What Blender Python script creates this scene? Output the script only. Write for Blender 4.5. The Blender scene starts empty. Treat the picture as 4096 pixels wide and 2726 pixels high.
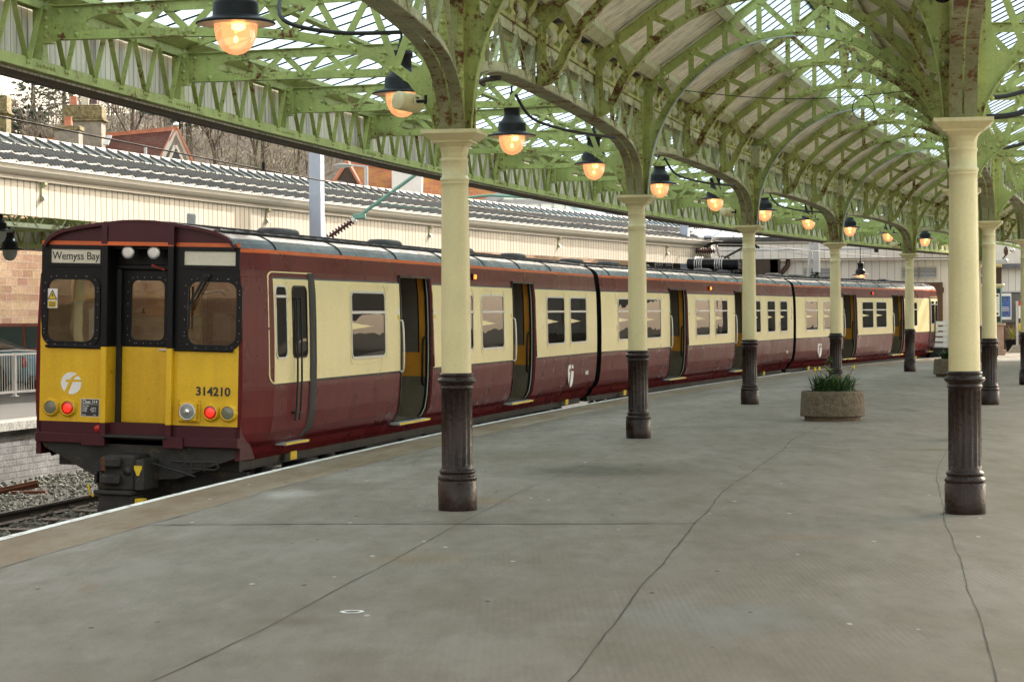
import bpy, math, random
from mathutils import Vector, Matrix
random.seed(7)
sin, cos, pi = math.sin, math.cos, math.pi
sc = bpy.context.scene
col = sc.collection
# ---------------------------------------------------------------- camera, world, sun, exposure
PITCH, ROLL = 0.01186, -0.00852
cp, sp, cr, sr = cos(PITCH), sin(PITCH), cos(ROLL), sin(ROLL)
FW, U0, R0 = Vector((0, cp, -sp)), Vector((0, sp, cp)), Vector((1, 0, 0))
RT = cr * R0 + sr * U0
UP = cr * U0 - sr * R0
cam_d = bpy.data.cameras.new('camera')
cam = bpy.data.objects.new('camera', cam_d)
col.objects.link(cam)
cam_d.sensor_width = 36
cam_d.lens = 79.46
cam_d.clip_start = 0.1
cam_d.clip_end = 6000
M = Matrix((RT, UP, -FW)).transposed().to_4x4()
M.translation = Vector((0, 0, 1.7))
cam.matrix_world = M
sc.camera = cam
SUN_EL, SUN_AZ = 30.0, 38.0          # azimuth clockwise from +Y
wd = bpy.data.worlds.new('World')
sc.world = wd
wd.use_nodes = True
wn = wd.node_tree
sky = wn.nodes.new('ShaderNodeTexSky')
sky.sky_type = 'NISHITA'
sky.sun_disc = False
sky.sun_elevation = math.radians(SUN_EL)
sky.sun_rotation = math.radians(SUN_AZ)
sky.air_density = 1.0
sky.dust_density = 2.5
sky.ozone_density = 1.0
hz = wn.nodes.new('ShaderNodeHueSaturation')      # thin white cloud takes most of the blue out of the sky
hz.inputs['Saturation'].default_value = 0.45
wn.links.new(sky.outputs[0], hz.inputs['Color'])
wm = wn.nodes.new('ShaderNodeMix')
wm.data_type = 'RGBA'
wm.blend_type = 'MULTIPLY'
wm.inputs[0].default_value = 1
wm.inputs[7].default_value = (1.15, 1.0, 0.82, 1)
wn.links.new(hz.outputs[0], wm.inputs[6])
wn.links.new(wm.outputs[2], wn.nodes['Background'].inputs[0])
wn.nodes['Background'].inputs[1].default_value = 0.15
sd = bpy.data.lights.new('sun', 'SUN')
sd.energy = 2.0
sd.angle = math.radians(0.5)
sd.color = (1, 0.94, 0.84)
sun = bpy.data.objects.new('sun', sd)
col.objects.link(sun)
az, el = math.radians(SUN_AZ), math.radians(SUN_EL)
sdir = Vector((sin(az) * cos(el), cos(az) * cos(el), sin(el)))
sun.rotation_euler = sdir.to_track_quat('Z', 'Y').to_euler()
sun.location = sdir * 60
sc.view_settings.view_transform = 'Standard'
sc.view_settings.look = 'None'
sc.view_settings.exposure = 1.92
sc.view_settings.gamma = 1
sc.cycles.max_bounces = 10
sc.cycles.diffuse_bounces = 5
sc.cycles.transparent_max_bounces = 12
sc.cycles.use_denoising = True
sc.cycles.sample_clamp_indirect = 6

# ---------------------------------------------------------------- the curve of the station
X1, Z1, TH, KK, SP = -0.48568, 19.68553, 0.17433, 0.00382, 11.29195
RW, HC, RS = 4.34, 3.294, 11.29195 / 3


def hd(s):
    return TH + KK * s


def P(s, t=0.0, z=0.0):
    a = hd(s)
    return Vector((X1 + (cos(TH) - cos(a)) / KK + t * cos(a), Z1 + (sin(a) - sin(TH)) / KK - t * sin(a), z))


def MF(s, t=0.0, z=0.0):
    """frame on the curve: local x = across (t), y = along (s), z = up"""
    m = Matrix.Rotation(-hd(s), 4, 'Z')
    m.translation = P(s, t, z)
    return m


# ---------------------------------------------------------------- materials
MATS = {}


def nd(nt, typ, **kw):
    n = nt.nodes.new(typ)
    for k, v in kw.items():
        setattr(n, k, v)
    return n


def lk(nt, a, b):
    nt.links.new(a, b)


def coords(nt, kind, scale):
    if kind == 'world':
        src = nd(nt, 'ShaderNodeNewGeometry').outputs['Position']
    elif kind == 'uv':
        src = nd(nt, 'ShaderNodeUVMap').outputs[0]
    else:
        src = nd(nt, 'ShaderNodeTexCoord').outputs['Object']
    mp = nd(nt, 'ShaderNodeMapping')
    mp.inputs['Scale'].default_value = scale if isinstance(scale, (tuple, list)) else (scale,) * 3
    lk(nt, src, mp.inputs[0])
    return mp.outputs[0]


def noise(nt, kind, scale, detail=4, rough=0.6, dist=0.0):
    n = nd(nt, 'ShaderNodeTexNoise')
    n.inputs['Scale'].default_value = 1
    n.inputs['Detail'].default_value = detail
    n.inputs['Roughness'].default_value = rough
    n.inputs['Distortion'].default_value = dist
    lk(nt, coords(nt, kind, scale), n.inputs['Vector'])
    return n.outputs[0]


def ramp(nt, src, lo, hi, a=0.0, b=1.0):
    m = nd(nt, 'ShaderNodeMapRange')
    m.inputs[1].default_value, m.inputs[2].default_value = lo, hi
    m.inputs[3].default_value, m.inputs[4].default_value = a, b
    lk(nt, src, m.inputs[0])
    return m.outputs[0]


def math2(nt, op, a, b):
    m = nd(nt, 'ShaderNodeMath', operation=op)
    for i, v in enumerate((a, b)):
        if isinstance(v, (int, float)):
            m.inputs[i].default_value = v
        else:
            lk(nt, v, m.inputs[i])
    return m.outputs[0]


def mixc(nt, fac, a, b, blend='MIX'):
    m = nd(nt, 'ShaderNodeMix', data_type='RGBA', blend_type=blend)
    if isinstance(fac, (int, float)):
        m.inputs[0].default_value = fac
    else:
        lk(nt, fac, m.inputs[0])
    for i, v in ((6, a), (7, b)):
        if isinstance(v, (tuple, list)):
            m.inputs[i].default_value = (*v[:3], 1)
        else:
            lk(nt, v, m.inputs[i])
    return m.outputs[2]


def new(name):
    m = bpy.data.materials.new(name)
    m.use_nodes = True
    MATS[name] = m
    return m, m.node_tree, m.node_tree.nodes['Principled BSDF']


def paint(name, c, rough=0.5, var=0.12, vscale=3.0, grain=0.06, gscale=40, rust=0.0, rscale=2.5, streak=0.0, bump=0.0,
          bscale=30, kind='world', spec=0.5, metal=0.0, rustc=(0.15, 0.058, 0.016), wave=0.0, coat=0.0, dirt=None):
    """general painted / natural surface: mottled colour, fine grain, optional rust, vertical streaks, bump"""
    m, nt, b = new(name)
    n1 = noise(nt, kind, vscale)
    n2 = noise(nt, kind, gscale, 3)
    lo = tuple(x * (1 - var * 1.6) for x in c)
    hi = tuple(min(1, x * (1 + var)) for x in c)
    base = mixc(nt, ramp(nt, n1, 0.3, 0.7), lo, hi)
    g = ramp(nt, n2, 0.25, 0.75, 1 - grain * 2, 1 + grain)
    gg = nd(nt, 'ShaderNodeCombineColor')
    for i in range(3):
        lk(nt, g, gg.inputs[i])
    base = mixc(nt, 1.0, base, gg.outputs[0], 'MULTIPLY')
    if streak:
        ns = noise(nt, kind, (9, 9, 0.5), 5, 0.65)
        base = mixc(nt, ramp(nt, ns, 0.45, 0.75, 0, streak), base, dirt or tuple(x * 0.35 for x in c))
    rg = rough
    if rust:
        r1 = noise(nt, kind, rscale, 6, 0.7)
        r2 = noise(nt, kind, rscale * 9, 4, 0.7)
        rr = math2(nt, 'ADD', math2(nt, 'MULTIPLY', r1, 0.6), math2(nt, 'MULTIPLY', r2, 0.4))
        th = 0.655 - rust * 0.075
        halo = ramp(nt, rr, th - 0.07, th, 0, 0.55)
        base = mixc(nt, halo, base, (0.16, 0.11, 0.03))
        fr = ramp(nt, rr, th - 0.015, th + 0.02)
        rc = mixc(nt, ramp(nt, r2, 0.35, 0.65), tuple(x * 0.45 for x in rustc), rustc)
        base = mixc(nt, fr, base, rc)
        rg = ramp(nt, fr, 0, 1, rough, 0.9)
    lk(nt, base, b.inputs['Base Color'])
    if isinstance(rg, (int, float)):
        rg = ramp(nt, n1, 0.3, 0.7, max(0.02, rg - 0.07), min(1, rg + 0.08))
    lk(nt, rg, b.inputs['Roughness'])
    b.inputs['Specular IOR Level'].default_value = spec
    b.inputs['Metallic'].default_value = metal
    b.inputs['Coat Weight'].default_value = coat
    b.inputs['Coat Roughness'].default_value = 0.06
    if bump or wave:
        bp = nd(nt, 'ShaderNodeBump')
        if wave:
            h = noise(nt, kind, (1.2, 1.2, 2.2) if kind == 'world' else (2.2, 0.9, 2.2), 2, 0.4)
            bp.inputs['Strength'].default_value = wave
            bp.inputs['Distance'].default_value = 0.05
        else:
            h = noise(nt, kind, bscale, 4, 0.65)
            bp.inputs['Strength'].default_value = bump
            bp.inputs['Distance'].default_value = 0.02
        lk(nt, h, bp.inputs['Height'])
        lk(nt, bp.outputs[0], b.inputs['Normal'])
    return m


def plain(name, c, rough=0.5, metal=0.0, spec=0.5):
    return paint(name, c, rough, var=0.08, grain=0.03, metal=metal, spec=spec)


def lamp_mat(name, c, strength):
    m, nt, b = new(name)
    b.inputs['Base Color'].default_value = (*c, 1)
    b.inputs['Emission Color'].default_value = (*c, 1)
    b.inputs['Emission Strength'].default_value = strength
    b.inputs['Roughness'].default_value = 0.3
    return m


paint('green_paint', (0.38, 0.44, 0.135), 0.5, var=0.14, rust=0.75, rscale=2.2, bump=0.15, bscale=60, streak=0.25, dirt=(0.09, 0.085, 0.03))
paint('green_rusty', (0.40, 0.43, 0.125), 0.55, var=0.16, rust=1.2, rscale=2.6, bump=0.2, bscale=60, streak=0.4, dirt=(0.08, 0.06, 0.025))
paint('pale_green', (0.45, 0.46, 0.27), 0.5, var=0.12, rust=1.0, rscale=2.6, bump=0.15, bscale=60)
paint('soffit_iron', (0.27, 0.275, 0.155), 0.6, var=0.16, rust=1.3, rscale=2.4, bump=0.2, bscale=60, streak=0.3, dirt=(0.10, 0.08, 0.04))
paint('clip_grey', (0.30, 0.31, 0.30), 0.5)
paint('cream_column', (0.66, 0.585, 0.335), 0.36, var=0.05, vscale=2, grain=0.03, streak=0.22, dirt=(0.38, 0.32, 0.16), bump=0.12, bscale=14)
paint('brown_gloss', (0.020, 0.010, 0.008), 0.28, var=0.2, vscale=6, grain=0.12, bump=0.35, bscale=22, spec=0.3)
paint('white_board', (0.50, 0.48, 0.41), 0.55, var=0.04, streak=0.10, dirt=(0.6, 0.52, 0.36))
paint('grey_board', (0.30, 0.29, 0.25), 0.7, var=0.15, streak=0.85, dirt=(0.07, 0.065, 0.055))
paint('station_board', (0.62, 0.61, 0.56), 0.6, var=0.05, streak=0.2, dirt=(0.42, 0.38, 0.30))
paint('dark_wood', (0.05, 0.035, 0.022), 0.7, var=0.25, streak=0.3)
paint('black_iron', (0.008, 0.008, 0.009), 0.45, var=0.2, bump=0.1, spec=0.22)
paint('black_rubber', (0.012, 0.012, 0.012), 0.6)
paint('grime_metal', (0.022, 0.021, 0.020), 0.65, var=0.35, vscale=5, rust=0.25, rscale=4, bump=0.25)
paint('alu', (0.62, 0.63, 0.63), 0.35, metal=0.6, var=0.06)
paint('steel_blue', (0.36, 0.42, 0.52), 0.5, var=0.06, streak=0.15)
paint('galv', (0.45, 0.47, 0.48), 0.5, var=0.12, streak=0.2)
# train paints use object coordinates so that the panels keep their dents when moved
paint('train_maroon', (0.11, 0.012, 0.014), 0.30, var=0.12, kind='obj', vscale=1.5, wave=0.08, spec=0.16, streak=0.2, dirt=(0.17, 0.05, 0.045))
paint('train_cream', (0.82, 0.69, 0.36), 0.33, var=0.05, kind='obj', vscale=1.2, wave=0.05, spec=0.35, streak=0.14, dirt=(0.56, 0.46, 0.22))
paint('train_yellow', (0.74, 0.45, 0.012), 0.33, var=0.07, kind='obj', vscale=2.5, wave=0.05, streak=0.25, dirt=(0.34, 0.19, 0.01))
paint('train_orange', (0.62, 0.11, 0.012), 0.35, var=0.12, kind='obj')
paint('train_roof', (0.034, 0.040, 0.043), 0.26, var=0.12, kind='obj', vscale=2.5, wave=0.22, spec=0.32)
paint('roof_top', (0.035, 0.037, 0.04), 0.55, var=0.35, kind='obj', vscale=6, bump=0.5, bscale=12)
paint('cab_black', (0.0055, 0.006, 0.0075), 0.4, var=0.15, kind='obj', vscale=3, bump=0.06, spec=0.2)
paint('cab_yellow', (0.80, 0.50, 0.03), 0.5, kind='obj')
paint('cab_dark_backing', (0.05, 0.035, 0.022), 0.7, kind='obj')
paint('dull_maroon', (0.062, 0.012, 0.017), 0.45, kind='obj', spec=0.25)
paint('ochre', (0.52, 0.22, 0.012), 0.45, var=0.12, kind='obj')
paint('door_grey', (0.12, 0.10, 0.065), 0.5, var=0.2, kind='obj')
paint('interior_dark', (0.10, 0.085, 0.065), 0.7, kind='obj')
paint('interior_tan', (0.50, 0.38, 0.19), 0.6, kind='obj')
paint('yellow_sign', (0.75, 0.52, 0.02), 0.5)
paint('white_paint', (0.78, 0.78, 0.76), 0.45, var=0.04)
paint('sign_cream', (0.60, 0.57, 0.46), 0.4, var=0.06)
paint('red_paint', (0.55, 0.03, 0.02), 0.4)
paint('blue_poster', (0.05, 0.13, 0.38), 0.4, var=0.3, vscale=9)
paint('crack_dirt', (0.055, 0.05, 0.042), 0.95, var=0.3)
paint('text_dark', (0.02, 0.02, 0.022), 0.5)
paint('concrete_planter', (0.19, 0.145, 0.095), 0.9, var=0.25, vscale=14, grain=0.4, gscale=60, bump=0.8, bscale=60)
paint('soil', (0.03, 0.022, 0.015), 0.95, bump=0.6)
paint('rust_iron', (0.13, 0.045, 0.02), 0.85, var=0.3, bump=0.4)
paint('insulator', (0.075, 0.025, 0.022), 0.22, var=0.15)
paint('verdigris', (0.16, 0.36, 0.29), 0.55, var=0.1)
paint('kiosk_stone', (0.46, 0.30, 0.23), 0.85, var=0.15, bump=0.4, bscale=14)
paint('slate', (0.11, 0.115, 0.125), 0.75, var=0.3, vscale=3, bump=0.4, bscale=8)
paint('tarmac', (0.12, 0.12, 0.115), 0.9, var=0.12, bump=0.3, bscale=50)
paint('pot_clay', (0.50, 0.19, 0.11), 0.7, var=0.15)
paint('render_grey', (0.34, 0.31, 0.26), 0.9, var=0.2, vscale=4, grain=0.35, gscale=50, bump=0.7, bscale=50)
paint('lichen_stone', (0.26, 0.22, 0.11), 0.9, var=0.45, vscale=7, grain=0.3, gscale=30, bump=0.6, bscale=30)
paint('house_white', (0.78, 0.78, 0.77), 0.7, var=0.04)
paint('bark', (0.115, 0.09, 0.07), 0.9, var=0.3)
paint('leaf_dark', (0.040, 0.095, 0.028), 0.55, var=0.45, vscale=18)
paint('leaf_mid', (0.13, 0.20, 0.035), 0.5, var=0.4, vscale=14)
paint('leaf_pale', (0.33, 0.33, 0.08), 0.5, var=0.3, vscale=14)
paint('pine_needle', (0.030, 0.062, 0.030), 0.7, var=0.5, vscale=3)
paint('petal_yellow', (0.85, 0.60, 0.02), 0.5)
paint('petal_pink', (0.62, 0.22, 0.34), 0.5)
paint('car_red', (0.30, 0.035, 0.012), 0.15, coat=0.8, var=0.03)
paint('car_blue', (0.13, 0.27, 0.34), 0.18, coat=0.7, var=0.03)
paint('car_silver', (0.42, 0.44, 0.46), 0.2, coat=0.7, var=0.03)
paint('soft_top', (0.16, 0.155, 0.15), 0.85)
paint('tyre', (0.018, 0.018, 0.018), 0.8)
plain('chrome', (0.7, 0.7, 0.7), 0.2, 0.9)


def glass_mat(name, tint, refl=0.05, rough=0.03, clear=0.0, wave=0.25, ws=(1.6, 1.6, 2.4)):
    """window pane: fresnel gloss over a dark (or, with clear, see-through) body, slightly rippled"""
    m, nt, b = new(name)
    out = nt.nodes['Material Output']
    b.inputs['Base Color'].default_value = (*tint, 1)
    b.inputs['Roughness'].default_value = rough
    b.inputs['Specular IOR Level'].default_value = 0.5 + refl * 4
    b.inputs['IOR'].default_value = 1.5
    bp = nd(nt, 'ShaderNodeBump')
    bp.inputs['Strength'].default_value = wave
    bp.inputs['Distance'].default_value = 0.02
    lk(nt, noise(nt, 'obj', ws, 1, 0.4), bp.inputs['Height'])
    lk(nt, bp.outputs[0], b.inputs['Normal'])
    fr = nd(nt, 'ShaderNodeFresnel')
    fr.inputs[0].default_value = 1.5
    gl = nd(nt, 'ShaderNodeBsdfGlossy')
    gl.inputs['Roughness'].default_value = rough
    lk(nt, bp.outputs[0], gl.inputs['Normal'])
    mx = nd(nt, 'ShaderNodeMixShader')
    if clear:
        tr = nd(nt, 'ShaderNodeBsdfTransparent')
        tr.inputs[0].default_value = (0.80, 0.80, 0.75, 1)
        lk(nt, ramp(nt, fr.outputs[0], 0, 1, 1 - clear, 1.0), mx.inputs[0])
        lk(nt, tr.outputs[0], mx.inputs[1])
    else:
        # reflection capped low to keep the panes dark, even at a grazing angle
        lk(nt, ramp(nt, fr.outputs[0], 0, 1, refl, 0.13), mx.inputs[0])
        df = nd(nt, 'ShaderNodeBsdfDiffuse')
        df.inputs[0].default_value = (*tint, 1)
        lk(nt, df.outputs[0], mx.inputs[1])
    lk(nt, gl.outputs[0], mx.inputs[2])
    lk(nt, mx.outputs[0], out.inputs[0])
    return m


glass_mat('window_glass', (0.014, 0.013, 0.011), 0.02, rough=0.0, wave=0.10, ws=(0.9, 2.2, 1.6))
glass_mat('cab_glass', (0.02, 0.02, 0.018), 0.25, rough=0.0, clear=0.80, wave=0.08)
glass_mat('car_glass', (0.01, 0.02, 0.018), 0.2, wave=0.2)
glass_mat('house_glass', (0.02, 0.03, 0.04), 0.2, wave=0.1)


def translucent(name, c, tr, rough=0.3, clear=0.0):
    """wired roof glass gone milky: lets scattered (and with clear some direct) daylight through"""
    m, nt, b = new(name)
    out = nt.nodes['Material Output']
    n1 = noise(nt, 'world', 1.3, 4)
    cc = mixc(nt, ramp(nt, n1, 0.3, 0.7), tuple(x * 0.86 for x in c), c)
    t = nd(nt, 'ShaderNodeBsdfTranslucent')
    lk(nt, cc, t.inputs[0])
    lk(nt, cc, b.inputs['Base Color'])
    b.inputs['Roughness'].default_value = rough
    mx = nd(nt, 'ShaderNodeMixShader')
    mx.inputs[0].default_value = 1 - tr
    lk(nt, t.outputs[0], mx.inputs[1])
    lk(nt, b.outputs[0], mx.inputs[2])
    res = mx.outputs[0]
    if clear:
        tp = nd(nt, 'ShaderNodeBsdfTransparent')
        tp.inputs[0].default_value = (0.66, 0.83, 0.96, 1)
        m2 = nd(nt, 'ShaderNodeMixShader')
        m2.inputs[0].default_value = clear
        lk(nt, res, m2.inputs[1])
        lk(nt, tp.outputs[0], m2.inputs[2])
        res = m2.outputs[0]
    lk(nt, res, out.inputs[0])
    return m


translucent('roof_glass', (0.52, 0.70, 0.82), 0.94)
translucent('nave_glass', (0.58, 0.80, 0.95), 0.92, clear=0.15)
translucent('lantern_clear', (0.46, 0.54, 0.52), 0.4, 0.2, clear=0.7)
translucent('far_glass', (0.45, 0.62, 0.62), 0.3, 0.15)
translucent('milk_glass', (0.46, 0.54, 0.52), 0.4, 0.2)


def globe_mat():
    m, nt, b = new('globe_glass')
    out = nt.nodes['Material Output']
    em = nd(nt, 'ShaderNodeEmission')
    em.inputs[0].default_value = (1.0, 0.40, 0.16, 1)
    em.inputs[1].default_value = 0.52
    tr = nd(nt, 'ShaderNodeBsdfTransparent')
    tr.inputs[0].default_value = (1, 0.80, 0.58, 1)
    gl = nd(nt, 'ShaderNodeBsdfGlossy')
    gl.inputs['Roughness'].default_value = 0.05
    ad = nd(nt, 'ShaderNodeMixShader')
    ad.inputs[0].default_value = 0.62
    lk(nt, tr.outputs[0], ad.inputs[1])
    lk(nt, em.outputs[0], ad.inputs[2])
    fr = nd(nt, 'ShaderNodeFresnel')
    fr.inputs[0].default_value = 1.45
    m2 = nd(nt, 'ShaderNodeMixShader')
    lk(nt, ramp(nt, fr.outputs[0], 0, 1, 0.0, 0.35), m2.inputs[0])
    lk(nt, ad.outputs[0], m2.inputs[1])
    lk(nt, gl.outputs[0], m2.inputs[2])
    lk(nt, m2.outputs[0], out.inputs[0])


globe_mat()
lamp_mat('lamp_filament', (1.0, 0.50, 0.12), 6.0)
lamp_mat('lamp_reflector', (1.0, 0.42, 0.08), 1.1)
lamp_mat('tail_red', (1.0, 0.02, 0.01), 0.45)
lamp_mat('door_amber', (1.0, 0.22, 0.02), 0.7)
lamp_mat('door_red', (1.0, 0.05, 0.02), 0.35)
plain('lens_clear', (0.22, 0.23, 0.22), 0.12)
plain('lens_grey', (0.16, 0.165, 0.12), 0.2)
plain('lens_red', (0.45, 0.015, 0.01), 0.15)


def platform_mat():
    """ribbed old concrete; u = metres along, v = metres from the row of columns"""
    m, nt, b = new('platform_concrete')
    uv = nd(nt, 'ShaderNodeUVMap')
    sx = nd(nt, 'ShaderNodeSeparateXYZ')
    lk(nt, uv.outputs[0], sx.inputs[0])
    v = sx.outputs[1]
    big = noise(nt, 'world', (0.45, 0.16, 1), 5, 0.6)
    mid = noise(nt, 'world', (1.5, 0.5, 1), 7, 0.68)
    stri = noise(nt, 'world', (4.5, 1.3, 1), 6, 0.7)
    fine = noise(nt, 'world', 55, 3, 0.7)
    base = mixc(nt, ramp(nt, big, 0.32, 0.68), (0.186, 0.164, 0.135), (0.243, 0.222, 0.192))
    base = mixc(nt, ramp(nt, mid, 0.42, 0.68, 0, 0.8), base, (0.156, 0.137, 0.103))
    base = mixc(nt, ramp(nt, stri, 0.52, 0.75, 0, 0.32), base, (0.113, 0.103, 0.086))
    base = mixc(nt, ramp(nt, stri, 0.42, 0.25, 0, 0.2), base, (0.281, 0.269, 0.248))
    # edge course: browner stone slabs
    jit = noise(nt, 'world', 1.5, 3)
    vv = math2(nt, 'ADD', v, math2(nt, 'MULTIPLY', math2(nt, 'SUBTRACT', jit, 0.5), 0.18))
    edge = ramp(nt, vv, -2.32, -2.26, 1, 0)
    ebase = mixc(nt, ramp(nt, mid, 0.35, 0.65), (0.189, 0.138, 0.086), (0.269, 0.226, 0.168))
    base = mixc(nt, edge, base, ebase)
    # moss / rust stains
    st = noise(nt, 'world', (1.2, 0.4, 1), 3, 0.5)
    base = mixc(nt, ramp(nt, st, 0.66, 0.76, 0, 0.5), base, (0.108, 0.098, 0.043))
    st2 = noise(nt, 'world', (1.6, 0.6, 1), 2, 0.5)
    base = mixc(nt, ramp(nt, st2, 0.71, 0.78, 0, 0.35), base, (0.205, 0.113, 0.043))
    # old damp patches: centre, half size, depth, colour
    for (cx, cy, rx, ry, k, cc) in ((0.95, 24.4, 1.3, 1.5, 0.75, (0.070, 0.066, 0.046)), (0.2, 27.2, 1.0, 1.4, 0.4, (0.113, 0.108, 0.055)), (5.1, 27.6, 0.5, 0.35, 0.6, (0.092, 0.086, 0.027)), (-0.35, 20.6, 0.5, 0.5, 0.5, (0.194, 0.118, 0.048)), (-0.7, 15.8, 0.45, 0.5, 0.4, (0.183, 0.130, 0.055)), (-1.25, 12.6, 0.3, 0.28, 0.5, (0.098, 0.075, 0.043)), (2.2, 17.0, 0.5, 0.3, 0.25, (0.216, 0.118, 0.055)), (1.2, 12.6, 0.9, 0.8, 0.35, (0.205, 0.221, 0.221)), (-1.0, 11.7, 0.9, 0.5, 0.25, (0.269, 0.254, 0.216)), (-2.2, 21.6, 0.35, 0.7, 0.6, (0.367, 0.356, 0.324)), (4.9, 20.3, 0.7, 0.5, 0.4, (0.108, 0.103, 0.055)), (3.0, 33.5, 1.2, 1.0, 0.3, (0.118, 0.108, 0.081))):
        mp = nd(nt, 'ShaderNodeMapping')
        mp.inputs['Location'].default_value = (-cx / rx, -cy / ry, 0)
        mp.inputs['Scale'].default_value = (1 / rx, 1 / ry, 0)
        lk(nt, nd(nt, 'ShaderNodeNewGeometry').outputs['Position'], mp.inputs[0])
        ln = nd(nt, 'ShaderNodeVectorMath', operation='LENGTH')
        lk(nt, mp.outputs[0], ln.inputs[0])
        d_ = math2(nt, 'ADD', ln.outputs['Value'], math2(nt, 'MULTIPLY', math2(nt, 'SUBTRACT', mid, 0.5), 2.2))
        base = mixc(nt, ramp(nt, d_, 0.25, 1.0, k, 0), base, cc)
    # pale specks and dark specks
    vo = nd(nt, 'ShaderNodeTexVoronoi', feature='F1')
    vo.inputs['Scale'].default_value = 1
    lk(nt, coords(nt, 'world', (6.0, 2.6, 1)), vo.inputs['Vector'])
    pick = nd(nt, 'ShaderNodeSeparateColor')
    lk(nt, vo.outputs['Color'], pick.inputs[0])
    sel = math2(nt, 'GREATER_THAN', pick.outputs[0], 0.93)
    sel2 = math2(nt, 'LESS_THAN', pick.outputs[0], 0.06)
    spot = ramp(nt, vo.outputs['Distance'], 0.08, 0.13, 1, 0)
    base = mixc(nt, math2(nt, 'MULTIPLY', spot, sel), base, (0.410, 0.399, 0.377))
    base = mixc(nt, math2(nt, 'MULTIPLY', spot, sel2), base, (0.065, 0.060, 0.055))
    g = ramp(nt, fine, 0.25, 0.75, 0.84, 1.12)
    gg = nd(nt, 'ShaderNodeCombineColor')
    for i in range(3):
        lk(nt, g, gg.inputs[i])
    base = mixc(nt, 1, base, gg.outputs[0], 'MULTIPLY')
    lk(nt, base, b.inputs['Base Color'])
    lk(nt, ramp(nt, stri, 0.3, 0.7, 0.6, 0.85), b.inputs['Roughness'])
    b.inputs['Specular IOR Level'].default_value = 0.10
    # roller ribs pressed in the concrete (about 4 cm, running along the platform)
    wv = nd(nt, 'ShaderNodeTexWave', wave_type='BANDS', bands_direction='X')
    wv.inputs['Scale'].default_value = 1
    wv.inputs['Distortion'].default_value = 1.0
    wv.inputs['Detail'].default_value = 1
    lk(nt, coords(nt, 'world', (7.5, 3.0, 1)), wv.inputs['Vector'])
    bp = nd(nt, 'ShaderNodeBump')
    bp.inputs['Strength'].default_value = 0.16
    bp.inputs['Distance'].default_value = 0.008
    keep = ramp(nt, noise(nt, 'world', 0.6, 3), 0.42, 0.6)
    h = math2(nt, 'ADD', math2(nt, 'MULTIPLY', math2(nt, 'MULTIPLY', wv.outputs[0], keep), 0.8), math2(nt, 'MULTIPLY', fine, 0.8))
    lk(nt, h, bp.inputs['Height'])
    lk(nt, bp.outputs[0], b.inputs['Normal'])


platform_mat()


def brick_mat(name, c1, c2, mortar, bw, bh, kind='obj', mort=0.02, rough=0.85, bump=0.6, var2=(0.5, 0.4, 0.2), v2=0.3, off=0.5, swz=False):
    """courses of brick / squared stone; coordinates in metres of the object's own x (along) and z (up)"""
    m, nt, b = new(name)
    uv = nd(nt, 'ShaderNodeUVMap').outputs[0]
    wob = nd(nt, 'ShaderNodeMapping')
    lk(nt, uv, wob.inputs[0])
    br = nd(nt, 'ShaderNodeTexBrick')
    br.offset = off
    br.inputs['Scale'].default_value = 1
    br.inputs['Brick Width'].default_value = bw
    br.inputs['Row Height'].default_value = bh
    br.inputs['Mortar Size'].default_value = mort
    br.inputs['Mortar Smooth'].default_value = 0.3
    br.inputs['Color1'].default_value = (*c1, 1)
    br.inputs['Color2'].default_value = (*c2, 1)
    br.inputs['Mortar'].default_value = (*mortar, 1)
    lk(nt, wob.outputs[0], br.inputs['Vector'])
    n = noise(nt, 'world', 1.6, 5)
    base = mixc(nt, ramp(nt, n, 0.45, 0.7, 0, v2), br.outputs[0], var2)
    n2 = noise(nt, 'world', 14, 5, 0.7)
    g = ramp(nt, n2, 0.25, 0.75, 0.6, 1.25)
    gg = nd(nt, 'ShaderNodeCombineColor')
    for i in range(3):
        lk(nt, g, gg.inputs[i])
    base = mixc(nt, 1, base, gg.outputs[0], 'MULTIPLY')
    lk(nt, base, b.inputs['Base Color'])
    b.inputs['Roughness'].default_value = rough
    bp = nd(nt, 'ShaderNodeBump')
    bp.inputs['Strength'].default_value = bump
    bp.inputs['Distance'].default_value = 0.03
    h = math2(nt, 'ADD', math2(nt, 'MULTIPLY', br.outputs['Fac'], -1.0), math2(nt, 'MULTIPLY', n2, 0.8))
    lk(nt, h, bp.inputs['Height'])
    lk(nt, bp.outputs[0], b.inputs['Normal'])
    return m


brick_mat('blue_brick', (0.11, 0.115, 0.125), (0.19, 0.195, 0.20), (0.10, 0.10, 0.10), 0.3, 0.105, mort=0.012, var2=(0.36, 0.37, 0.38), v2=0.4)
brick_mat('sandstone', (0.30, 0.145, 0.095), (0.50, 0.35, 0.22), (0.48, 0.38, 0.28), 0.52, 0.215, mort=0.016, var2=(0.34, 0.25, 0.09), v2=0.6, bump=1.0)
brick_mat('red_tiles', (0.15, 0.045, 0.030), (0.10, 0.034, 0.026), (0.05, 0.025, 0.02), 0.17, 0.13, mort=0.012, var2=(0.20, 0.13, 0.09), v2=0.5, bump=0.9)
brick_mat('orange_tiles', (0.50, 0.20, 0.09), (0.40, 0.17, 0.08), (0.20, 0.08, 0.05), 0.17, 0.13, mort=0.012, var2=(0.55, 0.30, 0.06), v2=0.7, bump=0.9)
brick_mat('slate_rows', (0.10, 0.105, 0.115), (0.15, 0.155, 0.165), (0.03, 0.03, 0.03), 0.3, 0.2, mort=0.012, var2=(0.2, 0.2, 0.2), v2=0.4)


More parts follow.
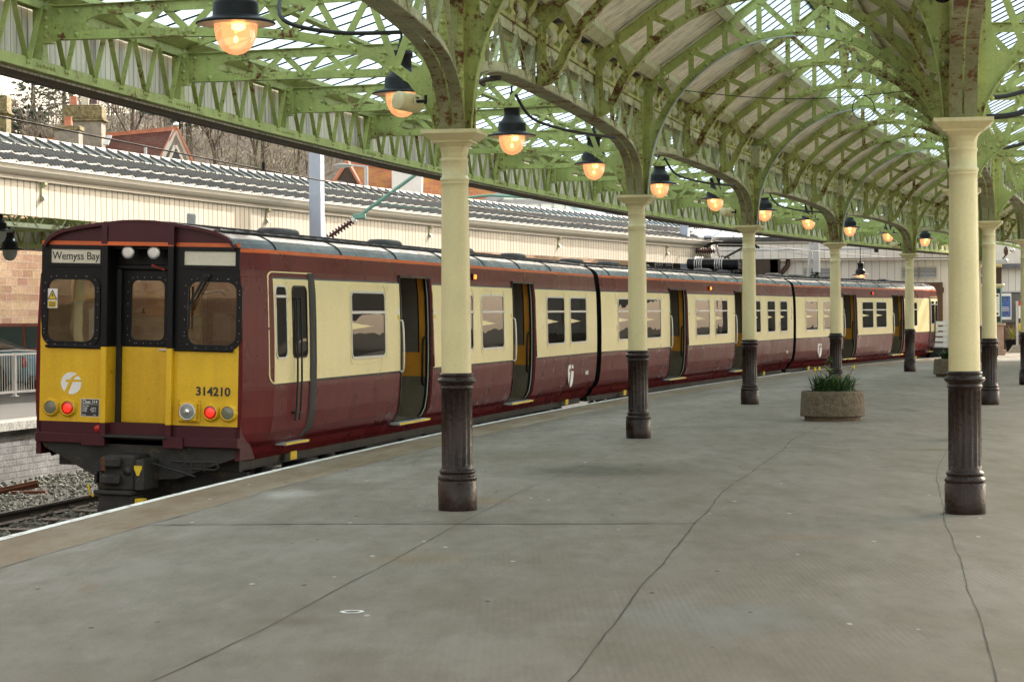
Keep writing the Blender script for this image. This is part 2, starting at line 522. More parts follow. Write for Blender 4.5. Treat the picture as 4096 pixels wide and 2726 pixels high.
def board_mat(name, c, pitch, gap, rough=0.55, streak=0.2, dirt=(0.5, 0.42, 0.28)):
    """upright boarding: u in metres along the wall"""
    m, nt, b = new(name)
    uv = nd(nt, 'ShaderNodeUVMap')
    sx = nd(nt, 'ShaderNodeSeparateXYZ')
    lk(nt, uv.outputs[0], sx.inputs[0])
    u = math2(nt, 'DIVIDE', sx.outputs[0], pitch)
    fr = math2(nt, 'FRACT', u, 0)
    idx = math2(nt, 'FLOOR', u, 0)
    g1 = ramp(nt, fr, gap * 0.5, gap, 1, 0)
    wn_ = nd(nt, 'ShaderNodeTexWhiteNoise', noise_dimensions='1D')
    lk(nt, idx, wn_.inputs['W'])
    tone = ramp(nt, wn_.outputs[0], 0, 1, 0.9, 1.05)
    tt = nd(nt, 'ShaderNodeCombineColor')
    for i in range(3):
        lk(nt, tone, tt.inputs[i])
    base = mixc(nt, 1, c, tt.outputs[0], 'MULTIPLY')
    ns = noise(nt, 'world', (6, 6, 0.6), 5, 0.65)
    base = mixc(nt, ramp(nt, ns, 0.45, 0.78, 0, streak), base, dirt)
    base = mixc(nt, g1, base, tuple(x * 0.35 for x in dirt))
    lk(nt, base, b.inputs['Base Color'])
    b.inputs['Roughness'].default_value = rough
    bp = nd(nt, 'ShaderNodeBump')
    bp.inputs['Strength'].default_value = 0.8
    bp.inputs['Distance'].default_value = 0.012
    lk(nt, math2(nt, 'SUBTRACT', 1, g1), bp.inputs['Height'])
    lk(nt, bp.outputs[0], b.inputs['Normal'])
    return m


board_mat('fascia_boarding', (0.47, 0.44, 0.36), 0.24, 0.2, streak=0.08, dirt=(0.32, 0.25, 0.15))
board_mat('weathered_boarding', (0.78, 0.74, 0.64), 0.13, 0.10, streak=0.95, dirt=(0.13, 0.12, 0.10), rough=0.75)
board_mat('wall_boarding', (0.66, 0.65, 0.60), 0.30, 0.06, streak=0.14, dirt=(0.46, 0.42, 0.34))
board_mat('soffit_boarding', (0.86, 0.79, 0.63), 0.11, 0.12, streak=0.7, dirt=(0.20, 0.175, 0.125), rough=0.7)
rs_ = board_mat('ribbed_sheet', (0.075, 0.087, 0.10), 0.16, 0.35, streak=0.1, dirt=(0.07, 0.07, 0.07), rough=0.5)
nt = rs_.node_tree                      # translucent corrugated sheets: some daylight reaches the ironwork below
tl_ = nd(nt, 'ShaderNodeBsdfTranslucent')
tl_.inputs[0].default_value = (0.75, 0.8, 0.75, 1)
mx_ = nd(nt, 'ShaderNodeMixShader')
mx_.inputs[0].default_value = 0.14
lk(nt, nt.nodes['Principled BSDF'].outputs[0], mx_.inputs[1])
lk(nt, tl_.outputs[0], mx_.inputs[2])
lk(nt, mx_.outputs[0], nt.nodes['Material Output'].inputs[0])


def ballast_mat():
    m, nt, b = new('ballast_stone')
    geo = nd(nt, 'ShaderNodeNewGeometry')
    c = mixc(nt, geo.outputs['Random Per Island'], (0.07, 0.075, 0.062), (0.25, 0.26, 0.22))
    n = noise(nt, 'world', 25, 3)
    c = mixc(nt, ramp(nt, n, 0.5, 0.7, 0, 0.5), c, (0.12, 0.105, 0.075))
    lk(nt, c, b.inputs['Base Color'])
    b.inputs['Roughness'].default_value = 0.9


ballast_mat()
paint('ballast_bed', (0.07, 0.07, 0.062), 0.95, var=0.3, vscale=8, grain=0.4, gscale=30, bump=1.0, bscale=20)
paint('bounce_deck_concrete', (0.42, 0.40, 0.35), 0.9, var=0.12, vscale=0.4, grain=0.1, gscale=8)
paint('meadow', (0.13, 0.115, 0.06), 0.95, var=0.4, vscale=0.15, grain=0.3, gscale=3)
paint('hill_ground', (0.15, 0.125, 0.09), 0.95, var=0.4, vscale=0.12, grain=0.4, gscale=1.5)


def twig_mat(name, a, bcol):
    m, nt, b = new(name)
    geo = nd(nt, 'ShaderNodeNewGeometry')
    n = noise(nt, 'world', 0.12, 4, 0.6)
    c = mixc(nt, ramp(nt, n, 0.35, 0.65), a, bcol)
    r = ramp(nt, geo.outputs['Random Per Island'], 0, 1, 0.6, 1.45)
    gg = nd(nt, 'ShaderNodeCombineColor')
    for i in range(3):
        lk(nt, r, gg.inputs[i])
    lk(nt, mixc(nt, 1, c, gg.outputs[0], 'MULTIPLY'), b.inputs['Base Color'])
    b.inputs['Roughness'].default_value = 0.9


twig_mat('twig_brown', (0.23, 0.185, 0.16), (0.29, 0.25, 0.19))
twig_mat('twig_green', (0.10, 0.13, 0.05), (0.17, 0.18, 0.08))
twig_mat('conifer', (0.030, 0.065, 0.045), (0.055, 0.095, 0.06))
# ---------------------------------------------------------------- mesh helpers


class MB:
    """collects shapes and links them as ONE mesh object"""

    def __init__(self):
        self.v, self.f, self.m, self.uv, self.sm = [], [], [], [], []
        self.names = []
        self.cur = 0
        self.smooth = False

    def mat(self, name):
        if name not in self.names:
            self.names.append(name)
        self.cur = self.names.index(name)
        return self

    def face(self, pts, uvs=None, smooth=None):
        i = len(self.v)
        self.v.extend([tuple(p) for p in pts])
        self.f.append(tuple(range(i, i + len(pts))))
        self.m.append(self.cur)
        self.uv.append(uvs)
        self.sm.append(self.smooth if smooth is None else smooth)

    def mesh(self, vs, fs, uvs=None, smooth=None):
        i = len(self.v)
        self.v.extend([tuple(p) for p in vs])
        for k, f in enumerate(fs):
            self.f.append(tuple(i + q for q in f))
            self.m.append(self.cur)
            self.uv.append(None if uvs is None else [uvs[q] for q in f])
            self.sm.append(self.smooth if smooth is None else smooth)

    def hexa(self, p):
        """8 points: bottom ring 0-3, top ring 4-7"""
        self.mesh(p, [(3, 2, 1, 0), (4, 5, 6, 7), (0, 1, 5, 4), (1, 2, 6, 5), (2, 3, 7, 6), (3, 0, 4, 7)])

    def box(self, x0, x1, y0, y1, z0, z1):
        self.hexa([(x0, y0, z0), (x1, y0, z0), (x1, y1, z0), (x0, y1, z0), (x0, y0, z1), (x1, y0, z1), (x1, y1, z1), (x0, y1, z1)])

    def cbox(self, x0, x1, y0, y1, z0, z1, c=0.01):
        """box with chamfered upright and horizontal edges"""
        v, fs = [], []
        for (z, k) in ((z0, c), (z0 + c, 0), (z1 - c, 0), (z1, c)):
            for (x, y) in ((x0 + c + k, y0 + k), (x1 - c - k, y0 + k), (x1 - k, y0 + c + k), (x1 - k, y1 - c - k), (x1 - c - k, y1 - k), (x0 + c + k, y1 - k), (x0 + k, y1 - c - k), (x0 + k, y0 + c + k)):
                v.append((x, y, z))
        for r in range(3):
            for i in range(8):
                a, b = r * 8 + i, r * 8 + (i + 1) % 8
                fs.append((a, b, b + 8, a + 8))
        fs += [tuple(range(7, -1, -1)), tuple(range(24, 32))]
        self.mesh(v, fs)

    def beam(self, a, b, w, h, up=(0, 0, 1)):
        """bar from a to b; w along side, h along up"""
        a, b = Vector(a), Vector(b)
        d = (b - a).normalized()
        up = Vector(up)
        s = d.cross(up)
        if s.length < 1e-6:
            s = d.cross(Vector((1, 0, 0)))
        s.normalize()
        u = s.cross(d).normalized()
        s, u = s * w / 2, u * h / 2
        self.hexa([a - s - u, a + s - u, b + s - u, b - s - u, a - s + u, a + s + u, b + s + u, b - s + u])

    def tube(self, pts, r, n=8, caps=True, smooth=True):
        pts = [Vector(p) for p in pts]
        rs = r if isinstance(r, (list, tuple)) else [r] * len(pts)
        vs, fs = [], []
        prev = None
        for i, p in enumerate(pts):
            d = (pts[min(i + 1, len(pts) - 1)] - pts[max(i - 1, 0)])
            d = d.normalized() if d.length > 1e-9 else Vector((0, 0, 1))
            if prev is None:
                s = d.cross(Vector((0, 0, 1)))
                if s.length < 1e-3:
                    s = d.cross(Vector((1, 0, 0)))
                s.normalize()
            else:
                s = (prev - d * prev.dot(d))
                s = s.normalized() if s.length > 1e-6 else d.orthogonal().normalized()
            prev = s
            t = d.cross(s)
            for k in range(n):
                a = 2 * pi * k / n
                vs.append(p + (s * cos(a) + t * sin(a)) * rs[i])
        for i in range(len(pts) - 1):
            for k in range(n):
                q = (k + 1) % n
                fs.append((i * n + k, i * n + q, (i + 1) * n + q, (i + 1) * n + k))
        self.mesh(vs, fs, smooth=smooth)
        if caps:
            o = len(pts) - 1
            self.mesh(vs[:n], [tuple(range(n - 1, -1, -1))], smooth=False)
            self.mesh(vs[o * n:], [tuple(range(n))], smooth=False)

    def lathe(self, prof, n=24, c=(0, 0, 0), axis='Z', smooth=True, flute=None):
        """profile of (r, z)"""
        vs, fs = [], []
        for (r, z) in prof:
            for k in range(n):
                a = 2 * pi * k / n
                rr = r
                if flute and flute[0] <= z <= flute[1]:
                    rr = r - flute[3] * abs(sin(a * flute[2] / 2)) ** 0.7
                x, y = rr * cos(a), rr * sin(a)
                p = (x, y, z) if axis == 'Z' else ((z, x, y) if axis == 'X' else (y, z, x))
                vs.append((p[0] + c[0], p[1] + c[1], p[2] + c[2]))
        for i in range(len(prof) - 1):
            for k in range(n):
                q = (k + 1) % n
                fs.append((i * n + k, i * n + q, (i + 1) * n + q, (i + 1) * n + k))
        self.mesh(vs, fs, smooth=smooth)
        if prof[0][0] > 1e-6:
            self.mesh(vs[:n], [tuple(range(n - 1, -1, -1))], smooth=False)
        if prof[-1][0] > 1e-6:
            self.mesh(vs[-n:], [tuple(range(n))], smooth=False)

    def prism(self, poly, axis, a, b, close=True):
        """outline (p, q) swept from a to b along axis: X -> (p,q)=(y,z); Y -> (x,z); Z -> (x,y)"""
        def mk(p, q, t):
            return (t, p, q) if axis == 'X' else ((p, t, q) if axis == 'Y' else (p, q, t))
        n = len(poly)
        v = [mk(p, q, a) for p, q in poly] + [mk(p, q, b) for p, q in poly]
        fs = [(i, (i + 1) % n, n + (i + 1) % n, n + i) for i in range(n)]
        if close:
            fs += [tuple(range(n - 1, -1, -1)), tuple(range(n, 2 * n))]
        self.mesh(v, fs)

    def strip(self, path, y0, y1, th):
        """flat bar following a path of (x, z) points, y0..y1 wide, th thick (to the left of travel)"""
        n = len(path)
        off = []
        for i in range(n):
            a, b = path[max(i - 1, 0)], path[min(i + 1, n - 1)]
            dx, dz = b[0] - a[0], b[1] - a[1]
            l = math.hypot(dx, dz) or 1
            off.append((path[i][0] - dz / l * th, path[i][1] + dx / l * th))
        vs, fs = [], []
        for i in range(n):
            (x, z), (u, w) = path[i], off[i]
            vs += [(x, y0, z), (x, y1, z), (u, y1, w), (u, y0, w)]
        for i in range(n - 1):
            o = i * 4
            for k in range(4):
                q = (k + 1) % 4
                fs.append((o + k, o + q, o + 4 + q, o + 4 + k))
        fs += [(3, 2, 1, 0), tuple((n - 1) * 4 + k for k in range(4))]
        self.mesh(vs, fs)

    def dome(self, c, nrm, r=0.02, n=6):
        """rivet head"""
        if 0.015 <= r <= 0.025:
            r *= 1.3
        c, d = Vector(c), Vector(nrm).normalized()
        s = d.orthogonal().normalized()
        t = d.cross(s)
        vs = []
        for (rr, h) in ((1, 0), (0.75, 0.55)):
            for k in range(n):
                a = 2 * pi * k / n
                vs.append(c + (s * cos(a) + t * sin(a)) * r * rr + d * r * h)
        vs.append(c + d * r * 0.8)
        fs = [(k, (k + 1) % n, n + (k + 1) % n, n + k) for k in range(n)] + [(n + k, n + (k + 1) % n, 2 * n) for k in range(n)]
        self.mesh(vs, fs, smooth=True)

    def ball(self, c, r, n=12, m=8, sq=(1, 1, 1)):
        vs, fs = [], []
        for i in range(m + 1):
            th = pi * i / m
            for k in range(n):
                a = 2 * pi * k / n
                vs.append((c[0] + r * sq[0] * sin(th) * cos(a), c[1] + r * sq[1] * sin(th) * sin(a), c[2] - r * sq[2] * cos(th)))
        for i in range(m):
            for k in range(n):
                q = (k + 1) % n
                fs.append((i * n + k, i * n + q, (i + 1) * n + q, (i + 1) * n + k))
        self.mesh(vs, fs, smooth=True)

    def grid(self, rows, uvs=None, smooth=False):
        """rows of points -> quads"""
        n = len(rows[0])
        vs = [p for r in rows for p in r]
        uu = None if uvs is None else [p for r in uvs for p in r]
        fs = [(i * n + k, i * n + k + 1, (i + 1) * n + k + 1, (i + 1) * n + k) for i in range(len(rows) - 1) for k in range(n - 1)]
        self.mesh(vs, fs, uu, smooth)

    def build(self, name, parent=None, mw=None, local=None):
        me = bpy.data.meshes.new(name)
        me.from_pydata(self.v, [], self.f)
        for n in self.names:
            me.materials.append(MATS[n])
        me.polygons.foreach_set('material_index', self.m)
        me.polygons.foreach_set('use_smooth', self.sm)
        if any(u is not None for u in self.uv):
            lay = me.uv_layers.new(name='UVMap')
            k = 0
            for f, u in zip(self.f, self.uv):
                for j in range(len(f)):
                    if u is not None:
                        lay.data[k].uv = u[j]
                    k += 1
        me.update()
        o = bpy.data.objects.new(name, me)
        col.objects.link(o)
        if parent is not None:
            o.parent = parent
        if mw is not None:
            o.matrix_basis = mw
        if local is not None:
            o.matrix_basis = local
        return o


def tag(o, label=None, cat=None, group=None, kind=None):
    for k, v in (('label', label), ('category', cat), ('group', group), ('kind', kind)):
        if v:
            o[k] = v
    return o


def empty(name, mw, label=None, cat=None, group=None):
    o = bpy.data.objects.new(name, None)
    o.empty_display_size = 0.2
    col.objects.link(o)
    o.matrix_world = mw
    return tag(o, label, cat, group)


def kids(o):
    return [c for c in bpy.data.objects if c.parent == o]


def copy_tree(o, parent=None, mw=None, label=None):
    c = o.copy()
    col.objects.link(c)
    if parent is not None:
        c.parent = parent
    if mw is not None:
        c.matrix_basis = mw
    if label:
        c['label'] = label
    for ch in kids(o):
        copy_tree(ch, c)
    return c


def T(x=0, y=0, z=0):
    return Matrix.Translation((x, y, z))


def text_mesh(body, size, matn, name, parent, mw, bold=0.0, align='CENTER', ext=0.002, sx=1.0, spacing=1.0):
    cu = bpy.data.curves.new('lettering', 'FONT')
    cu.body = body
    cu.size = size
    cu.align_x = align
    cu.align_y = 'CENTER'
    cu.extrude = ext
    cu.offset = bold * size
    cu.space_character = spacing
    tmp = bpy.data.objects.new('lettering', cu)
    col.objects.link(tmp)
    dg = bpy.context.evaluated_depsgraph_get()
    me = bpy.data.meshes.new_from_object(tmp.evaluated_get(dg))
    bpy.data.objects.remove(tmp)
    me.name = name
    me.materials.clear()
    me.materials.append(MATS[matn])
    o = bpy.data.objects.new(name, me)
    col.objects.link(o)
    o.parent = parent
    o.matrix_basis = mw @ Matrix.Diagonal((sx, 1, 1, 1))
    return o


def rrect(x0, x1, z0, z1, r, n=5):
    out = []
    for (cx, cz, a0) in ((x1 - r, z1 - r, 0), (x0 + r, z1 - r, pi / 2), (x0 + r, z0 + r, pi), (x1 - r, z0 + r, 1.5 * pi)):
        for k in range(n + 1):
            a = a0 + pi / 2 * k / n
            out.append((cx + r * cos(a), cz + r * sin(a)))
    return out
# ---------------------------------------------------------------- ground, platforms
g = MB().mat('meadow')
g.box(-1500, 1500, -300, 1500, -2.4, -1.02)
tag(g.build('ground'), kind='structure')
g = MB().mat('bounce_deck_concrete')  # pale deck added out of view, bounces sunlight onto canopy and train
g.grid([[P(s, t, -0.06) for t in (10.9, 16, 26, 45)] for s in range(-60, 73, 6)])
tag(g.build('bounce_deck'), kind='structure')

m = MB().mat('platform_concrete')
ss = [-26 + 1.5 * i for i in range(0, 86)]
ts = [-3.08, -2.98, -2.27, -1, 0, 2, 4.34, 7, 11]
m.grid([[P(s, t, 0) for t in ts] for s in ss], [[(s, t) for t in ts] for s in ss])
m.mat('blue_brick')
m.grid([[P(s, -3.08, 0), P(s, -3.08, -0.12), P(s, -3.02, -0.12), P(s, -3.02, -1.0)] for s in ss], [[(s, 0), (s, .1), (s, .2), (s, 1)] for s in ss])
tag(m.build('platform'), kind='structure')
m = MB().mat('edge_white') if 'edge_white' in MATS else None
mm, nt, b = new('edge_white')
n1 = noise(nt, 'world', 6, 6, 0.75)
c = mixc(nt, ramp(nt, n1, 0.50, 0.64), (0.80, 0.80, 0.76), (0.36, 0.33, 0.27))
lk(nt, c, b.inputs['Base Color'])
b.inputs['Roughness'].default_value = 0.8
m = MB().mat('edge_white')
rows, uvs = [], []
s = -26.0
while s < 102:
    w = 0.085 + 0.012 * random.random()
    rows.append([P(s, -3.083, -0.06), P(s, -3.083, 0.004), P(s, -3.08 + w, 0.004)])
    s += 0.35
m.grid(rows)
tag(m.build('platform_edge_line'), kind='structure')


# cracks and slab joints in the concrete, as thin sunken lines of dirt
def crack(pts, w=0.012, jit=0.012, step=0.25):
    m = MB().mat('crack_dirt')
    path = []
    for (a, b_) in zip(pts, pts[1:]):
        a, b_ = Vector((*a, 0)), Vector((*b_, 0))
        n = max(2, int((b_ - a).length / step))
        for k in range(n):
            path.append(a.lerp(b_, k / n))
    path.append(Vector((*pts[-1], 0)))
    L, R_ = [], []
    for i, p in enumerate(path):
        d = (path[min(i + 1, len(path) - 1)] - path[max(i - 1, 0)]).normalized()
        s = Vector((d.y, -d.x, 0))
        ph_ = i * step
        q = p + s * jit * (random.uniform(-.5, .5) + 0.9 * sin(ph_ * 1.17 + pts[0][0] * 3) * sin(ph_ * 0.43) + .4 * sin(ph_ * 2.9))
        ww = w * random.uniform(0.35, 1.0)
        L.append((q - s * ww / 2 + Vector((0, 0, 0.003))))
        R_.append((q + s * ww / 2 + Vector((0, 0, 0.003))))
    m.grid([list(x) for x in zip(L, R_)])
    tag(m.build('pavement_crack'), kind='structure')


crack([(0.21, 10.2), (0.8, 14.01), (1.47, 18.24), (2.0, 21.45), (3.31, 27.79), (3.74, 30.14), (4.82, 34.53)], 0.013, 0.012)
crack([(2.15, 10.0), (2.54, 12.31), (2.99, 15.05), (3.53, 18.55), (3.88, 20.49), (4.5, 24), (5.38, 27.94), (5.9, 30.33)], 0.009, 0.012)
crack([(-1.76, 10.2), (-1.37, 12.21), (-0.85, 15.62), (-0.46, 18.26), (0.08, 21.66), (1.5, 28.97), (2.96, 36.63), (4.6, 43.5)], 0.010, 0.006)
crack([(-2.96, 18.49), (-1.2, 18.4), (0.2, 18.3), (1.47, 18.22)], 0.05, 0.02, 0.12)
crack([(-2.2, 18.62), (-0.6, 18.55), (1.45, 18.42)], 0.012, 0.01, 0.12)
crack([tuple(P(s, -2.27)[:2]) for s in range(-10, 45, 3)], 0.010, 0.02)
crack([tuple(P(s, 1.9)[:2]) for s in range(14, 60, 4)], 0.008, 0.02)
crack([tuple(P(20.5, 1.2)[:2]), tuple(P(26, 4.5)[:2])], 0.008, 0.03)
# a ring of paint on the slab
m = MB().mat('white_paint')
c0 = Vector((-0.93, 12.95, 0.004))
N = 28
m.grid([[c0 + Vector((cos(2 * pi * k / N), sin(2 * pi * k / N), 0)) * r * (1 + 0.05 * sin(5 * k)) for r in (0.045, 0.07)] for k in range(N + 1)])
tag(m.build('paint_ring'), kind='structure')

# track bed, ballast, opposite platform
OE = -11.05
m = MB().mat('ballast_bed')
m.grid([[P(s, t, -1.0 + 0.02 * sin(s * 3 + t * 5)) for t in (-3.02, -5, -7, -9, OE + 0.05)] for s in ss])
tag(m.build('track_bed'), kind='structure')
m = MB().mat('ballast_stone')
for i in range(5200):
    s = random.uniform(5.5, 22) if i < 4300 else random.uniform(-8, 5.5)
    t = random.uniform(-10.98, -6.3)
    r = random.uniform(0.022, 0.048)
    z = -0.985 + random.uniform(0, 0.05) + 0.05 * max(0, 1 - abs(t + 9.3) / 1.2)
    p = P(s, t, z)
    rot = Matrix.Rotation(random.uniform(0, 6.28), 3, 'Z') @ Matrix.Rotation(random.uniform(0, 3), 3, 'X')
    a = [rot @ Vector(v) * r * random.uniform(0.75, 1.25) + p for v in ((1.3, 0, 0), (-1.2, 0.1, 0), (0, 1, 0.1), (0.1, -0.9, 0), (0, 0, 0.75), (0.2, 0, -0.7))]
    m.mesh(a, [(0, 2, 4), (2, 1, 4), (1, 3, 4), (3, 0, 4), (2, 0, 5), (1, 2, 5), (3, 1, 5), (0, 3, 5)])
tag(m.build('ballast'), kind='stuff')


def rail(t, s0, s1, name='rail', lab=None):
    m = MB().mat('grime_metal')
    prof = [(-0.07, 0), (0.07, 0), (0.07, 0.015), (0.012, 0.035), (0.012, 0.115), (0.036, 0.125), (0.036, 0.155), (-0.036, 0.155), (-0.036, 0.125), (-0.012, 0.115), (-0.012, 0.035), (-0.07, 0.015)]
    q = [s0 + (s1 - s0) * i / 60 for i in range(61)]
    rows = [[P(s, t + a, -0.98 + z) for a, z in prof + prof[:1]] for s in q]
    m.grid(rows)
    o = m.build(name)
    tag(o, lab, 'rail', 'running rails')


TC = -4.8
rail(TC + 0.75, -24, 95, lab='right hand steel rail beneath the train')
rail(TC - 0.75, -24, 95, lab='left hand steel rail beneath the train')
rail(-7.9, -24, 70, lab='dark single rail lying at the near edge of the open ballast')
m = MB().mat('dark_wood')
for i in range(46):
    s = -20 + i * 1.3
    a, b_ = P(s, -7.55, -0.965), P(s, -4, -0.965)
    m.beam(a, b_, 0.26, 0.06)
tag(m.build('sleepers'), 'row of dark timber sleepers half buried under the rails', 'sleepers')

m = MB().mat('tarmac')
so = [-30 + 2 * i for i in range(56)]
m.grid([[P(s, t, 0) for t in (OE + 0.02, -13, -16, -20, -30)] for s in so])
m.mat('blue_brick')
m.grid([[P(s, OE - 0.12, 0), P(s, OE - 0.12, -1.02)] for s in so], [[(s, 0), (s, 1.02)] for s in so])
tag(m.build('opposite_platform'), kind='structure')
paint('coping_stone', (0.40, 0.41, 0.39), 0.85, var=0.3, vscale=9, grain=0.3, gscale=30, bump=0.5)
m = MB().mat('coping_stone')
m.grid([[P(s, OE - 0.5, 0.006), P(s, OE + 0.03, 0.006), P(s, OE + 0.03, -0.13), P(s, OE - 0.13, -0.15)] for s in so])
tag(m.build('platform_coping'), kind='structure')
# rusty scrap of angle iron on the ballast
m = MB().mat('rust_iron')
c0 = P(12.4, -9.6, -0.93)
m.beam(c0 + Vector((-.35, 0, .0)), c0 + Vector((.25, .1, .12)), 0.10, 0.02, (0, 1, 1))
m.beam(c0 + Vector((-.35, 0.03, .03)), c0 + Vector((.25, .13, .15)), 0.02, 0.09)
m.beam(c0 + Vector((-.1, -.12, .02)), c0 + Vector((.42, -.16, .03)), 0.10, 0.05)
tag(m.build('scrap_iron'), 'bent piece of rusty angle iron lying on the ballast', 'scrap iron')
# ---------------------------------------------------------------- columns
def column_thing():
    root = empty('canopy_column', Matrix.Identity(4))
    m = MB().mat('brown_gloss')
    prof = [(0.168, 0), (0.170, 0.01), (0.170, 0.245), (0.164, 0.252), (0.166, 0.262), (0.172, 0.278), (0.166, 0.298), (0.150, 0.306), (0.150, 0.318), (0.158, 0.328), (0.156, 0.345), (0.143, 0.355), (0.138, 0.37),
            (0.138, 0.39), (0.138, 0.40), (0.1365, 1.02), (0.1365, 1.04), (0.138, 1.05), (0.148, 1.058), (0.148, 1.07), (0.140, 1.078), (0.142, 1.09), (0.160, 1.105), (0.174, 1.125), (0.165, 1.142), (0.145, 1.15), (0.140, 1.16), (0.148, 1.168), (0.150, 1.182), (0.136, 1.192), (0.12, 1.194)]
    m.lathe(prof, 96, flute=(0.395, 1.03, 16, 0.013))
    m.build('pedestal', root)
    m = MB().mat('cream_column')
    m.lathe([(0.130, 1.185), (0.131, 1.2), (0.126, 1.9), (0.118, 2.78), (0.1165, 2.83), (0.121, 2.835), (0.122, 2.845), (0.119, 2.85), (0.124, 2.858), (0.129, 2.872), (0.124, 2.888), (0.114, 2.895), (0.113, 3.02), (0.118, 3.028), (0.122, 3.042), (0.118, 3.056), (0.112, 3.06)], 40)
    m.build('shaft', root)
    m = MB().mat('cream_column')
    # square-topped flaring capital: rounded below, square above
    rows = []
    N = 40
    for (r, z, q) in ((0.112, 3.055, 0), (0.114, 3.10, 0.15), (0.124, 3.15, 0.5), (0.150, 3.185, 0.85), (0.168, 3.19, 1), (0.170, 3.205, 1), (0.182, 3.21, 1), (0.212, 3.235, 1), (0.238, 3.256, 1), (0.246, 3.262, 1), (0.246, 3.294, 1)):
        row = []
        for k in range(N + 1):
            a = 2 * pi * (k % N) / N
            cx, cy = cos(a), sin(a)
            s_ = 1 / max(abs(cx), abs(cy))
            f = 1 + (s_ - 1) * q
            row.append((r * cx * f, r * cy * f, z))
        rows.append(row)
    m.grid(rows, smooth=False)
    m.face([(-.246, -.246, 3.294), (.246, -.246, 3.294), (.246, .246, 3.294), (-.246, .246, 3.294)])
    m.build('capital', root)
    return root


col0 = column_thing()
G = 'fluted columns holding up the canopy'
first = True
LAB_L = {-1: 'cream column beside the camera at the near left', 0: 'nearest cream column of the left row, by the front carriage', 1: 'second cream column of the left row, against the end of the first carriage', 2: 'third cream column of the left row, left of the flower tub', 3: 'fourth cream column of the left row, behind the flower tub', 4: 'fifth cream column of the left row, near the far end of the train', 5: 'sixth cream column of the left row, hidden behind the big right column', 6: 'last cream column of the left row'}
LAB_R = {-1: 'cream column beside the camera at the near right', 0: 'largest cream column on the right, in front of all others', 1: 'cream column straight behind the large right one', 2: 'third cream column of the right row, before the bay window kiosk', 3: 'cream column at the right edge of the view by the red topped post', 4: 'fifth cream column of the right row', 5: 'last cream column of the right row'}
for t, labs in ((0, LAB_L), (RW, LAB_R)):
    for i, lab in labs.items():
        o = col0 if first else copy_tree(col0)
        first = False
        o.matrix_world = MF(i * SP, t)
        tag(o, lab, 'column', G)

# ---------------------------------------------------------------- canopy
canopy = empty('platform_canopy', MF(20, 2), 'long green riveted iron station canopy with glazed arched roof over the platform', 'canopy')
CINV = canopy.matrix_world.inverted()


def cpart(m, name, mw=None):
    return m.build(name, canopy, local=CINV @ mw if mw is not None else CINV)


EZ, RZ = 4.62, 6.13        # rafter underside at the column row, ridge
AC, AR = 3.40, 1.99        # arch centre height, radius
HW = RW / 2
SLOPE = (RZ - EZ) / HW


def arch_pts(inter, n=26):
    """soffit of the rib from the left springing to the crown, local (t, z)"""
    pts = []
    if inter:
        a1 = math.radians(150)
        pts = [(0.10, 4.045), (0.17, 4.05), (0.24, 4.08), (0.315, 4.145), (0.385, 4.25)]
    else:
        pts = [(0.165, 3.30), (0.168, 3.36)]
        a1 = math.radians(176)
    for k in range(n + 1):
        a = a1 + (pi / 2 - a1) * k / n
        pts.append((HW + AR * cos(a), AC + AR * sin(a)))
    return pts


def mirror(p):
    return [(RW - x, z) for x, z in p][::-1]


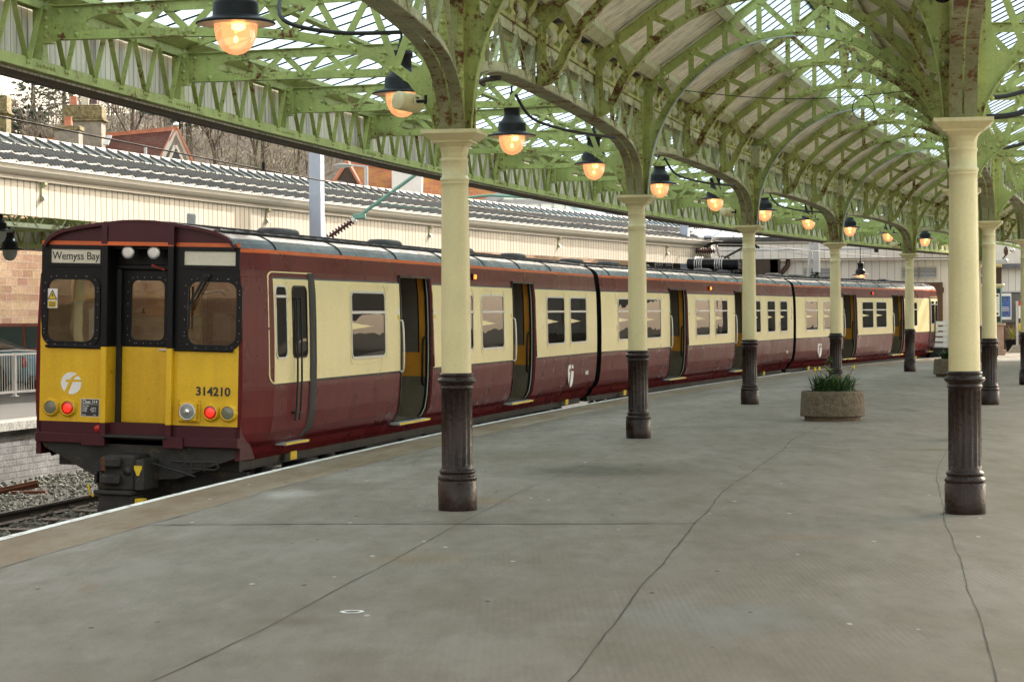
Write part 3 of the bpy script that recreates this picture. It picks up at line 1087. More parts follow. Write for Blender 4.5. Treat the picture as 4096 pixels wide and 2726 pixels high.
def rib_mesh(inter):
    m = MB().mat('green_rusty' if inter else 'green_paint')
    half = arch_pts(inter)
    full = half + mirror(half)[1:]
    D = 0.105
    yw = 0.055
    # two flange angles (legs on the web + soffit strip), web plate
    m.strip(full, -yw, yw, 0.012)
    m.strip(full, -0.012, 0.012, D)
    # rafters
    for sgn in (0, 1):
        a, b_ = (-0.05, EZ - 0.05 * SLOPE), (HW, RZ)
        if sgn:
            a, b_ = (RW - b_[0], b_[1]), (RW - a[0], a[1])
        m.strip([a, b_], -0.014, 0.014, 0.11)
        l = math.hypot(b_[0] - a[0], b_[1] - a[1])
        nx, nz = -(b_[1] - a[1]) / l, (b_[0] - a[0]) / l
        m.strip([(a[0] + nx * .112, a[1] + nz * .112), (b_[0] + nx * .112, b_[1] + nz * .112)], -yw, yw, 0.012)

    def arch_at(t):
        u = t if t <= HW else RW - t
        return AC + math.sqrt(max(AR * AR - (u - HW) ** 2, 0)) + 0.05

    def raf_at(t):
        u = t if t <= HW else RW - t
        return EZ + SLOPE * u + 0.05
    W = 0.032
    for mir in (0, 1):
        fx = (lambda t: RW - t) if mir else (lambda t: t)
        for k, (tr_, ta) in enumerate(((0.30, 0.50), (0.76, 1.06), (1.22, 1.53), (1.68, 2.15))):
            if k:
                m.beam((fx(tr_), -W / 2 + 0.02, raf_at(tr_)), (fx(tr_), -W / 2 + 0.02, arch_at(tr_)), 0.012, 0.075, (1, 0, 0))
            m.beam((fx(tr_ + 0.03), 0.018, raf_at(tr_ + 0.03)), (fx(ta), 0.018, arch_at(ta)), 0.012, 0.078, (1, 0, 0))
            for (tt, zz) in ((tr_, raf_at(tr_)), (tr_ + .09, raf_at(tr_ + .09)), (ta, arch_at(ta)), (ta - .09, arch_at(ta - .09))):
                m.dome((fx(tt), -0.0145, zz), (0, -1, 0), 0.021)
            for (tt, zz) in ((tr_, arch_at(tr_)),):
                m.dome((fx(tt), -0.0145, zz), (0, -1, 0), 0.021)
        # springing web plate
        if inter:
            poly = [(0.085, 4.06), (0.17, 4.06), (0.24, 4.09), (0.315, 4.155), (0.375, 4.24), (0.29, 4.215), (0.225, 4.24), (0.198, 4.31), (0.19, 4.42), (0.19, 4.60), (0.24, 4.70), (0.36, 4.79), (0.36, 4.87), (0.085, 4.66)]
            for k in range(6):
                m.dome((fx(0.145), -0.0135, 4.12 + k * 0.085), (0, -1, 0), 0.02)
            m.box(fx(0.125) - 0.022, fx(0.125) + 0.022, -0.05, 0.05, 4.05, 4.66)
        else:
            poly = [(0.05, 3.296), (0.17, 3.296)] + [(x, z) for x, z in half if z < 4.15] + [(0.315, 4.20), (0.265, 4.22), (0.24, 4.29), (0.235, 4.40), (0.235, 4.62), (0.30, 4.73), (0.30, 4.82), (0.05, 4.66)]
            for k in range(14):
                m.dome((fx(0.09), -0.0135, 3.38 + k * 0.088), (0, -1, 0), 0.02)
            for k in range(7):
                a = math.radians(170 - k * 6.2)
                m.dome((fx(HW + (AR + .05) * cos(a)), -0.0145, AC + (AR + .05) * sin(a)), (0, -1, 0), 0.023)
        poly = [(fx(x), z) for x, z in poly]
        if mir:
            poly = poly[::-1]
        m.prism(poly, 'Y', -0.0118, 0.0118)
    # rivets along the crown, king post flaring upward
    for k in range(-2, 2):
        m.dome((HW + 0.05 + k * 0.07, -0.0145, AC + AR + 0.055), (0, -1, 0), 0.02)
    m.prism([(HW - .035, AC + AR + .02), (HW + .035, AC + AR + .02), (HW + .06, 5.75), (HW + .10, 6.1), (HW - .10, 6.1), (HW - .06, 5.75)], 'Y', 0.02, 0.035)
    return m


def stanchion_mesh():
    """riveted iron post between a column capital and the gutter, with the feet of the long arches"""
    m = MB().mat('green_rusty')
    m.cbox(-0.105, 0.105, -0.10, 0.10, 3.294, 4.62, 0.006)
    for x in (-0.075, 0.075):
        for k in range(13):
            m.dome((x, -0.10, 3.38 + k * 0.095), (0, -1, 0), 0.02)
    m.box(-0.19, -0.10, -0.014, 0.014, 3.294, 4.5)
    m.box(0.10, 0.19, -0.014, 0.014, 3.294, 4.5)
    return m


SOF = [(0.105, 3.296), (0.12, 3.36), (0.20, 3.53), (0.32, 3.665), (0.48, 3.765), (0.75, 3.855), (1.15, 3.925), (1.7, 3.98), (2.4, 4.015), (3.5, 4.042), (4.6, 4.055), (SP / 2, 4.058)]


def long_arch_mesh(s0, t):
    """lattice girder with an arched soffit between two columns, following the curve"""
    m = MB().mat('pale_green')
    path = SOF + [(SP - a, z) for a, z in SOF[::-1]][1:]

    def Q(a, off, z):
        return P(s0 + a, t + off, z)
    # soffit: two flats with a slot between them
    fine = []
    for (a, z), (b_, w) in zip(path, path[1:]):
        n = max(1, int((b_ - a) / 0.5))
        for k in range(n):
            fine.append((a + (b_ - a) * k / n, z + (w - z) * k / n))
    fine.append(path[-1])
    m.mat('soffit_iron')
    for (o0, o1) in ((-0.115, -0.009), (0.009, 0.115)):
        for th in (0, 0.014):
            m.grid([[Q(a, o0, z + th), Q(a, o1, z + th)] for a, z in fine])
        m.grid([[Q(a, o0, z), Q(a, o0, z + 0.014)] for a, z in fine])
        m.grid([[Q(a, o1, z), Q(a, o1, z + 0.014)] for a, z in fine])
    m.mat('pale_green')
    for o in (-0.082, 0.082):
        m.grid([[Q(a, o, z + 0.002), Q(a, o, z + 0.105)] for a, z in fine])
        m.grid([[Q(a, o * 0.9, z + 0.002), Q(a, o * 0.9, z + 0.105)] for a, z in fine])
        sg = 1 if o > 0 else -1
        # top chord
        for z0, z1 in ((4.44, 4.54),):
            m.grid([[Q(a, o, z0), Q(a, o, z1), Q(a, o * 0.6, z1)] for a, _ in fine])
            m.grid([[Q(a, o * 0.9, z0), Q(a, o * 0.9, z1 - .01)] for a, _ in fine])
        # V lattice

        def zat(a):
            a = min(a, SP - a)
            for (p, z), (q, w) in zip(SOF, SOF[1:]):
                if p <= a <= q:
                    return z + (w - z) * (a - p) / (q - p)
            return 3.3
        n = 11
        for k in range(n):
            a0, a1 = 0.25 + (SP - 0.5) * k / n, 0.25 + (SP - 0.5) * (k + 1) / n
            am = (a0 + a1) / 2
            for (x, y) in ((a0, am), (am, a1)):
                lo, hi = (x, y) if x == a0 else (y, x)
                p0, p1 = Q(lo + (0.03 if lo == a0 else -0.03), o * 0.95, zat(lo) + 0.05), Q(hi, o * 0.95, 4.48)
                m.beam(p0, p1, 0.008, 0.036, P(s0 + am, t + 1) - P(s0 + am, t))
            nr = P(s0 + a0, t + sg) - P(s0 + a0, t)
            for (a, z) in ((a0 - .03, zat(a0) + .055), (a0 + .03, zat(a0) + .055), (am - .03, 4.49), (am + .03, 4.49)):
                m.dome(Q(a, o * 1.0, z), nr, 0.017, 5)
    # uprights at the intermediate ribs
    for a in (RS, 2 * RS):
        m.beam(Q(a, 0, 4.06), Q(a, 0, 4.5), 0.15, 0.02, P(s0 + a + 1, t) - P(s0 + a, t))
    return m


def truss_mesh(kind, roof=True):
    """half-canopy cantilever truss from the column row out to the fascia (local t negative = outward)"""
    m = MB().mat('green_paint')
    E = -3.72
    yw = 0.045
    if kind == 'col':
        bot = [(-0.17, 3.30), (-0.20, 3.42), (-0.28, 3.57), (-0.40, 3.72), (-0.60, 3.87), (-0.85, 3.98), (-1.15, 4.07), (-1.5, 4.135), (-1.9, 4.17), (-2.4, 4.185), (E, 4.19)]
    else:
        bot = [(-0.12, 4.185), (-1.8, 4.19), (E, 4.19)]
    bot = bot[::-1]
    m.strip(bot, -yw, yw, 0.012)
    m.strip(bot, -0.011, 0.011, 0.085)
    top = [(E, 4.40), (-0.12, 4.46)]
    m.strip(top, -0.011, 0.011, 0.085)
    m.strip([(E, 4.487), (-0.12, 4.547)], -yw, yw, 0.01)

    def zb(t):
        for (p, z), (q, w) in zip(bot, bot[1:]):
            if p <= t <= q:
                return z + (w - z) * (t - p) / (q - p) + 0.045
        return 4.2

    def zt(t):
        return 4.44 + 0.06 * (t - E) / 3.6
    n = 6
    L = -0.35 - (E + 0.55)
    x0 = E + 0.62
    for k in range(n):
        a, b_ = x0 + L * k / n, x0 + L * (k + 1) / n
        mid = (a + b_) / 2
        for (hi, lo) in ((a, mid), (b_, mid)):
            hi = min(hi, -0.2)
            m.beam((hi, 0.014 if lo > hi else -0.014, zt(hi)), (lo, 0.014 if lo > hi else -0.014, zb(lo)), 0.01, 0.062, (1, 0, 0))
        for x, z in ((a - .03, zt(a)), (a + .03, zt(a)), (mid - .045, zb(mid)), (mid + .045, zb(mid))):
            m.dome((x, -0.0115, z), (0, -1, 0), 0.02)
    # gusset plate at the fascia end, with a rounded inner edge
    arc = [(E + 0.47 - 0.10 * sin(pi * k / 8), 4.275 + 0.125 * k / 8) for k in range(9)]
    m.prism([(E, 4.2), (E + 0.47, 4.2)] + arc + [(E + 0.47, 4.47), (E, 4.47)], 'Y', -0.0105, 0.0105)
    for x, z in ((E + .12, 4.235), (E + .28, 4.235), (E + .12, 4.445), (E + .28, 4.445), (E + .5, 4.445)):
        m.dome((x, -0.0115, z), (0, -1, 0), 0.02)
    # tall end plate riveted to the girder
    m.box(E - 0.05, E + 0.06, -0.05, 0.05, 4.16, 4.50)
    for z in (4.22, 4.30, 4.38, 4.46):
        m.dome((E + 0.005, -0.05, z), (0, -1, 0), 0.018)
    # rafter rising to the glazing ridge and falling to the valley
    if not roof:
        return m
    zr = lambda t: 4.56 + 0.31 * (t - E) if t < -1.25 else 4.56 + 0.31 * (-1.25 - E) - 0.5 * (t + 1.25)
    m.beam((E, 0, zr(E) + .0), (-1.25, 0, zr(-1.25)), 0.05, 0.075)
    m.beam((-1.25, 0, zr(-1.25)), (-0.12, 0, zr(-0.12)), 0.05, 0.075)
    m.beam((-1.25, 0, 4.5), (-1.25, 0, zr(-1.25)), 0.02, 0.05, (1, 0, 0))
    if kind == 'col':
        # web plate against the stanchion
        pl = [(t, z) for t, z in bot if t > -1.0]
        m.prism([(-0.10, 3.296), (-0.17, 3.297)] + [q for q in pl[::-1] if q[0] > -0.42][1:] + [(-0.37, 3.83), (-0.29, 3.87), (-0.25, 3.96), (-0.24, 4.10), (-0.24, 4.47), (-0.10, 4.47)], 'Y', -0.0108, 0.0108)
        for k in range(6):
            p, q = bot[-2 - k], bot[-3 - k]
            m.dome((p[0] - .035, -0.0115, p[1] + .045), (0, -1, 0), 0.021)
    else:
        m.prism([(-0.11, 4.2), (-0.5, 4.2), (-0.34, 4.27), (-0.30, 4.36), (-0.30, 4.46), (-0.11, 4.46)], 'Y', -0.0108, 0.0108)
    return m


def mirror_mesh(m):
    m.v = [(-x, y, z) for x, y, z in m.v]
    m.f = [f[::-1] for f in m.f]
    m.uv = [None if u is None else u[::-1] for u in m.uv]
    return m


def fascia_girder_mesh(s0, t, sg=-1):
    """one bay of the V-latticed eaves girder with its post and rivets; sg -1: outside is to the left"""
    m = MB().mat('green_paint')
    L = RS
    q = [s0 + L * k / 4 for k in range(5)]
    inn, out = t - sg * 0.05, t + sg * 0.05

    def Q(s, tt, z):
        return P(s, tt, z)
    for (zl, zh) in ((3.90, 4.00), (4.46, 4.55)):
        m.grid([[Q(s, inn, zl), Q(s, inn, zh)] for s in q])
        m.grid([[Q(s, inn - sg * -0.012, zl), Q(s, inn - sg * -0.012, zh)] for s in q])
        m.grid([[Q(s, out, zl), Q(s, out, zh)] for s in q])
        z = zl if zl < 4.2 else zh
        for dz in (0, 0.012):
            m.grid([[Q(s, inn, z + dz), Q(s, out, z + dz)] for s in q])
    n = 5
    a0, a1 = s0 + 0.14, s0 + L - 0.05
    nr = P(s0, t - sg) - P(s0, t)
    for k in range(n):
        x, y = a0 + (a1 - a0) * k / n, a0 + (a1 - a0) * (k + 1) / n
        mid = (x + y) / 2
        m.beam(Q(x + .04, inn + sg * .004, 4.48), Q(mid - .03, inn + sg * .004, 3.98), 0.008, 0.05, nr)
        m.beam(Q(y - .04, inn + sg * .004, 4.48), Q(mid + .03, inn + sg * .004, 3.98), 0.008, 0.05, nr)
        for s_ in (mid - .03, mid + .03):
            m.dome(Q(s_, inn, 3.955), nr, 0.017)
            m.dome(Q(s_ - L / n / 2, inn, 4.505), nr, 0.017)
    for k in range(6):
        m.dome(Q(s0 - 0.2 + k * 0.08, inn, 3.955), nr, 0.018)
    # post: narrow in the middle, flared feet
    w = [(0.085, 4.0), (0.055, 4.08), (0.045, 4.2), (0.045, 4.5)]
    for i in range(3):
        (wa, za), (wb, zb_) = w[i], w[i + 1]
        m.hexa([Q(s0 - wa, inn, za), Q(s0 + wa, inn, za), Q(s0 + wa, out, za), Q(s0 - wa, out, za), Q(s0 - wb, inn, zb_), Q(s0 + wb, inn, zb_), Q(s0 + wb, out, zb_), Q(s0 - wb, out, zb_)])
    return m


FT = -3.79
BAY0, BAY1 = -1, 6
sts = stanchion_mesh()
so_ = None
ribs = {}
tr_ = {}
for t in (0, RW):
    for i in range(BAY0, 7 if t == 0 else 6):
        if so_ is None:
            so_ = cpart(sts, 'stanchion', MF(i * SP, t))
        else:
            c = so_.copy()
            col.objects.link(c)
            c.matrix_basis = CINV @ MF(i * SP, t)
for k in range(BAY0 * 3, BAY1 * 3 + 1):
    inter = k % 3 != 0
    for key, mk, nm in ((('r', inter), lambda: rib_mesh(inter), 'arch_rib'), (('tl', inter), lambda: truss_mesh('int' if inter else 'col'), 'cantilever_truss'), (('tr', inter), lambda: mirror_mesh(truss_mesh('int' if inter else 'col')), 'cantilever_truss')):
        mw = MF(k * RS, RW if key[0] == 'tr' else 0)
        if key not in ribs:
            ribs[key] = cpart(mk(), nm, mw)
        else:
            c = ribs[key].copy()
            col.objects.link(c)
            c.matrix_basis = CINV @ mw
    cpart(fascia_girder_mesh(k * RS, FT), 'fascia_girder')
    cpart(fascia_girder_mesh(k * RS, RW - FT, 1), 'fascia_girder')
for t in (0, RW):
    for i in range(BAY0, BAY1):
        cpart(long_arch_mesh(i * SP, t), 'arched_girder')


def sheet(m, s0, s1, prof, step=1.9, uvk=1.0):
    """surface with cross profile of (t, z) along the curve"""
    n = max(1, int((s1 - s0) / step))
    q = [s0 + (s1 - s0) * k / n for k in range(n + 1)]
    m.grid([[P(s, t, z) for t, z in prof] for s in q], [[(s * uvk, t) for t, z in prof] for s in q])


# outer boarding of the eaves (weathered inside, white outside), gutter and eaves board
for side in (-1, 1):
    f = (lambda t: t) if side < 0 else (lambda t: RW - t)
    m = MB().mat('weathered_boarding')
    sheet(m, -11.3, 70, [(f(FT - 0.12), 3.86), (f(FT - 0.12), 4.62)])
    m.mat('fascia_boarding')
    sheet(m, -11.3, 70, [(f(FT - 0.15), 3.86), (f(FT - 0.15), 4.62)])
    cpart(m, 'eaves_boarding')
    m = MB().mat('dark_wood')
    sheet(m, -11.3, 70, [(f(FT - 0.09), 3.89), (f(FT - 0.09), 3.835), (f(FT - 0.18), 3.835), (f(FT - 0.18), 3.90)])
    cpart(m, 'eaves_batten')
    m = MB().mat('white_board')
    sheet(m, -11.3, 70, [(f(FT - 0.06), 4.60), (f(FT - 0.30), 4.58), (f(FT - 0.36), 4.66), (f(FT - 0.40), 4.75), (f(FT - 0.36), 4.75), (f(FT - 0.30), 4.66), (f(FT - 0.06), 4.64)])
    cpart(m, 'eaves_gutter')


def glazing(t0, z0, t1, z1, s0, s1, up=0.0, g='roof_glass'):
    m = MB().mat(g)
    sheet(m, s0, s1, [(t0, z0 + up), (t1, z1 + up)])
    cpart(m, 'roof_glazing')
    m = MB().mat('black_iron')
    n = int(round((s1 - s0) / (RS / 8)))
    for k in range(n + 1):
        s = s0 + (s1 - s0) * k / n
        m.beam(P(s, t0, z0 + up - 0.009), P(s, t1, z1 + up - 0.009), 0.038, 0.012)
    cpart(m, 'glazing_bars')


ZR = 4.56 + 0.31 * (-1.25 + 3.72)
for b_ in range(BAY0, BAY1):
    s0, s1 = b_ * SP, (b_ + 1) * SP
    for f in ((lambda t: t), (lambda t: RW - t)):
        glazing(f(-3.80), 4.61, f(-1.25), ZR + 0.06, s0, s1)
        glazing(f(-1.25), ZR + 0.06, f(-0.10), ZR - 0.5 * 1.15 + 0.06, s0, s1)
        tm = 1.30
        zf = lambda t: EZ + SLOPE * t + 0.19
        m = MB().mat('soffit_boarding')
        sheet(m, s0, s1, [(f(0.12), zf(0.12)), (f(tm), zf(tm))])
        cpart(m, 'roof_boarding')
        m = MB().mat('slate')
        sheet(m, s0, s1, [(f(0.06), zf(0.06) + .04), (f(tm), zf(tm) + .04)])
        cpart(m, 'roof_covering')
        glazing(f(tm), zf(tm) + 0.03, f(HW - 0.02), zf(HW) + 0.03, s0, s1, 0, 'nave_glass')
        m = MB().mat('slate')
        sheet(m, s0, s1, [(f(-0.12), 4.825), (f(0.07), 4.905)])  # sheet added to stop sun slipping through the valley gap
        cpart(m, 'valley_sun_stop')
        # purlins
        m = MB().mat('pale_green')
        zt = zf(tm) - 0.09
        sheet(m, s0, s1, [(f(tm - .05), zt - .03), (f(tm + .06), zt + .045), (f(tm + .06), zt + .13), (f(tm - .05), zt + .07), (f(tm - .05), zt - .03)])
        sheet(m, s0, s1, [(f(0.22), 4.86), (f(0.34), 4.95), (f(0.34), 5.03), (f(0.22), 4.95), (f(0.22), 4.86)])
        cpart(m, 'purlin')
        m = MB().mat('green_paint')
        sheet(m, s0, s1, [(f(-1.31), ZR - .02), (f(-1.19), ZR - .02), (f(-1.19), ZR + .05), (f(-1.31), ZR + .05), (f(-1.31), ZR - .02)])
        zq = 4.56 + 0.31 * (-2.6 + 3.72)
        sheet(m, s0, s1, [(f(-2.63), zq + .0), (f(-2.57), zq + .02), (f(-2.57), zq + .06), (f(-2.63), zq + .04), (f(-2.63), zq)])
        sheet(m, s0, s1, [(f(-3.70), 4.54), (f(-3.55), 4.60), (f(-3.55), 4.66), (f(-3.70), 4.62)])
        cpart(m, 'purlin')
        # valley gutter on cast scroll brackets
        m = MB().mat('green_rusty')
        sheet(m, s0, s1, [(f(-0.14), 4.80), (f(-0.10), 4.72), (f(0.06), 4.72), (f(0.10), 4.82), (f(0.08), 4.82), (f(0.05), 4.74), (f(-0.08), 4.74), (f(-0.12), 4.80)])
        sheet(m, s0, s1, [(f(0.04), 4.545), (f(0.105), 4.545), (f(0.105), 4.585), (f(0.04), 4.585), (f(0.04), 4.545)])
        cpart(m, 'valley_gutter')
        m = MB().mat('green_rusty')
        n = 12
        for k in range(n):
            s = s0 + SP * (k + 0.5) / n
            pr = [(-0.03, 4.585), (0.10, 4.585), (0.115, 4.63), (0.09, 4.68), (0.10, 4.74), (0.15, 4.80), (0.17, 4.86), (-0.03, 4.86)]
            vs = [P(s + d, f(a), z) for d in (-0.10, 0.10) for a, z in pr]
            nn = len(pr)
            fs = [(i, (i + 1) % nn, nn + (i + 1) % nn, nn + i) for i in range(nn)] + [tuple(range(nn - 1, -1, -1)), tuple(range(nn, 2 * nn))]
            m.mesh(vs, fs)
        cpart(m, 'scroll_brackets')['kind'] = 'stuff'
        m = MB().mat('pale_green')
        for k in range(n):
            s = s0 + SP * (k + 1.0) / n
            m.tube([P(s + e * .22, f(0.03), 4.69) for e in (-1, -.97, .97, 1)], [.05, .085, .085, .05], 12)
        cpart(m, 'gutter_rollers')['kind'] = 'stuff'
    # ridge
    m = MB().mat('green_paint')
    sheet(m, s0, s1, [(HW - .07, RZ + .08), (HW + .07, RZ + .08), (HW + .07, RZ + .16), (HW - .07, RZ + .16), (HW - .07, RZ + .08)])
    m.mat('galv')
    sheet(m, s0, s1, [(HW - .16, RZ + .13), (HW, RZ + .27), (HW + .16, RZ + .13)])
    cpart(m, 'ridge_beam')
# ---------------------------------------------------------------- lamps under the canopy
def lamp_thing():
    r = empty('station_lamp', Matrix.Identity(4))
    m = MB().mat('black_iron')
    # z = 0 at the brim
    m.lathe([(0.300, -0.030), (0.302, -0.022), (0.255, 0.0), (0.205, 0.016), (0.180, 0.022), (0.176, 0.03), (0.172, 0.12), (0.165, 0.135), (0.135, 0.165), (0.118, 0.19), (0.104, 0.215), (0.100, 0.225), (0.098, 0.33), (0.112, 0.345), (0.114, 0.36), (0.112, 0.40), (0.05, 0.405), (0.042, 0.415), (0.040, 0.46), (0.028, 0.47), (0.026, 0.51), (0.018, 0.52)], 32)
    m.lathe([(0.296, -0.032), (0.25, -0.006), (0.15, 0.012), (0.02, 0.012)], 32)
    m.tube([(0, 0, 0.51), (0, 0, 1.05)], 0.014, 8)
    m.build('shade', r)
    m = MB().mat('sign_cream')
    m.lathe([(0.290, -0.0335), (0.25, -0.009), (0.172, 0.006)], 32)
    m.build('enamel_lining', r)
    m = MB().mat('globe_glass')
    m.lathe([(0.163, 0.004), (0.165, -0.03), (0.162, -0.08), (0.150, -0.14), (0.128, -0.19), (0.098, -0.228), (0.058, -0.252), (0.02, -0.262), (0.0, -0.263)], 32)
    m.build('globe', r)
    m = MB().mat('lamp_filament')
    m.lathe([(0.0, -0.175), (0.014, -0.168), (0.018, -0.15), (0.014, -0.13), (0.006, -0.12)], 12)
    m.ball((0.03, -0.03, -0.055), 0.042, 12, 8, (1.3, 1, 0.8))
    m.build('bulb', r)
    m = MB().mat('lamp_reflector')
    m.lathe([(0.12, -0.002), (0.05, -0.03), (0.012, -0.045), (0.012, -0.10)], 16)
    m.build('lamp_holder', r)
    return r


lamp0 = lamp_thing()
LL = ['nearest lit lamp, biggest in the view, at the upper left', 'second lit lamp from the camera, just left of the nearest left column', 'third lit lamp, right of the nearest left column', 'fourth lit lamp, left of the second column top', 'fifth lit lamp, just right of the second column', 'sixth lit lamp, left of the third column top', 'seventh lit lamp, touching the right side of the third column top', 'eighth lit lamp, left of the fourth column top', 'ninth lit lamp, right of the fourth column top', 'tenth lit lamp, left of the fifth column top', 'eleventh and farthest lit lamp of the row, right of the fifth column']
for i, lab in enumerate(LL):
    s = -2.82 + SP / 2 * i
    o = lamp0 if i == 0 else copy_tree(lamp0)
    o.matrix_world = MF(s, -1.12, 3.935 + 0.006 * i) @ Matrix.Rotation(i * 0.7, 4, 'Z')
    tag(o, lab, 'lamp', 'lit pendant lamps under the canopy')
# lamp hanging in front of the far building, and two unlit ones across the tracks are placed with the background

# ---------------------------------------------------------------- loudspeakers on the column heads


def speaker_thing():
    r = empty('loudspeaker', Matrix.Identity(4))
    m = MB().mat('cream_column')
    m.lathe([(0.0, -0.16), (0.085, -0.158), (0.095, -0.15), (0.096, 0.12), (0.09, 0.135), (0.0, 0.138)], 28, axis='Y')
    m.build('drum', r)
    m = MB().mat('cream_column')
    m.box(0.06, 0.13, -0.03, 0.03, 0.03, 0.045)
    m.box(0.115, 0.13, -0.03, 0.03, -0.03, 0.045)
    m.mat('black_iron')
    m.tube([(0.12, 0, 0.0), (0.24, 0.02, 0.0)], 0.018, 8)
    m.tube([(0.23, 0.02, -0.03), (0.23, 0.02, 0.06)], 0.016, 8)
    m.build('bracket', r)
    return r


sp0 = speaker_thing()
for n, (i, lab) in enumerate(((0, 'cream drum shaped loudspeaker on the nearest left column'), (2, 'cream drum shaped loudspeaker on the third left column'), (4, 'cream drum shaped loudspeaker on the fifth left column'))):
    o = sp0 if n == 0 else copy_tree(sp0)
    o.matrix_world = MF(i * SP, -0.36, 3.535) @ T(0, -0.2, 0) @ Matrix.Rotation(-0.6, 4, 'Z') @ Matrix.Rotation(-0.08, 4, 'X') @ Matrix.Diagonal((0.84, 0.84, 0.84, 1))
    tag(o, lab, 'loudspeaker', 'loudspeakers on the columns')

# cables slung below the arches
m0 = 0
CAB = [('black cable sagging from the arch to the lamp above the nearest lamp', [(-1.5, -1.12, 4.35), (-1.9, -1.0, 4.05), (-1.8, -0.6, 3.95), (-1.5, -0.12, 3.975)], 0.017),
       ('short black conduit across the arch right of the nearest left column', [(1.3, 0.16, 3.885), (1.9, -0.12, 3.925), (2.5, -0.22, 3.95)], 0.024),
       ('black cable looping under the arch left of the second column', [(6.9, -0.75, 4.28), (7.1, -0.6, 4.02), (7.7, -0.35, 3.93), (8.3, -0.12, 3.905), (8.9, 0.12, 3.90)], 0.018),
       ('black cable looping under the arch left of the third column', [(18.2, -0.75, 4.28), (18.4, -0.6, 4.02), (19.0, -0.35, 3.93), (19.6, -0.12, 3.905), (20.2, 0.12, 3.90)], 0.018),
       ('black cable under the arch between the third and fourth columns', [(29.5, -0.75, 4.28), (29.7, -0.6, 4.02), (30.3, -0.35, 3.93), (30.9, -0.12, 3.905), (31.5, 0.12, 3.90)], 0.018)]


def smooth_path(pts, n=6):
    v = [Vector(p) for p in pts]
    out = []
    for i in range(len(v) - 1):
        p0, p1, p2, p3 = v[max(i - 1, 0)], v[i], v[i + 1], v[min(i + 2, len(v) - 1)]
        for k in range(n):
            t = k / n
            out.append(0.5 * ((2 * p1) + (p2 - p0) * t + (2 * p0 - 5 * p1 + 4 * p2 - p3) * t * t + (3 * p1 - p0 - 3 * p2 + p3) * t ** 3))
    out.append(v[-1])
    return out


for lab, pts, r in CAB:
    m = MB().mat('black_rubber')
    m.tube(smooth_path([P(s, t, z) for s, t, z in pts]), r, 8)
    tag(m.build('cable'), lab, 'cable', 'cables slung under the canopy')
for k, (lab, pts) in enumerate((('black hose looping out right of the large right column, upper loop', [(0.1, RW + 0.12, 3.32), (0.2, RW + 0.5, 3.36), (0.3, RW + 0.85, 3.6), (0.3, RW + 1.1, 4.1)]),
                                ('black hose curling behind the large right column, lower loop', [(5.0, RW + 0.05, 3.95), (5.2, RW + 0.5, 3.95), (5.4, RW + 1.0, 4.15), (5.4, RW + 1.15, 4.5)]),
                                ('black hose under the arch behind the second right column', [(12.8, RW - 0.1, 3.93), (12.9, RW + 0.5, 3.93), (13.1, RW + 1.0, 4.1), (13.1, RW + 1.2, 4.5)]))):
    m = MB().mat('black_rubber')
    m.tube(smooth_path([P(s, t, z) for s, t, z in pts]), 0.024, 8)
    tag(m.build('cable'), lab, 'cable', 'cables slung under the canopy')
# thin wire with a coil slung across the nave
m = MB().mat('black_rubber')
pts = [P(11.3 + 0.6 * k / 10, 0.55 + 3.1 * k / 10, 4.72 - 0.12 * sin(pi * k / 10) - 0.05 * k / 10) for k in range(11)]
m.tube(pts, 0.006, 5)
c0 = pts[8] + Vector((0, 0, -0.16))
m.tube([c0 + Vector((0.15 * cos(a * 0.35), 0.04 * sin(a * 0.7), 0.16 * sin(a * 0.35))) for a in range(19)], 0.007, 5)
tag(m.build('hanging_wire'), 'thin loose wire with a coil slung across the arches', 'wire')
# light coloured cable clipped along two arch ribs
for k in (3, 6, 9):
    m = MB().mat('galv')
    half = arch_pts(k % 3 != 0)
    MM = MF(k * RS, 0)
    m.tube([MM @ Vector((x + 0.0, -0.07, z - 0.012)) for x, z in half], 0.012, 6)
    cpart(m, 'conduit')
# dome camera by the large right column
r = empty('dome_camera', Matrix.Translation(P(-1.2, 4.16, 4.20)), 'dark glass dome camera at the top edge by the large right column', 'camera')
m = MB().mat('window_glass')
m.ball((0, 0, 0), 0.085, 20, 14)
m.build('dome', r)
m = MB().mat('alu')
m.lathe([(0.092, -0.02), (0.094, 0.0), (0.092, 0.06), (0.03, 0.09), (0.02, 0.10), (0.02, 0.5)], 20)
m.build('housing', r)
# small floodlights / junction boxes on column heads
for k, (s, t, z, lab) in enumerate(((2 * SP, 0.16, 4.55, 'pale green junction box on the third column head'), (3 * SP, 0.16, 4.55, 'pale green junction box on the fourth column head'))):
    m = MB().mat('pale_green')
    m.cbox(-0.09, 0.09, -0.10, 0.06, -0.2, 0.2, 0.015)
    tag(m.build('junction_box', mw=MF(s, t, z) @ T(0, -0.1, 0)), lab, 'box')

# ---------------------------------------------------------------- flower tubs


def leaf_blade(m, base, d, h, w, bend, n=5):
    """strap leaf"""
    d = Vector((cos(d), sin(d), 0))
    s = Vector((-d.y, d.x, 0))
    L, R_ = [], []
    for i in range(n + 1):
        t = i / n
        p = Vector(base) + d * bend * t * t + Vector((0, 0, h * (t - 0.35 * bend / max(h, .01) * t * t)))
        ww = w * (1 - t ** 2.2) * 0.5 + 0.001
        L.append(p - s * ww)
        R_.append(p + s * ww)
    m.grid([list(x) for x in zip(L, R_)], smooth=True)


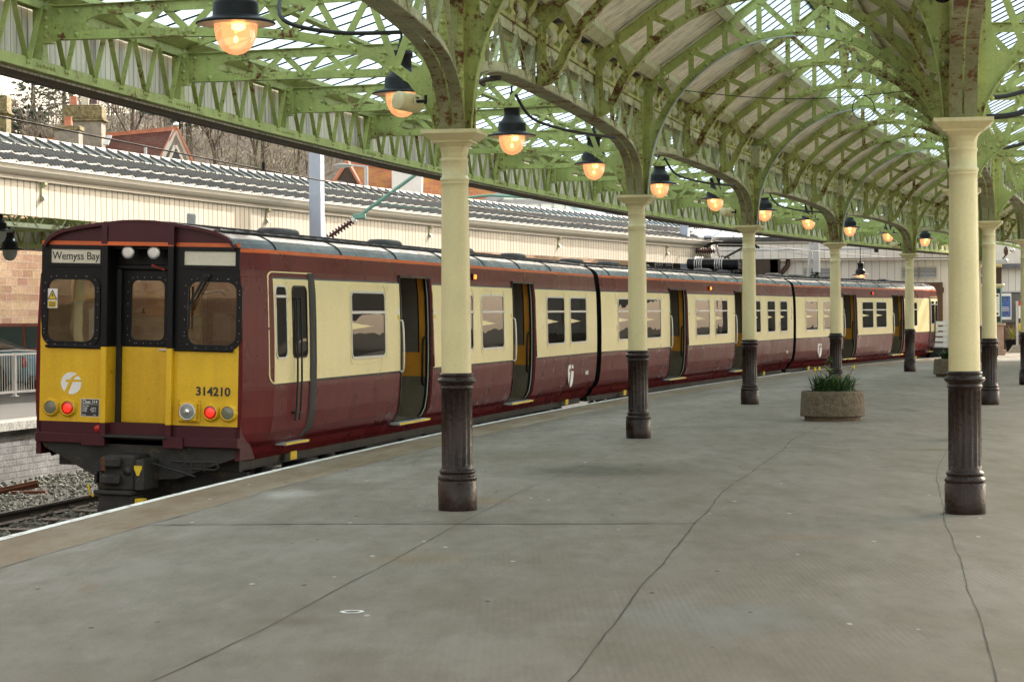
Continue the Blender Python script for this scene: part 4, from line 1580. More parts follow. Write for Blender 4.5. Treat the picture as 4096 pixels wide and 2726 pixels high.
def tub(name, p, rot, lab, full=True):
    r = empty(name, Matrix.Translation(p) @ Matrix.Rotation(rot, 4, 'Z'), lab, 'planter', 'round concrete planters on the platform')
    m = MB().mat('concrete_planter')
    prof = [(0.435, 0), (0.435, 0.02), (0.44, 0.055), (0.445, 0.066), (0.502, 0.072), (0.508, 0.08), (0.506, 0.10), (0.487, 0.42), (0.484, 0.455), (0.474, 0.463), (0.40, 0.463), (0.39, 0.455), (0.37, 0.36)]
    m.lathe(prof, 48)
    m.build('tub', r)
    m = MB().mat('soil')
    m.lathe([(0.39, 0.40), (0.2, 0.43), (0, 0.44)], 24)
    m.build('soil', r)
    rnd = random.Random(3 if full else 5)
    m = MB().mat('leaf_dark')
    for i in range(420):
        a, q = rnd.uniform(0, 6.28), 0.30 * math.sqrt(rnd.random())
        b_ = (q * cos(a) * 1.05, q * sin(a), 0.42)
        leaf_blade(m, b_, a + rnd.uniform(-.9, .9), rnd.uniform(0.14, 0.36), rnd.uniform(0.018, 0.036), rnd.uniform(0.04, 0.28))
    m.mat('leaf_mid')
    for i in range(60):
        a, q = rnd.uniform(0, 6.28), 0.26 * math.sqrt(rnd.random())
        leaf_blade(m, (q * cos(a), q * sin(a), 0.42), a + rnd.uniform(-.9, .9), rnd.uniform(0.12, 0.3), rnd.uniform(0.014, 0.025), rnd.uniform(0.03, 0.2))
    m.build('leaves', r)
    if full:
        m = MB().mat('leaf_mid')      # the bushy shrub in the middle: whorls of pointed leaves
        for (cx, cy, cz, rad) in ((-0.05, 0, 0.78, 0.13), (-0.06, 0, 0.90, 0.09), (-0.05, 0, 0.66, 0.15), (-0.16, 0.05, 0.62, 0.12), (0.10, 0, 0.62, 0.13), (0.18, 0.05, 0.56, 0.11), (-0.2, -0.05, 0.55, 0.11), (-0.02, -0.1, 0.58, 0.13), (-0.05, 0, 0.97, 0.05)):
            for k in range(16):
                a = k * 2.399
                leaf_blade(m, (cx, cy, cz), a, rnd.uniform(-0.03, 0.06), rnd.uniform(0.05, 0.075), rad * rnd.uniform(0.8, 1.25), 4)
        m.mat('leaf_pale')
        for (cx, cy, cz, rad) in ((-0.05, -0.02, 0.80, 0.11), (-0.2, -0.08, 0.60, 0.07), (0.2, -0.06, 0.60, 0.08), (-0.05, 0, 0.94, 0.06)):
            for k in range(9):
                a = k * 2.399 + 1
                leaf_blade(m, (cx, cy, cz), a, rnd.uniform(-0.02, 0.04), rnd.uniform(0.02, 0.04), rad * rnd.uniform(0.7, 1.1), 4)
        m.mat('bark')
        m.tube([(-0.04, 0, 0.42), (-0.05, 0, 0.97)], 0.008, 6)
        m.build('shrub', r)
        for (x, y, z, nod) in ((-0.31, -0.1, 0.79, -1), (-0.245, -0.12, 0.80, 1), (0.335, -0.05, 0.82, 1)):
            m = MB().mat('petal_yellow')
            for k in range(6):
                leaf_blade(m, (x, y, z), k * 1.047, 0.012, 0.03, 0.045, 3)
            m.lathe([(0.012, 0), (0.016, 0.02), (0.022, 0.034), (0.014, 0.03), (0.004, 0.004)], 10, (x, y - 0.0, z + 0.005))
            m.lathe([(0.010, 0), (0.014, 0.018), (0.021, 0.034)], 10, (x, y - 0.02, z - 0.005), axis='Y')
            f = m.build('daffodil', r)
            m = MB().mat('leaf_mid')
            m.tube(smooth_path([(x * 0.55, y * 0.5, 0.42), (x * 0.72, y * 0.6, 0.62), (x * 0.95, y, z - 0.01), (x, y, z)], 4), 0.005, 5)
            m.build('stem', f)
        for (x, y, z, hh) in ((0.25, -0.06, 0.64, 0.11), (0.31, -0.12, 0.50, 0.08), (0.03, -0.2, 0.66, 0.05)):
            m = MB().mat('petal_pink')
            for k in range(70):
                a, q = k * 2.399, (k % 10) / 10
                leaf_blade(m, (x + 0.018 * cos(a), y + 0.018 * sin(a), z + hh * q), a, 0.006, 0.014, 0.02, 2)
            f = m.build('hyacinth', r)
            m = MB().mat('leaf_mid')
            m.tube([(x * 0.95, y, 0.42), (x, y, z + hh * .8)], 0.006, 5)
            m.build('stem', f)
    return r


tub('flower_tub', Vector((5.0, 35.3, 0)), 0.15, 'round pebbled concrete tub with yellow daffodils and a pink hyacinth')
tub('flower_tub', Vector((11.30, 57.9, 0)), 0.8, 'far pebbled concrete tub half hidden behind the large right column', full=False)
# ---------------------------------------------------------------- the train
TPH = 0.03
COACH = [(5.0, 24.45), (24.95, 45.2), (45.65, 65.9)]
PROF = [(1.17, 0.10), (1.22, 0.17), (1.25, 0.25), (1.325, 0.32), (1.372, 0.42), (1.398, 0.60), (1.41, 0.90), (1.41, 0.955), (1.409, 0.985), (1.407, 1.2), (1.395, 1.6), (1.375, 2.0), (1.362, 2.17), (1.352, 2.19), (1.345, 2.26), (1.31, 2.455), (1.30, 2.50)]
ROOF = [(1.30, 2.50), (1.265, 2.555), (1.21, 2.605), (1.12, 2.645), (1.02, 2.672), (0.8, 2.715), (0.5, 2.755), (0.2, 2.785), (0, 2.79)]
ZS = [z for _, z in PROF]


def xp(z):
    for (a, p), (b_, q) in zip(PROF, PROF[1:]):
        if p <= z <= q:
            return a + (b_ - a) * (z - p) / (q - p)
    return PROF[-1][0] if z > 2.5 else PROF[0][0]


def zmat(z):
    return 'train_maroon' if z < 0.95 else 'cab_black' if z < 0.98 else 'train_cream' if z < 2.175 else 'text_dark' if z < 2.188 else 'train_maroon' if z < 2.45 else 'train_orange'


def coach_frame(i):
    a, b_ = P(COACH[i][0], TC), P(COACH[i][1], TC)
    L = (b_ - a).length
    u = (b_ - a).normalized()
    n = Vector((u.y, -u.x, 0))
    R = n * cos(TPH) - Vector((0, 0, sin(TPH)))
    Uv = n * sin(TPH) + Vector((0, 0, cos(TPH)))
    m = Matrix((R, u, Uv)).transposed().to_4x4()
    m.translation = Vector((a.x, a.y, -0.92))
    return m, L


LZ = T(0, 0, 0.92)
LBL = ['nearest maroon and cream carriage with the yellow and black cab end', 'middle maroon and cream carriage with the pantograph on its roof', 'farthest maroon and cream carriage ending by the white slatted barrier']
DOORS = [[(5.85, 7.40), (12.60, 14.15)], [(5.80, 7.36), (12.70, 14.30)], [(5.66, 7.30), (12.55, 14.20)]]
WINS = [[(3.56, 5.08), (8.35, 9.87), (10.40, 11.90), (15.20, 16.70), (17.22, 18.73)],
        [(1.28, 2.75), (3.40, 4.88), (8.30, 9.75), (10.35, 11.77), (14.95, 15.90), (16.83, 17.90), (18.62, 19.68)],
        [(1.08, 2.46), (3.14, 4.52), (8.10, 9.64), (10.05, 11.55), (14.9, 16.4)]]
SM = Matrix(((0, 0, 1, 0), (1, 0, 0, 0), (0, 1, 0, 0), (0, 0, 0, 1)))     # lettering on the right-hand side


def logo_mesh(r, ground):
    m = MB().mat('white_paint')
    m.prism([(r * cos(2 * pi * k / 40), r * sin(2 * pi * k / 40)) for k in range(40)], 'Z', 0, 0.003)
    m.mat(ground)
    f = [(-.66, -.80), (-.42, -.35), (-.22, .10), (-.55, .13), (-.48, .33), (-.10, .33), (.05, .55), (.28, .74), (.60, .82), (.74, .70), (.45, .62), (.30, .48), (.23, .34), (.955, .34), (1.0, .15), (.14, .14), (-.02, -.30), (-.20, -.70), (-.28, -.985)]
    m.prism([(x * r, y * r) for x, y in f], 'Z', 0.0035, 0.005)
    return m


def ring(m, inner, outer, y0, y1, mk):
    """frame between two outlines with the same number of points"""
    n = len(inner)
    vs = [mk(p, y1) for p in inner] + [mk(p, y1) for p in outer] + [mk(p, y0) for p in inner] + [mk(p, y0) for p in outer]
    fs = []
    for i in range(n):
        j = (i + 1) % n
        fs += [(i, j, n + j, n + i), (n + i, n + j, 3 * n + j, 3 * n + i), (2 * n + i, 2 * n + j, j, i)]
    m.mesh(vs, fs)


def side_window(root, y0, y1, z0=1.19, z1=2.055, r=0.09, hopper=True, side=1, w=1.0):
    mk = lambda p, d: (side * (xp(p[1]) * w + d), p[0], p[1])
    m = MB().mat('alu')
    ring(m, rrect(y0 + .028, y1 - .028, z0 + .028, z1 - .028, r - .02), rrect(y0, y1, z0, z1, r), -0.01, 0.012, mk)
    if hopper:
        zd = z0 + (z1 - z0) * 0.685
        xs = side * (xp(zd) * w)
        m.hexa([(xs - .0, y0 + .02, zd - .018), (xs + side * .014, y0 + .02, zd - .018), (xs + side * .014, y1 - .02, zd - .018), (xs, y1 - .02, zd - .018), (xs, y0 + .02, zd + .018), (xs + side * .014, y0 + .02, zd + .018), (xs + side * .014, y1 - .02, zd + .018), (xs, y1 - .02, zd + .018)])
    fr = m.build('window', root, local=LZ)
    m = MB().mat('window_glass')
    pts = rrect(y0 + .02, y1 - .02, z0 + .02, z1 - .02, r - .02)
    m.face([mk(p, 0.004) for p in (pts if side > 0 else pts[::-1])])
    m.build('pane', fr)
    # pressed seam round the window panel
    m = MB().mat('train_cream')
    ring(m, rrect(y0 - .05, y1 + .05, z0 - .055, z1 + .075, r + .03), rrect(y0 - .06, y1 + .06, z0 - .065, z1 + .085, r + .04), -0.01, 0.006, mk)
    m.build('panel_seam', root, local=LZ)


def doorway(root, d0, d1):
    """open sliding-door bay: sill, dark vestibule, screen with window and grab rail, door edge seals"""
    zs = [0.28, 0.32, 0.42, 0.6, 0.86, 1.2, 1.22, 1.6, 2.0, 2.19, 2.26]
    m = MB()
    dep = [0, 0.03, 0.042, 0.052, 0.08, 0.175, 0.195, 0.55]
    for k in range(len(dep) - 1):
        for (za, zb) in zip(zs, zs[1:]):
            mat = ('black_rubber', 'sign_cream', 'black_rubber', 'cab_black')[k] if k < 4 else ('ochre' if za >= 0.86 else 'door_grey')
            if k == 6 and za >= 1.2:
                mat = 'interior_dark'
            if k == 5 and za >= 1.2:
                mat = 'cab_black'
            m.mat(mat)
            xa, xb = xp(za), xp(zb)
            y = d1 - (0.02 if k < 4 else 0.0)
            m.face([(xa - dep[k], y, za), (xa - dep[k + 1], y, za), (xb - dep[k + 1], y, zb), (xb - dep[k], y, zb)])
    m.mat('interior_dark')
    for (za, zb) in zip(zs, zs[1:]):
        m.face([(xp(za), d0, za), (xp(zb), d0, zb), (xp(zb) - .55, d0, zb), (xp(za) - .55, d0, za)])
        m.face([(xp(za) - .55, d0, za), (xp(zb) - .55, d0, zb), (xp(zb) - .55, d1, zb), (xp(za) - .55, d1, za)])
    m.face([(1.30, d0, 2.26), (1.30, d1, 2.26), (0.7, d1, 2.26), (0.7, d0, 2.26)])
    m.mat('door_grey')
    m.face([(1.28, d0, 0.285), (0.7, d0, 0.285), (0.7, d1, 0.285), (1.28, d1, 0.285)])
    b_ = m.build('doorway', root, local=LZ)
    # maroon edge of the pocketed door and rubber lips standing proud of the side
    m = MB().mat('train_maroon')
    rows = [[(xp(z) + .003, d1 - .02, z), (xp(z) + .03, d1 + .0, z), (xp(z) + .03, d1 + .035, z), (xp(z) + .003, d1 + .06, z)] for z in zs]
    m.grid(rows)
    m.mat('cab_black')
    rows = [[(xp(z) + .003, d0 - .035, z), (xp(z) + .014, d0 - .03, z), (xp(z) + .014, d0 + .004, z), (xp(z) - .03, d0 + .004, z)] for z in zs]
    m.grid(rows)
    m.box(1.33, 1.375, d0 - .03, d1 + .06, 2.255, 2.285)
    m.build('door_frame', b_)
    m = MB().mat('alu')
    m.tube(smooth_path([(xp(1.9) + .01, d0 - .055, 1.66), (xp(1.9) + .055, d0 - .055, 1.64), (xp(1.3) + .055, d0 - .055, 1.3), (xp(1.0) + .05, d0 - .055, 1.0), (xp(1.0) + .005, d0 - .055, 0.98)], 4), 0.013, 7)
    m.mat('cab_black')
    m.tube([(xp(1.2) - .11, d1 - .0, 1.42), (xp(1.2) - .11, d1 - .06, 1.38), (xp(1.2) - .11, d1 - .06, 0.78), (xp(1.2) - .11, d1, 0.74)], 0.017, 7)
    m.tube([(xp(1.9) + .03, d1 + .05, 1.62), (xp(1.2) + .035, d1 + .05, 1.0)], 0.012, 6)
    m.build('grab_rail', b_)
    m = MB().mat('door_step') if 'door_step' in MATS else MB().mat('galv')
    m.box(1.20, 1.40, d0 + .02, d1 + .04, 0.235, 0.262)
    for k in range(6):
        y = d0 + .15 + k * (d1 - d0 - .2) / 5
        m.box(1.30, 1.37, y - .05, y + .05, 0.262, 0.268)
    m.mat('yellow_sign')
    m.box(1.395, 1.404, d0 + .02, d1 + .04, 0.24, 0.264)
    m.build('step', root, local=LZ)


def coach(i):
    mw, L = coach_frame(i)
    root = empty('train_carriage', mw, LBL[i], 'train carriage', 'coupled carriages of the maroon and cream train')
    cab0, cab1 = i == 0, i == 2

    def wid(y):
        k = 1.0
        if cab0 and y < 0.62:
            k = min(k, 0.885 + 0.115 * max(y, 0) / 0.62)
        if cab1 and y > L - 0.62:
            k = min(k, 0.885 + 0.115 * max(L - y, 0) / 0.62)
        return k
    # ---- body sides
    br = {0, L}
    for a, b_ in DOORS[i]:
        br |= {a, b_}
    if cab0:
        br |= {0.3, 0.62, 0.9}
    if cab1:
        br |= {L - 0.3, L - 0.62, L - 0.9}
    br = sorted(br | set(1.0 * k for k in range(1, int(L)) if all(abs(k - q) > 0.2 for q in br)))
    m = MB()
    for side in (1, -1):
        for ya, yb in zip(br, br[1:]):
            hole = side > 0 and any(a <= ya and yb <= b_ for a, b_ in DOORS[i])
            for za, zb in zip(ZS, ZS[1:]):
                if hole and 0.25 <= za and zb <= 2.261 and zb > 0.3:
                    continue
                mt = zmat((za + zb) / 2)
                if (cab0 and yb <= 0.62 or cab1 and ya >= L - 0.62) and mt in ('train_cream', 'cab_black', 'text_dark'):
                    mt = 'train_maroon'
                m.mat(mt)
                q = []
                for y, z in ((ya, za), (yb, za), (yb, zb), (ya, zb)):
                    q.append((side * xp(z) * wid(y), y, z))
                m.face(q if side > 0 else q[::-1], smooth=True)
    m.mat('cab_black')
    for y in ((L,) if cab0 else (0,) if cab1 else (0, L)):
        pts = [(x * wid(y), y, z) for x, z in PROF] + [(x, y, z) for x, z in ROOF[1:-1]]
        full = pts + [(-x, yy, z) for x, yy, z in pts[::-1]]
        m.face(full)
    if cab1:
        pts = [(x * wid(L), L, z) for x, z in PROF] + [(x * 0.9, L, z) for x, z in ROOF[1:-1]]
        m.mat('train_maroon')
        m.face(pts + [(-x, yy, z) for x, yy, z in pts[::-1]])
    body = m.build('body', root, local=LZ)
    # ---- roof
    m = MB()
    n = int(L / 1.0)
    ys = [L * k / n for k in range(n + 1)]
    if cab0:
        ys = [-0.06, 0.3, 0.62] + ys[1:]
    if cab1:
        ys = ys[:-1] + [L - 0.62, L - 0.3, L]
    full = ROOF + [(-x, z) for x, z in ROOF[::-1][1:]]
    for k in range(len(full) - 1):
        zz = (full[k][1] + full[k + 1][1]) / 2
        m.mat('train_roof' if zz < 2.672 else 'roof_top')
        rows = []
        for y in ys:
            d = 0
            if cab0 and y < 0.7:
                d = 0.0
            rows.append([(full[j][0] * (wid(y) if full[j][1] < 2.66 else 1 - (1 - wid(y)) * 0.8), y, full[j][1] - d) for j in (k, k + 1)])
        m.grid([r[::-1] for r in rows], smooth=True)
    rf = m.build('roof', root, local=LZ)
    m = MB().mat('black_rubber')
    for sd in (1, -1):
        m.tube([(sd * 1.025 * wid(y), y, 2.685) for y in ys], 0.016, 6)
    for y in [k * 2.5 + 0.9 for k in range(int(L / 2.5))]:
        for sd in (1,):
            m.tube([(sd * (x + .004), y, z + .004) for x, z in ROOF[:5]], 0.007, 5)
    for y in [0.5 * k + .4 for k in range(int(L / 0.5) - 1)]:
        m.tube([(x, y, z + .004) for x, z in full[5:12]], 0.008, 4)
    m.build('roof_strips', rf)
    for y in ((3.9, 8.75, 13.2, 17.2) if i == 0 else (1.6, 4.5, 7.2, 13.8, 16.5, 19) if i == 1 else (1.5, 4.0, 8.0, 12.0, 16.0)):
        m = MB().mat('roof_top')
        vs = []
        for (k, z) in ((1, 2.755), (0.98, 2.80), (0.86, 2.835), (0.5, 2.845)):
            vs.append([(0.28 + 0.19 * k * (1 if cos(a) > 0 else -1) * abs(cos(a)) ** 0.6, y + 0.52 * k * (1 if sin(a) > 0 else -1) * abs(sin(a)) ** 0.6, z) for a in [2 * pi * j / 20 for j in range(21)]])
        m.grid(vs, smooth=True)
        m.face(vs[-1][:-1])
        m.build('roof_vent', rf)
    # ---- openings
    for d in DOORS[i]:
        doorway(root, *d)
    for w in WINS[i]:
        side_window(root, *w)
    for k in range(8 if i != 1 else 9):
        side_window(root, 1.6 + k * 2.2, 3.0 + k * 2.2, side=-1)
    # ---- cab door
    if cab0 or cab1:
        f = (lambda y: y) if cab0 else (lambda y: L - y)
        mk = lambda p, d: (xp(p[1]) * wid(p[0]) + d, p[0], p[1])
        for (a, b_) in ((0.66, 1.06), (1.26, 1.80)):
            a, b_ = sorted((f(a), f(b_)))
            m = MB().mat('alu' if a < 1 or cab1 else 'cab_black')
            ring(m, rrect(a + .022, b_ - .022, 1.272, 2.078, .07), rrect(a, b_, 1.25, 2.10, .09), -0.01, 0.012, mk)
            if a < 1 or cab1:
                m.box(xp(1.98) - .005, xp(1.98) + .016, a + .02, b_ - .02, 1.955, 1.985)
            fr = m.build('cab_window', root, local=LZ)
            m = MB().mat('window_glass')
            m.face([mk(p, 0.005) for p in rrect(a + .015, b_ - .015, 1.265, 2.085, .07)])
            m.build('pane', fr)
        m = MB().mat('black_rubber')
        zz = [0.30, 0.33, 0.36, 0.42, 0.6, 0.9, 1.2, 1.6, 2.0, 2.2, 2.25]
        rows = []
        for z in zz:
            c = 2.0 - (0.12 * max(0, (0.42 - z) / 0.12) if z < 0.42 else 0)
            ww = 0.115
            rows.append([(xp(z) + .004, f(c - ww), z), (xp(z) + .018, f(c - ww + .015), z), (xp(z) + .012, f(c), z), (xp(z) + .022, f(c + ww - .02), z), (xp(z) + .004, f(c + ww), z)])
        m.grid(rows if cab0 else [r[::-1] for r in rows], smooth=True)
        for yy in (1.30, 1.45):
            m.tube([(xp(z) + .05, f(yy), z) for z in (1.95, 1.5, 1.0, 0.7, 0.52)], 0.012, 6)
            m.tube([(xp(1.95), f(yy), 1.95), (xp(1.95) + .05, f(yy), 1.95)], 0.014, 6)
        m.box(xp(.6) - .01, xp(.6) + .05, min(f(1.27), f(1.48)), max(f(1.27), f(1.48)), 0.60, 0.63)
        m.mat('train_cream')
        ring(m, [(f(y), z) for y, z in rrect(0.52, 2.12, 0.985, 2.24, .10)], [(f(y), z) for y, z in rrect(0.505, 2.135, 0.97, 2.255, .115)], -0.01, 0.008, lambda p, d: (xp(min(max(p[1], .11), 2.49)) * wid(p[0]) + d, p[0], p[1]))
        m.build('cab_door', root, local=LZ)
        m = MB().mat('galv')
        a, b_ = sorted((f(1.15), f(2.0)))
        m.box(1.2, 1.38, a, b_, 0.235, 0.262)
        m.mat('yellow_sign')
        m.box(1.375, 1.383, a, b_, 0.24, 0.264)
        m.build('step', root, local=LZ)
    # ---- small fittings
    m = MB().mat('cab_black')
    yl = (9.98, 9.86, 9.55)[i]
    m.cbox(1.33, 1.372, yl - .07, yl + .05, 2.27, 2.37, 0.008)
    m.mat('door_amber' if i < 2 else 'door_red')
    m.cbox(1.345, 1.40, yl - .035, yl + .045, 2.285, 2.355, 0.01)
    m.build('door_light', root, local=LZ)
    m = MB().mat('yellow_sign')
    for y in ((1.9, 17.9), (2.6, 17.4), (2.2, 17.2))[i]:
        m.box(1.21, 1.225, y - .11, y + .11, 0.02, 0.12)
    m.build('axle_tag', root, local=LZ)
    m = MB().mat('white_paint')
    for y, z in ((5.72, 1.78), (7.62, 1.78), (12.47, 1.78)):
        m.box(xp(z) - .002, xp(z) + .003, y - .04, y + .04, z - .035, z + .035)
    m.mat('yellow_sign')
    for y, z in ((5.72, 1.715), (7.62, 1.715), (12.47, 1.715)):
        m.box(xp(z) - .002, xp(z) + .003, y - .04, y + .04, z - .03, z + .03)
    m.build('door_sticker', root, local=LZ)
    num = ('64602', '71459', '64601')[i]
    yn = (18.87, 19.75, 19.35)[i]
    text_mesh(num, 0.115, 'white_paint', 'fleet_number', root, LZ @ T(xp(.6) + .004, yn, 0.60) @ SM, 0.012)
    if i != 1:
        yc = 17.32 if i == 0 else 2.75
        lg = logo_mesh(0.255, 'train_maroon').build('operator_emblem', root, local=LZ @ T(xp(.64) + .003, yc, 0.635) @ SM)
    # ---- underframe and bogies
    m = MB().mat('grime_metal')
    m.box(-1.1, 1.1, 0.35 if cab0 else 0.1, L - .1, -0.02, 0.16)
    rnd = random.Random(i)
    y = 5.2
    while y < L - 5.5:
        w = rnd.uniform(0.7, 1.7)
        m.cbox(0.45, 1.15, y, y + w, -rnd.uniform(0.35, 0.55), -0.02, 0.02)
        y += w + rnd.uniform(.1, .5)
    m.build('underframe', root, local=LZ)
    for yc in (2.9, L - 2.9):
        m = MB().mat('grime_metal')
        for sd in (1, -1):
            m.cbox(sd * 0.98 - .06, sd * 0.98 + .06, yc - 1.6, yc + 1.6, -0.42, -0.22, 0.02)
            for dy in (-1.2, 1.2):
                m.lathe([(0.0, -.05), (0.40, -.05), (0.42, 0.0), (0.38, .06), (0.0, .06)], 24, (sd * 0.76, yc + dy, -0.49), axis='X')
                m.cbox(sd * 1.02 - .12, sd * 1.02 + .12, yc + dy - .14, yc + dy + .14, -0.60, -0.25, 0.03)
                m.lathe([(.10, -.2), (.12, -.17), (.10, -.14), (.12, -.11), (.10, -.08), (.12, -.05), (.10, -.02)], 12, (sd * 1.02, yc + dy - .3, 0.0))
            m.lathe([(0.20, -.22), (0.24, -.16), (0.24, -.08), (0.20, -.02)], 18, (sd * 0.98, yc, 0.0))
        m.build('bogie', root, local=LZ)
    if i < 2:
        m = MB().mat('black_rubber')
        m.box(-0.55, 0.55, L - .02, L + .52, 0.2, 2.3)
        m.build('gangway', root, local=LZ)
    return root, L


roots = []
for i in range(3):
    r, L = coach(i)
    roots.append(r)
# ---------------------------------------------------------------- cab front of the first carriage
cr_ = roots[0]
HWF = 1.245
FK = 0.885


def fbox(m, x0, x1, y0, y1, z0, z1, c=0.0):
    (m.cbox(x0, x1, y0, y1, z0, z1, c) if c else m.box(x0, x1, y0, y1, z0, z1))


def fpanel(m, x0, x1, z0, z1, holes, y, colour):
    xs = sorted({x0, x1} | {q for h in holes for q in h[:2]})
    zs = sorted({z0, z1, 0.50, 1.36, 2.505, 2.55} | {q for h in holes for q in h[2:]})
    zs = [z for z in zs if z0 <= z <= z1]
    for xa, xb in zip(xs, xs[1:]):
        for za, zb in zip(zs, zs[1:]):
            if any(h[0] <= xa and xb <= h[1] and h[2] <= za and zb <= h[3] for h in holes):
                continue
            m.mat(colour((za + zb) / 2))
            m.face([(xa, y, za), (xb, y, za), (xb, y, zb), (xa, y, zb)])


fcol = lambda z: 'dull_maroon' if z < 0.5 else 'train_yellow' if z < 1.36 else 'cab_black' if z < 2.505 else 'train_orange' if z < 2.55 else 'dull_maroon'
WL = (-1.125, -0.525, 1.40, 2.125)
WR = (0.575, 1.175, 1.40, 2.125)
WC = (-0.215, 0.215, 1.43, 2.13)
m = MB()
fpanel(m, -1.195, -0.36, 0.36, 2.55, [WL], 0.0, fcol)
fpanel(m, 0.36, 1.195, 0.36, 2.55, [WR], 0.0, fcol)
fpanel(m, -0.36, 0.36, 0.36, 2.55, [WC], 0.26, fcol)
# side cheeks of the recess
for sg in (-1, 1):
    for za, zb in ((0.30, 0.5), (0.5, 1.36), (1.36, 2.52)):
        m.mat(fcol((za + zb) / 2))
        q = [(sg * .36, 0, za), (sg * .36, .262, za), (sg * .36, .262, zb), (sg * .36, 0, zb)]
        m.face(q if sg < 0 else q[::-1])
        # projecting post
        fbox(m, min(sg * .36, sg * .43), max(sg * .36, sg * .43), -0.075, 0.0, za if za > .4 else 0.28, zb, 0.006)
    m.mat('dull_maroon')
    m.prism([(-0.085, 2.52), (0.05, 2.52), (0.05, 2.775), (-0.03, 2.775), (-0.085, 2.72)], 'X', sg * .40 - .035, sg * .40 + .035)
    # corner strip
    for za, zb in zip(ZS, ZS[1:]):
        if za >= 0.17:
            m.mat('train_orange' if za >= 2.45 else 'train_maroon')
            q = [(sg * min(1.195, xp(za) * FK - .01), 0, za), (sg * xp(za) * FK, 0, za), (sg * xp(zb) * FK, 0, zb), (sg * min(1.195, xp(zb) * FK - .01), 0, zb)]
            m.face(q if sg > 0 else q[::-1])
# dark gap beside the door
m.mat('black_rubber')
fbox(m, -0.358, -0.305, 0.2, 0.262, 0.38, 2.3)
fbox(m, 0.33, 0.358, 0.235, 0.262, 0.38, 2.3)
# dome of the roof end above the orange line
m.mat('dull_maroon')
arch = [(x * FK if z < 2.66 else x * (1 - (1 - FK) * .8), z) for x, z in ROOF if z >= 2.55]
arch = [(1.10, 2.548)] + arch
poly = arch + [(-x, z) for x, z in arch[::-1]]
m.face([(x, 0.004, z) for x, z in poly][::-1])
rim = [(x * FK if z < 2.66 else x * (1 - (1 - FK) * .8), z) for x, z in ROOF]
rim = rim + [(-x, z) for x, z in rim[::-1][1:]]
rows = [[(x, -0.07, z + .008), (x, 0.03, z + .008)] for x, z in rim]
m.grid(rows)
m.grid([[(x, -0.07, z + .008), (x * .985, -0.07, z - .028)] for x, z in rim])
m.grid([[(x * .985, -0.07, z - .028), (x * .985, 0.02, z - .028)] for x, z in rim])
poly = [(-0.36, 2.52), (0.36, 2.52), (0.36, 2.74), (0.2, 2.765), (0, 2.77), (-0.2, 2.765), (-0.36, 2.74)]
m.prism(poly, 'Y', -0.07, 0.02)
m.mat('train_orange')
fbox(m, -0.43, 0.43, -0.078, -0.0701, 2.505, 2.548)
# curved sweep of yellow at the outer lower corners of the black
m.mat('train_yellow')
for sg in (-1, 1):
    cv = [(sg * (1.195 - .16 * (1 - cos(a))), 1.70 - 0.34 * sin(a)) for a in [pi / 2 * k / 8 for k in range(9)]]
    poly = [(sg * 1.195, 1.358)] + cv
    m.face([(x, -0.003, z) for x, z in (poly[::-1] if sg < 0 else poly)][::-1])
cab = m.build('cab_front', cr_, local=LZ)
for (w, nm) in ((WL, 'cab_window'), (WR, 'cab_window'), (WC, 'door_window')):
    y = 0.26 if w is WC else 0.0
    inn = rrect(*w[:2], *w[2:], 0.001)
    r = 0.11 if w is not WC else 0.07
    inner = rrect(w[0] + .012, w[1] - .012, w[2] + .012, w[3] - .012, r)
    outer = rrect(w[0] - .055, w[1] + .055, w[2] - .05, w[3] + .055, r + .05)
    m = MB().mat('cab_black')
    ring(m, inner, outer, 0.012, -0.016, lambda p, d, y=y: (p[0], y + d, p[1]))
    m.mat('alu')
    mid = rrect(w[0] - .025, w[1] + .025, w[2] - .025, w[3] + .025, r + .02, 4)
    for p in mid[::2]:
        m.dome((p[0], y - .016, p[1]), (0, -1, 0), 0.0045, 6)
    for k in range(1, 5):
        for zz in (w[2] - .025, w[3] + .025):
            m.dome((w[0] + (w[1] - w[0]) * k / 5, y - .016, zz), (0, -1, 0), 0.0045, 6)
        for xx in (w[0] - .025, w[1] + .025):
            m.dome((xx, y - .016, w[2] + (w[3] - w[2]) * k / 5), (0, -1, 0), 0.0045, 6)
    f = m.build(nm, cab)
    m = MB().mat('cab_glass')
    m.face([(p[0], y + 0.004, p[1]) for p in rrect(w[0], w[1], w[2], w[3], r - .02)])
    m.build('pane', f)
# rain strips under the windows
m = MB().mat('cab_black')
for a, b_ in ((-1.10, -.44), (.44, 1.12)):
    m = MB().mat('cab_black')
    m.tube([(a, -0.02, 1.352), (b_, -0.02, 1.352)], 0.02, 8)
    m.tube([((a if a < 0 else b_) , -0.05, 1.352), ((a if a < 0 else b_), 0.0, 1.352)], 0.018, 8)
    m.build('rain_strip', cab)
m = MB().mat('cab_black')
m.box(-0.36, 0.36, 0.05, 0.25, 2.47, 2.5)
m.build('recess_ceiling', cab)
m = MB().mat('cab_black')
m.cbox(-0.36, 0.36, 0.19, 0.262, 2.24, 2.30, 0.01)
m.build('door_header', cab)
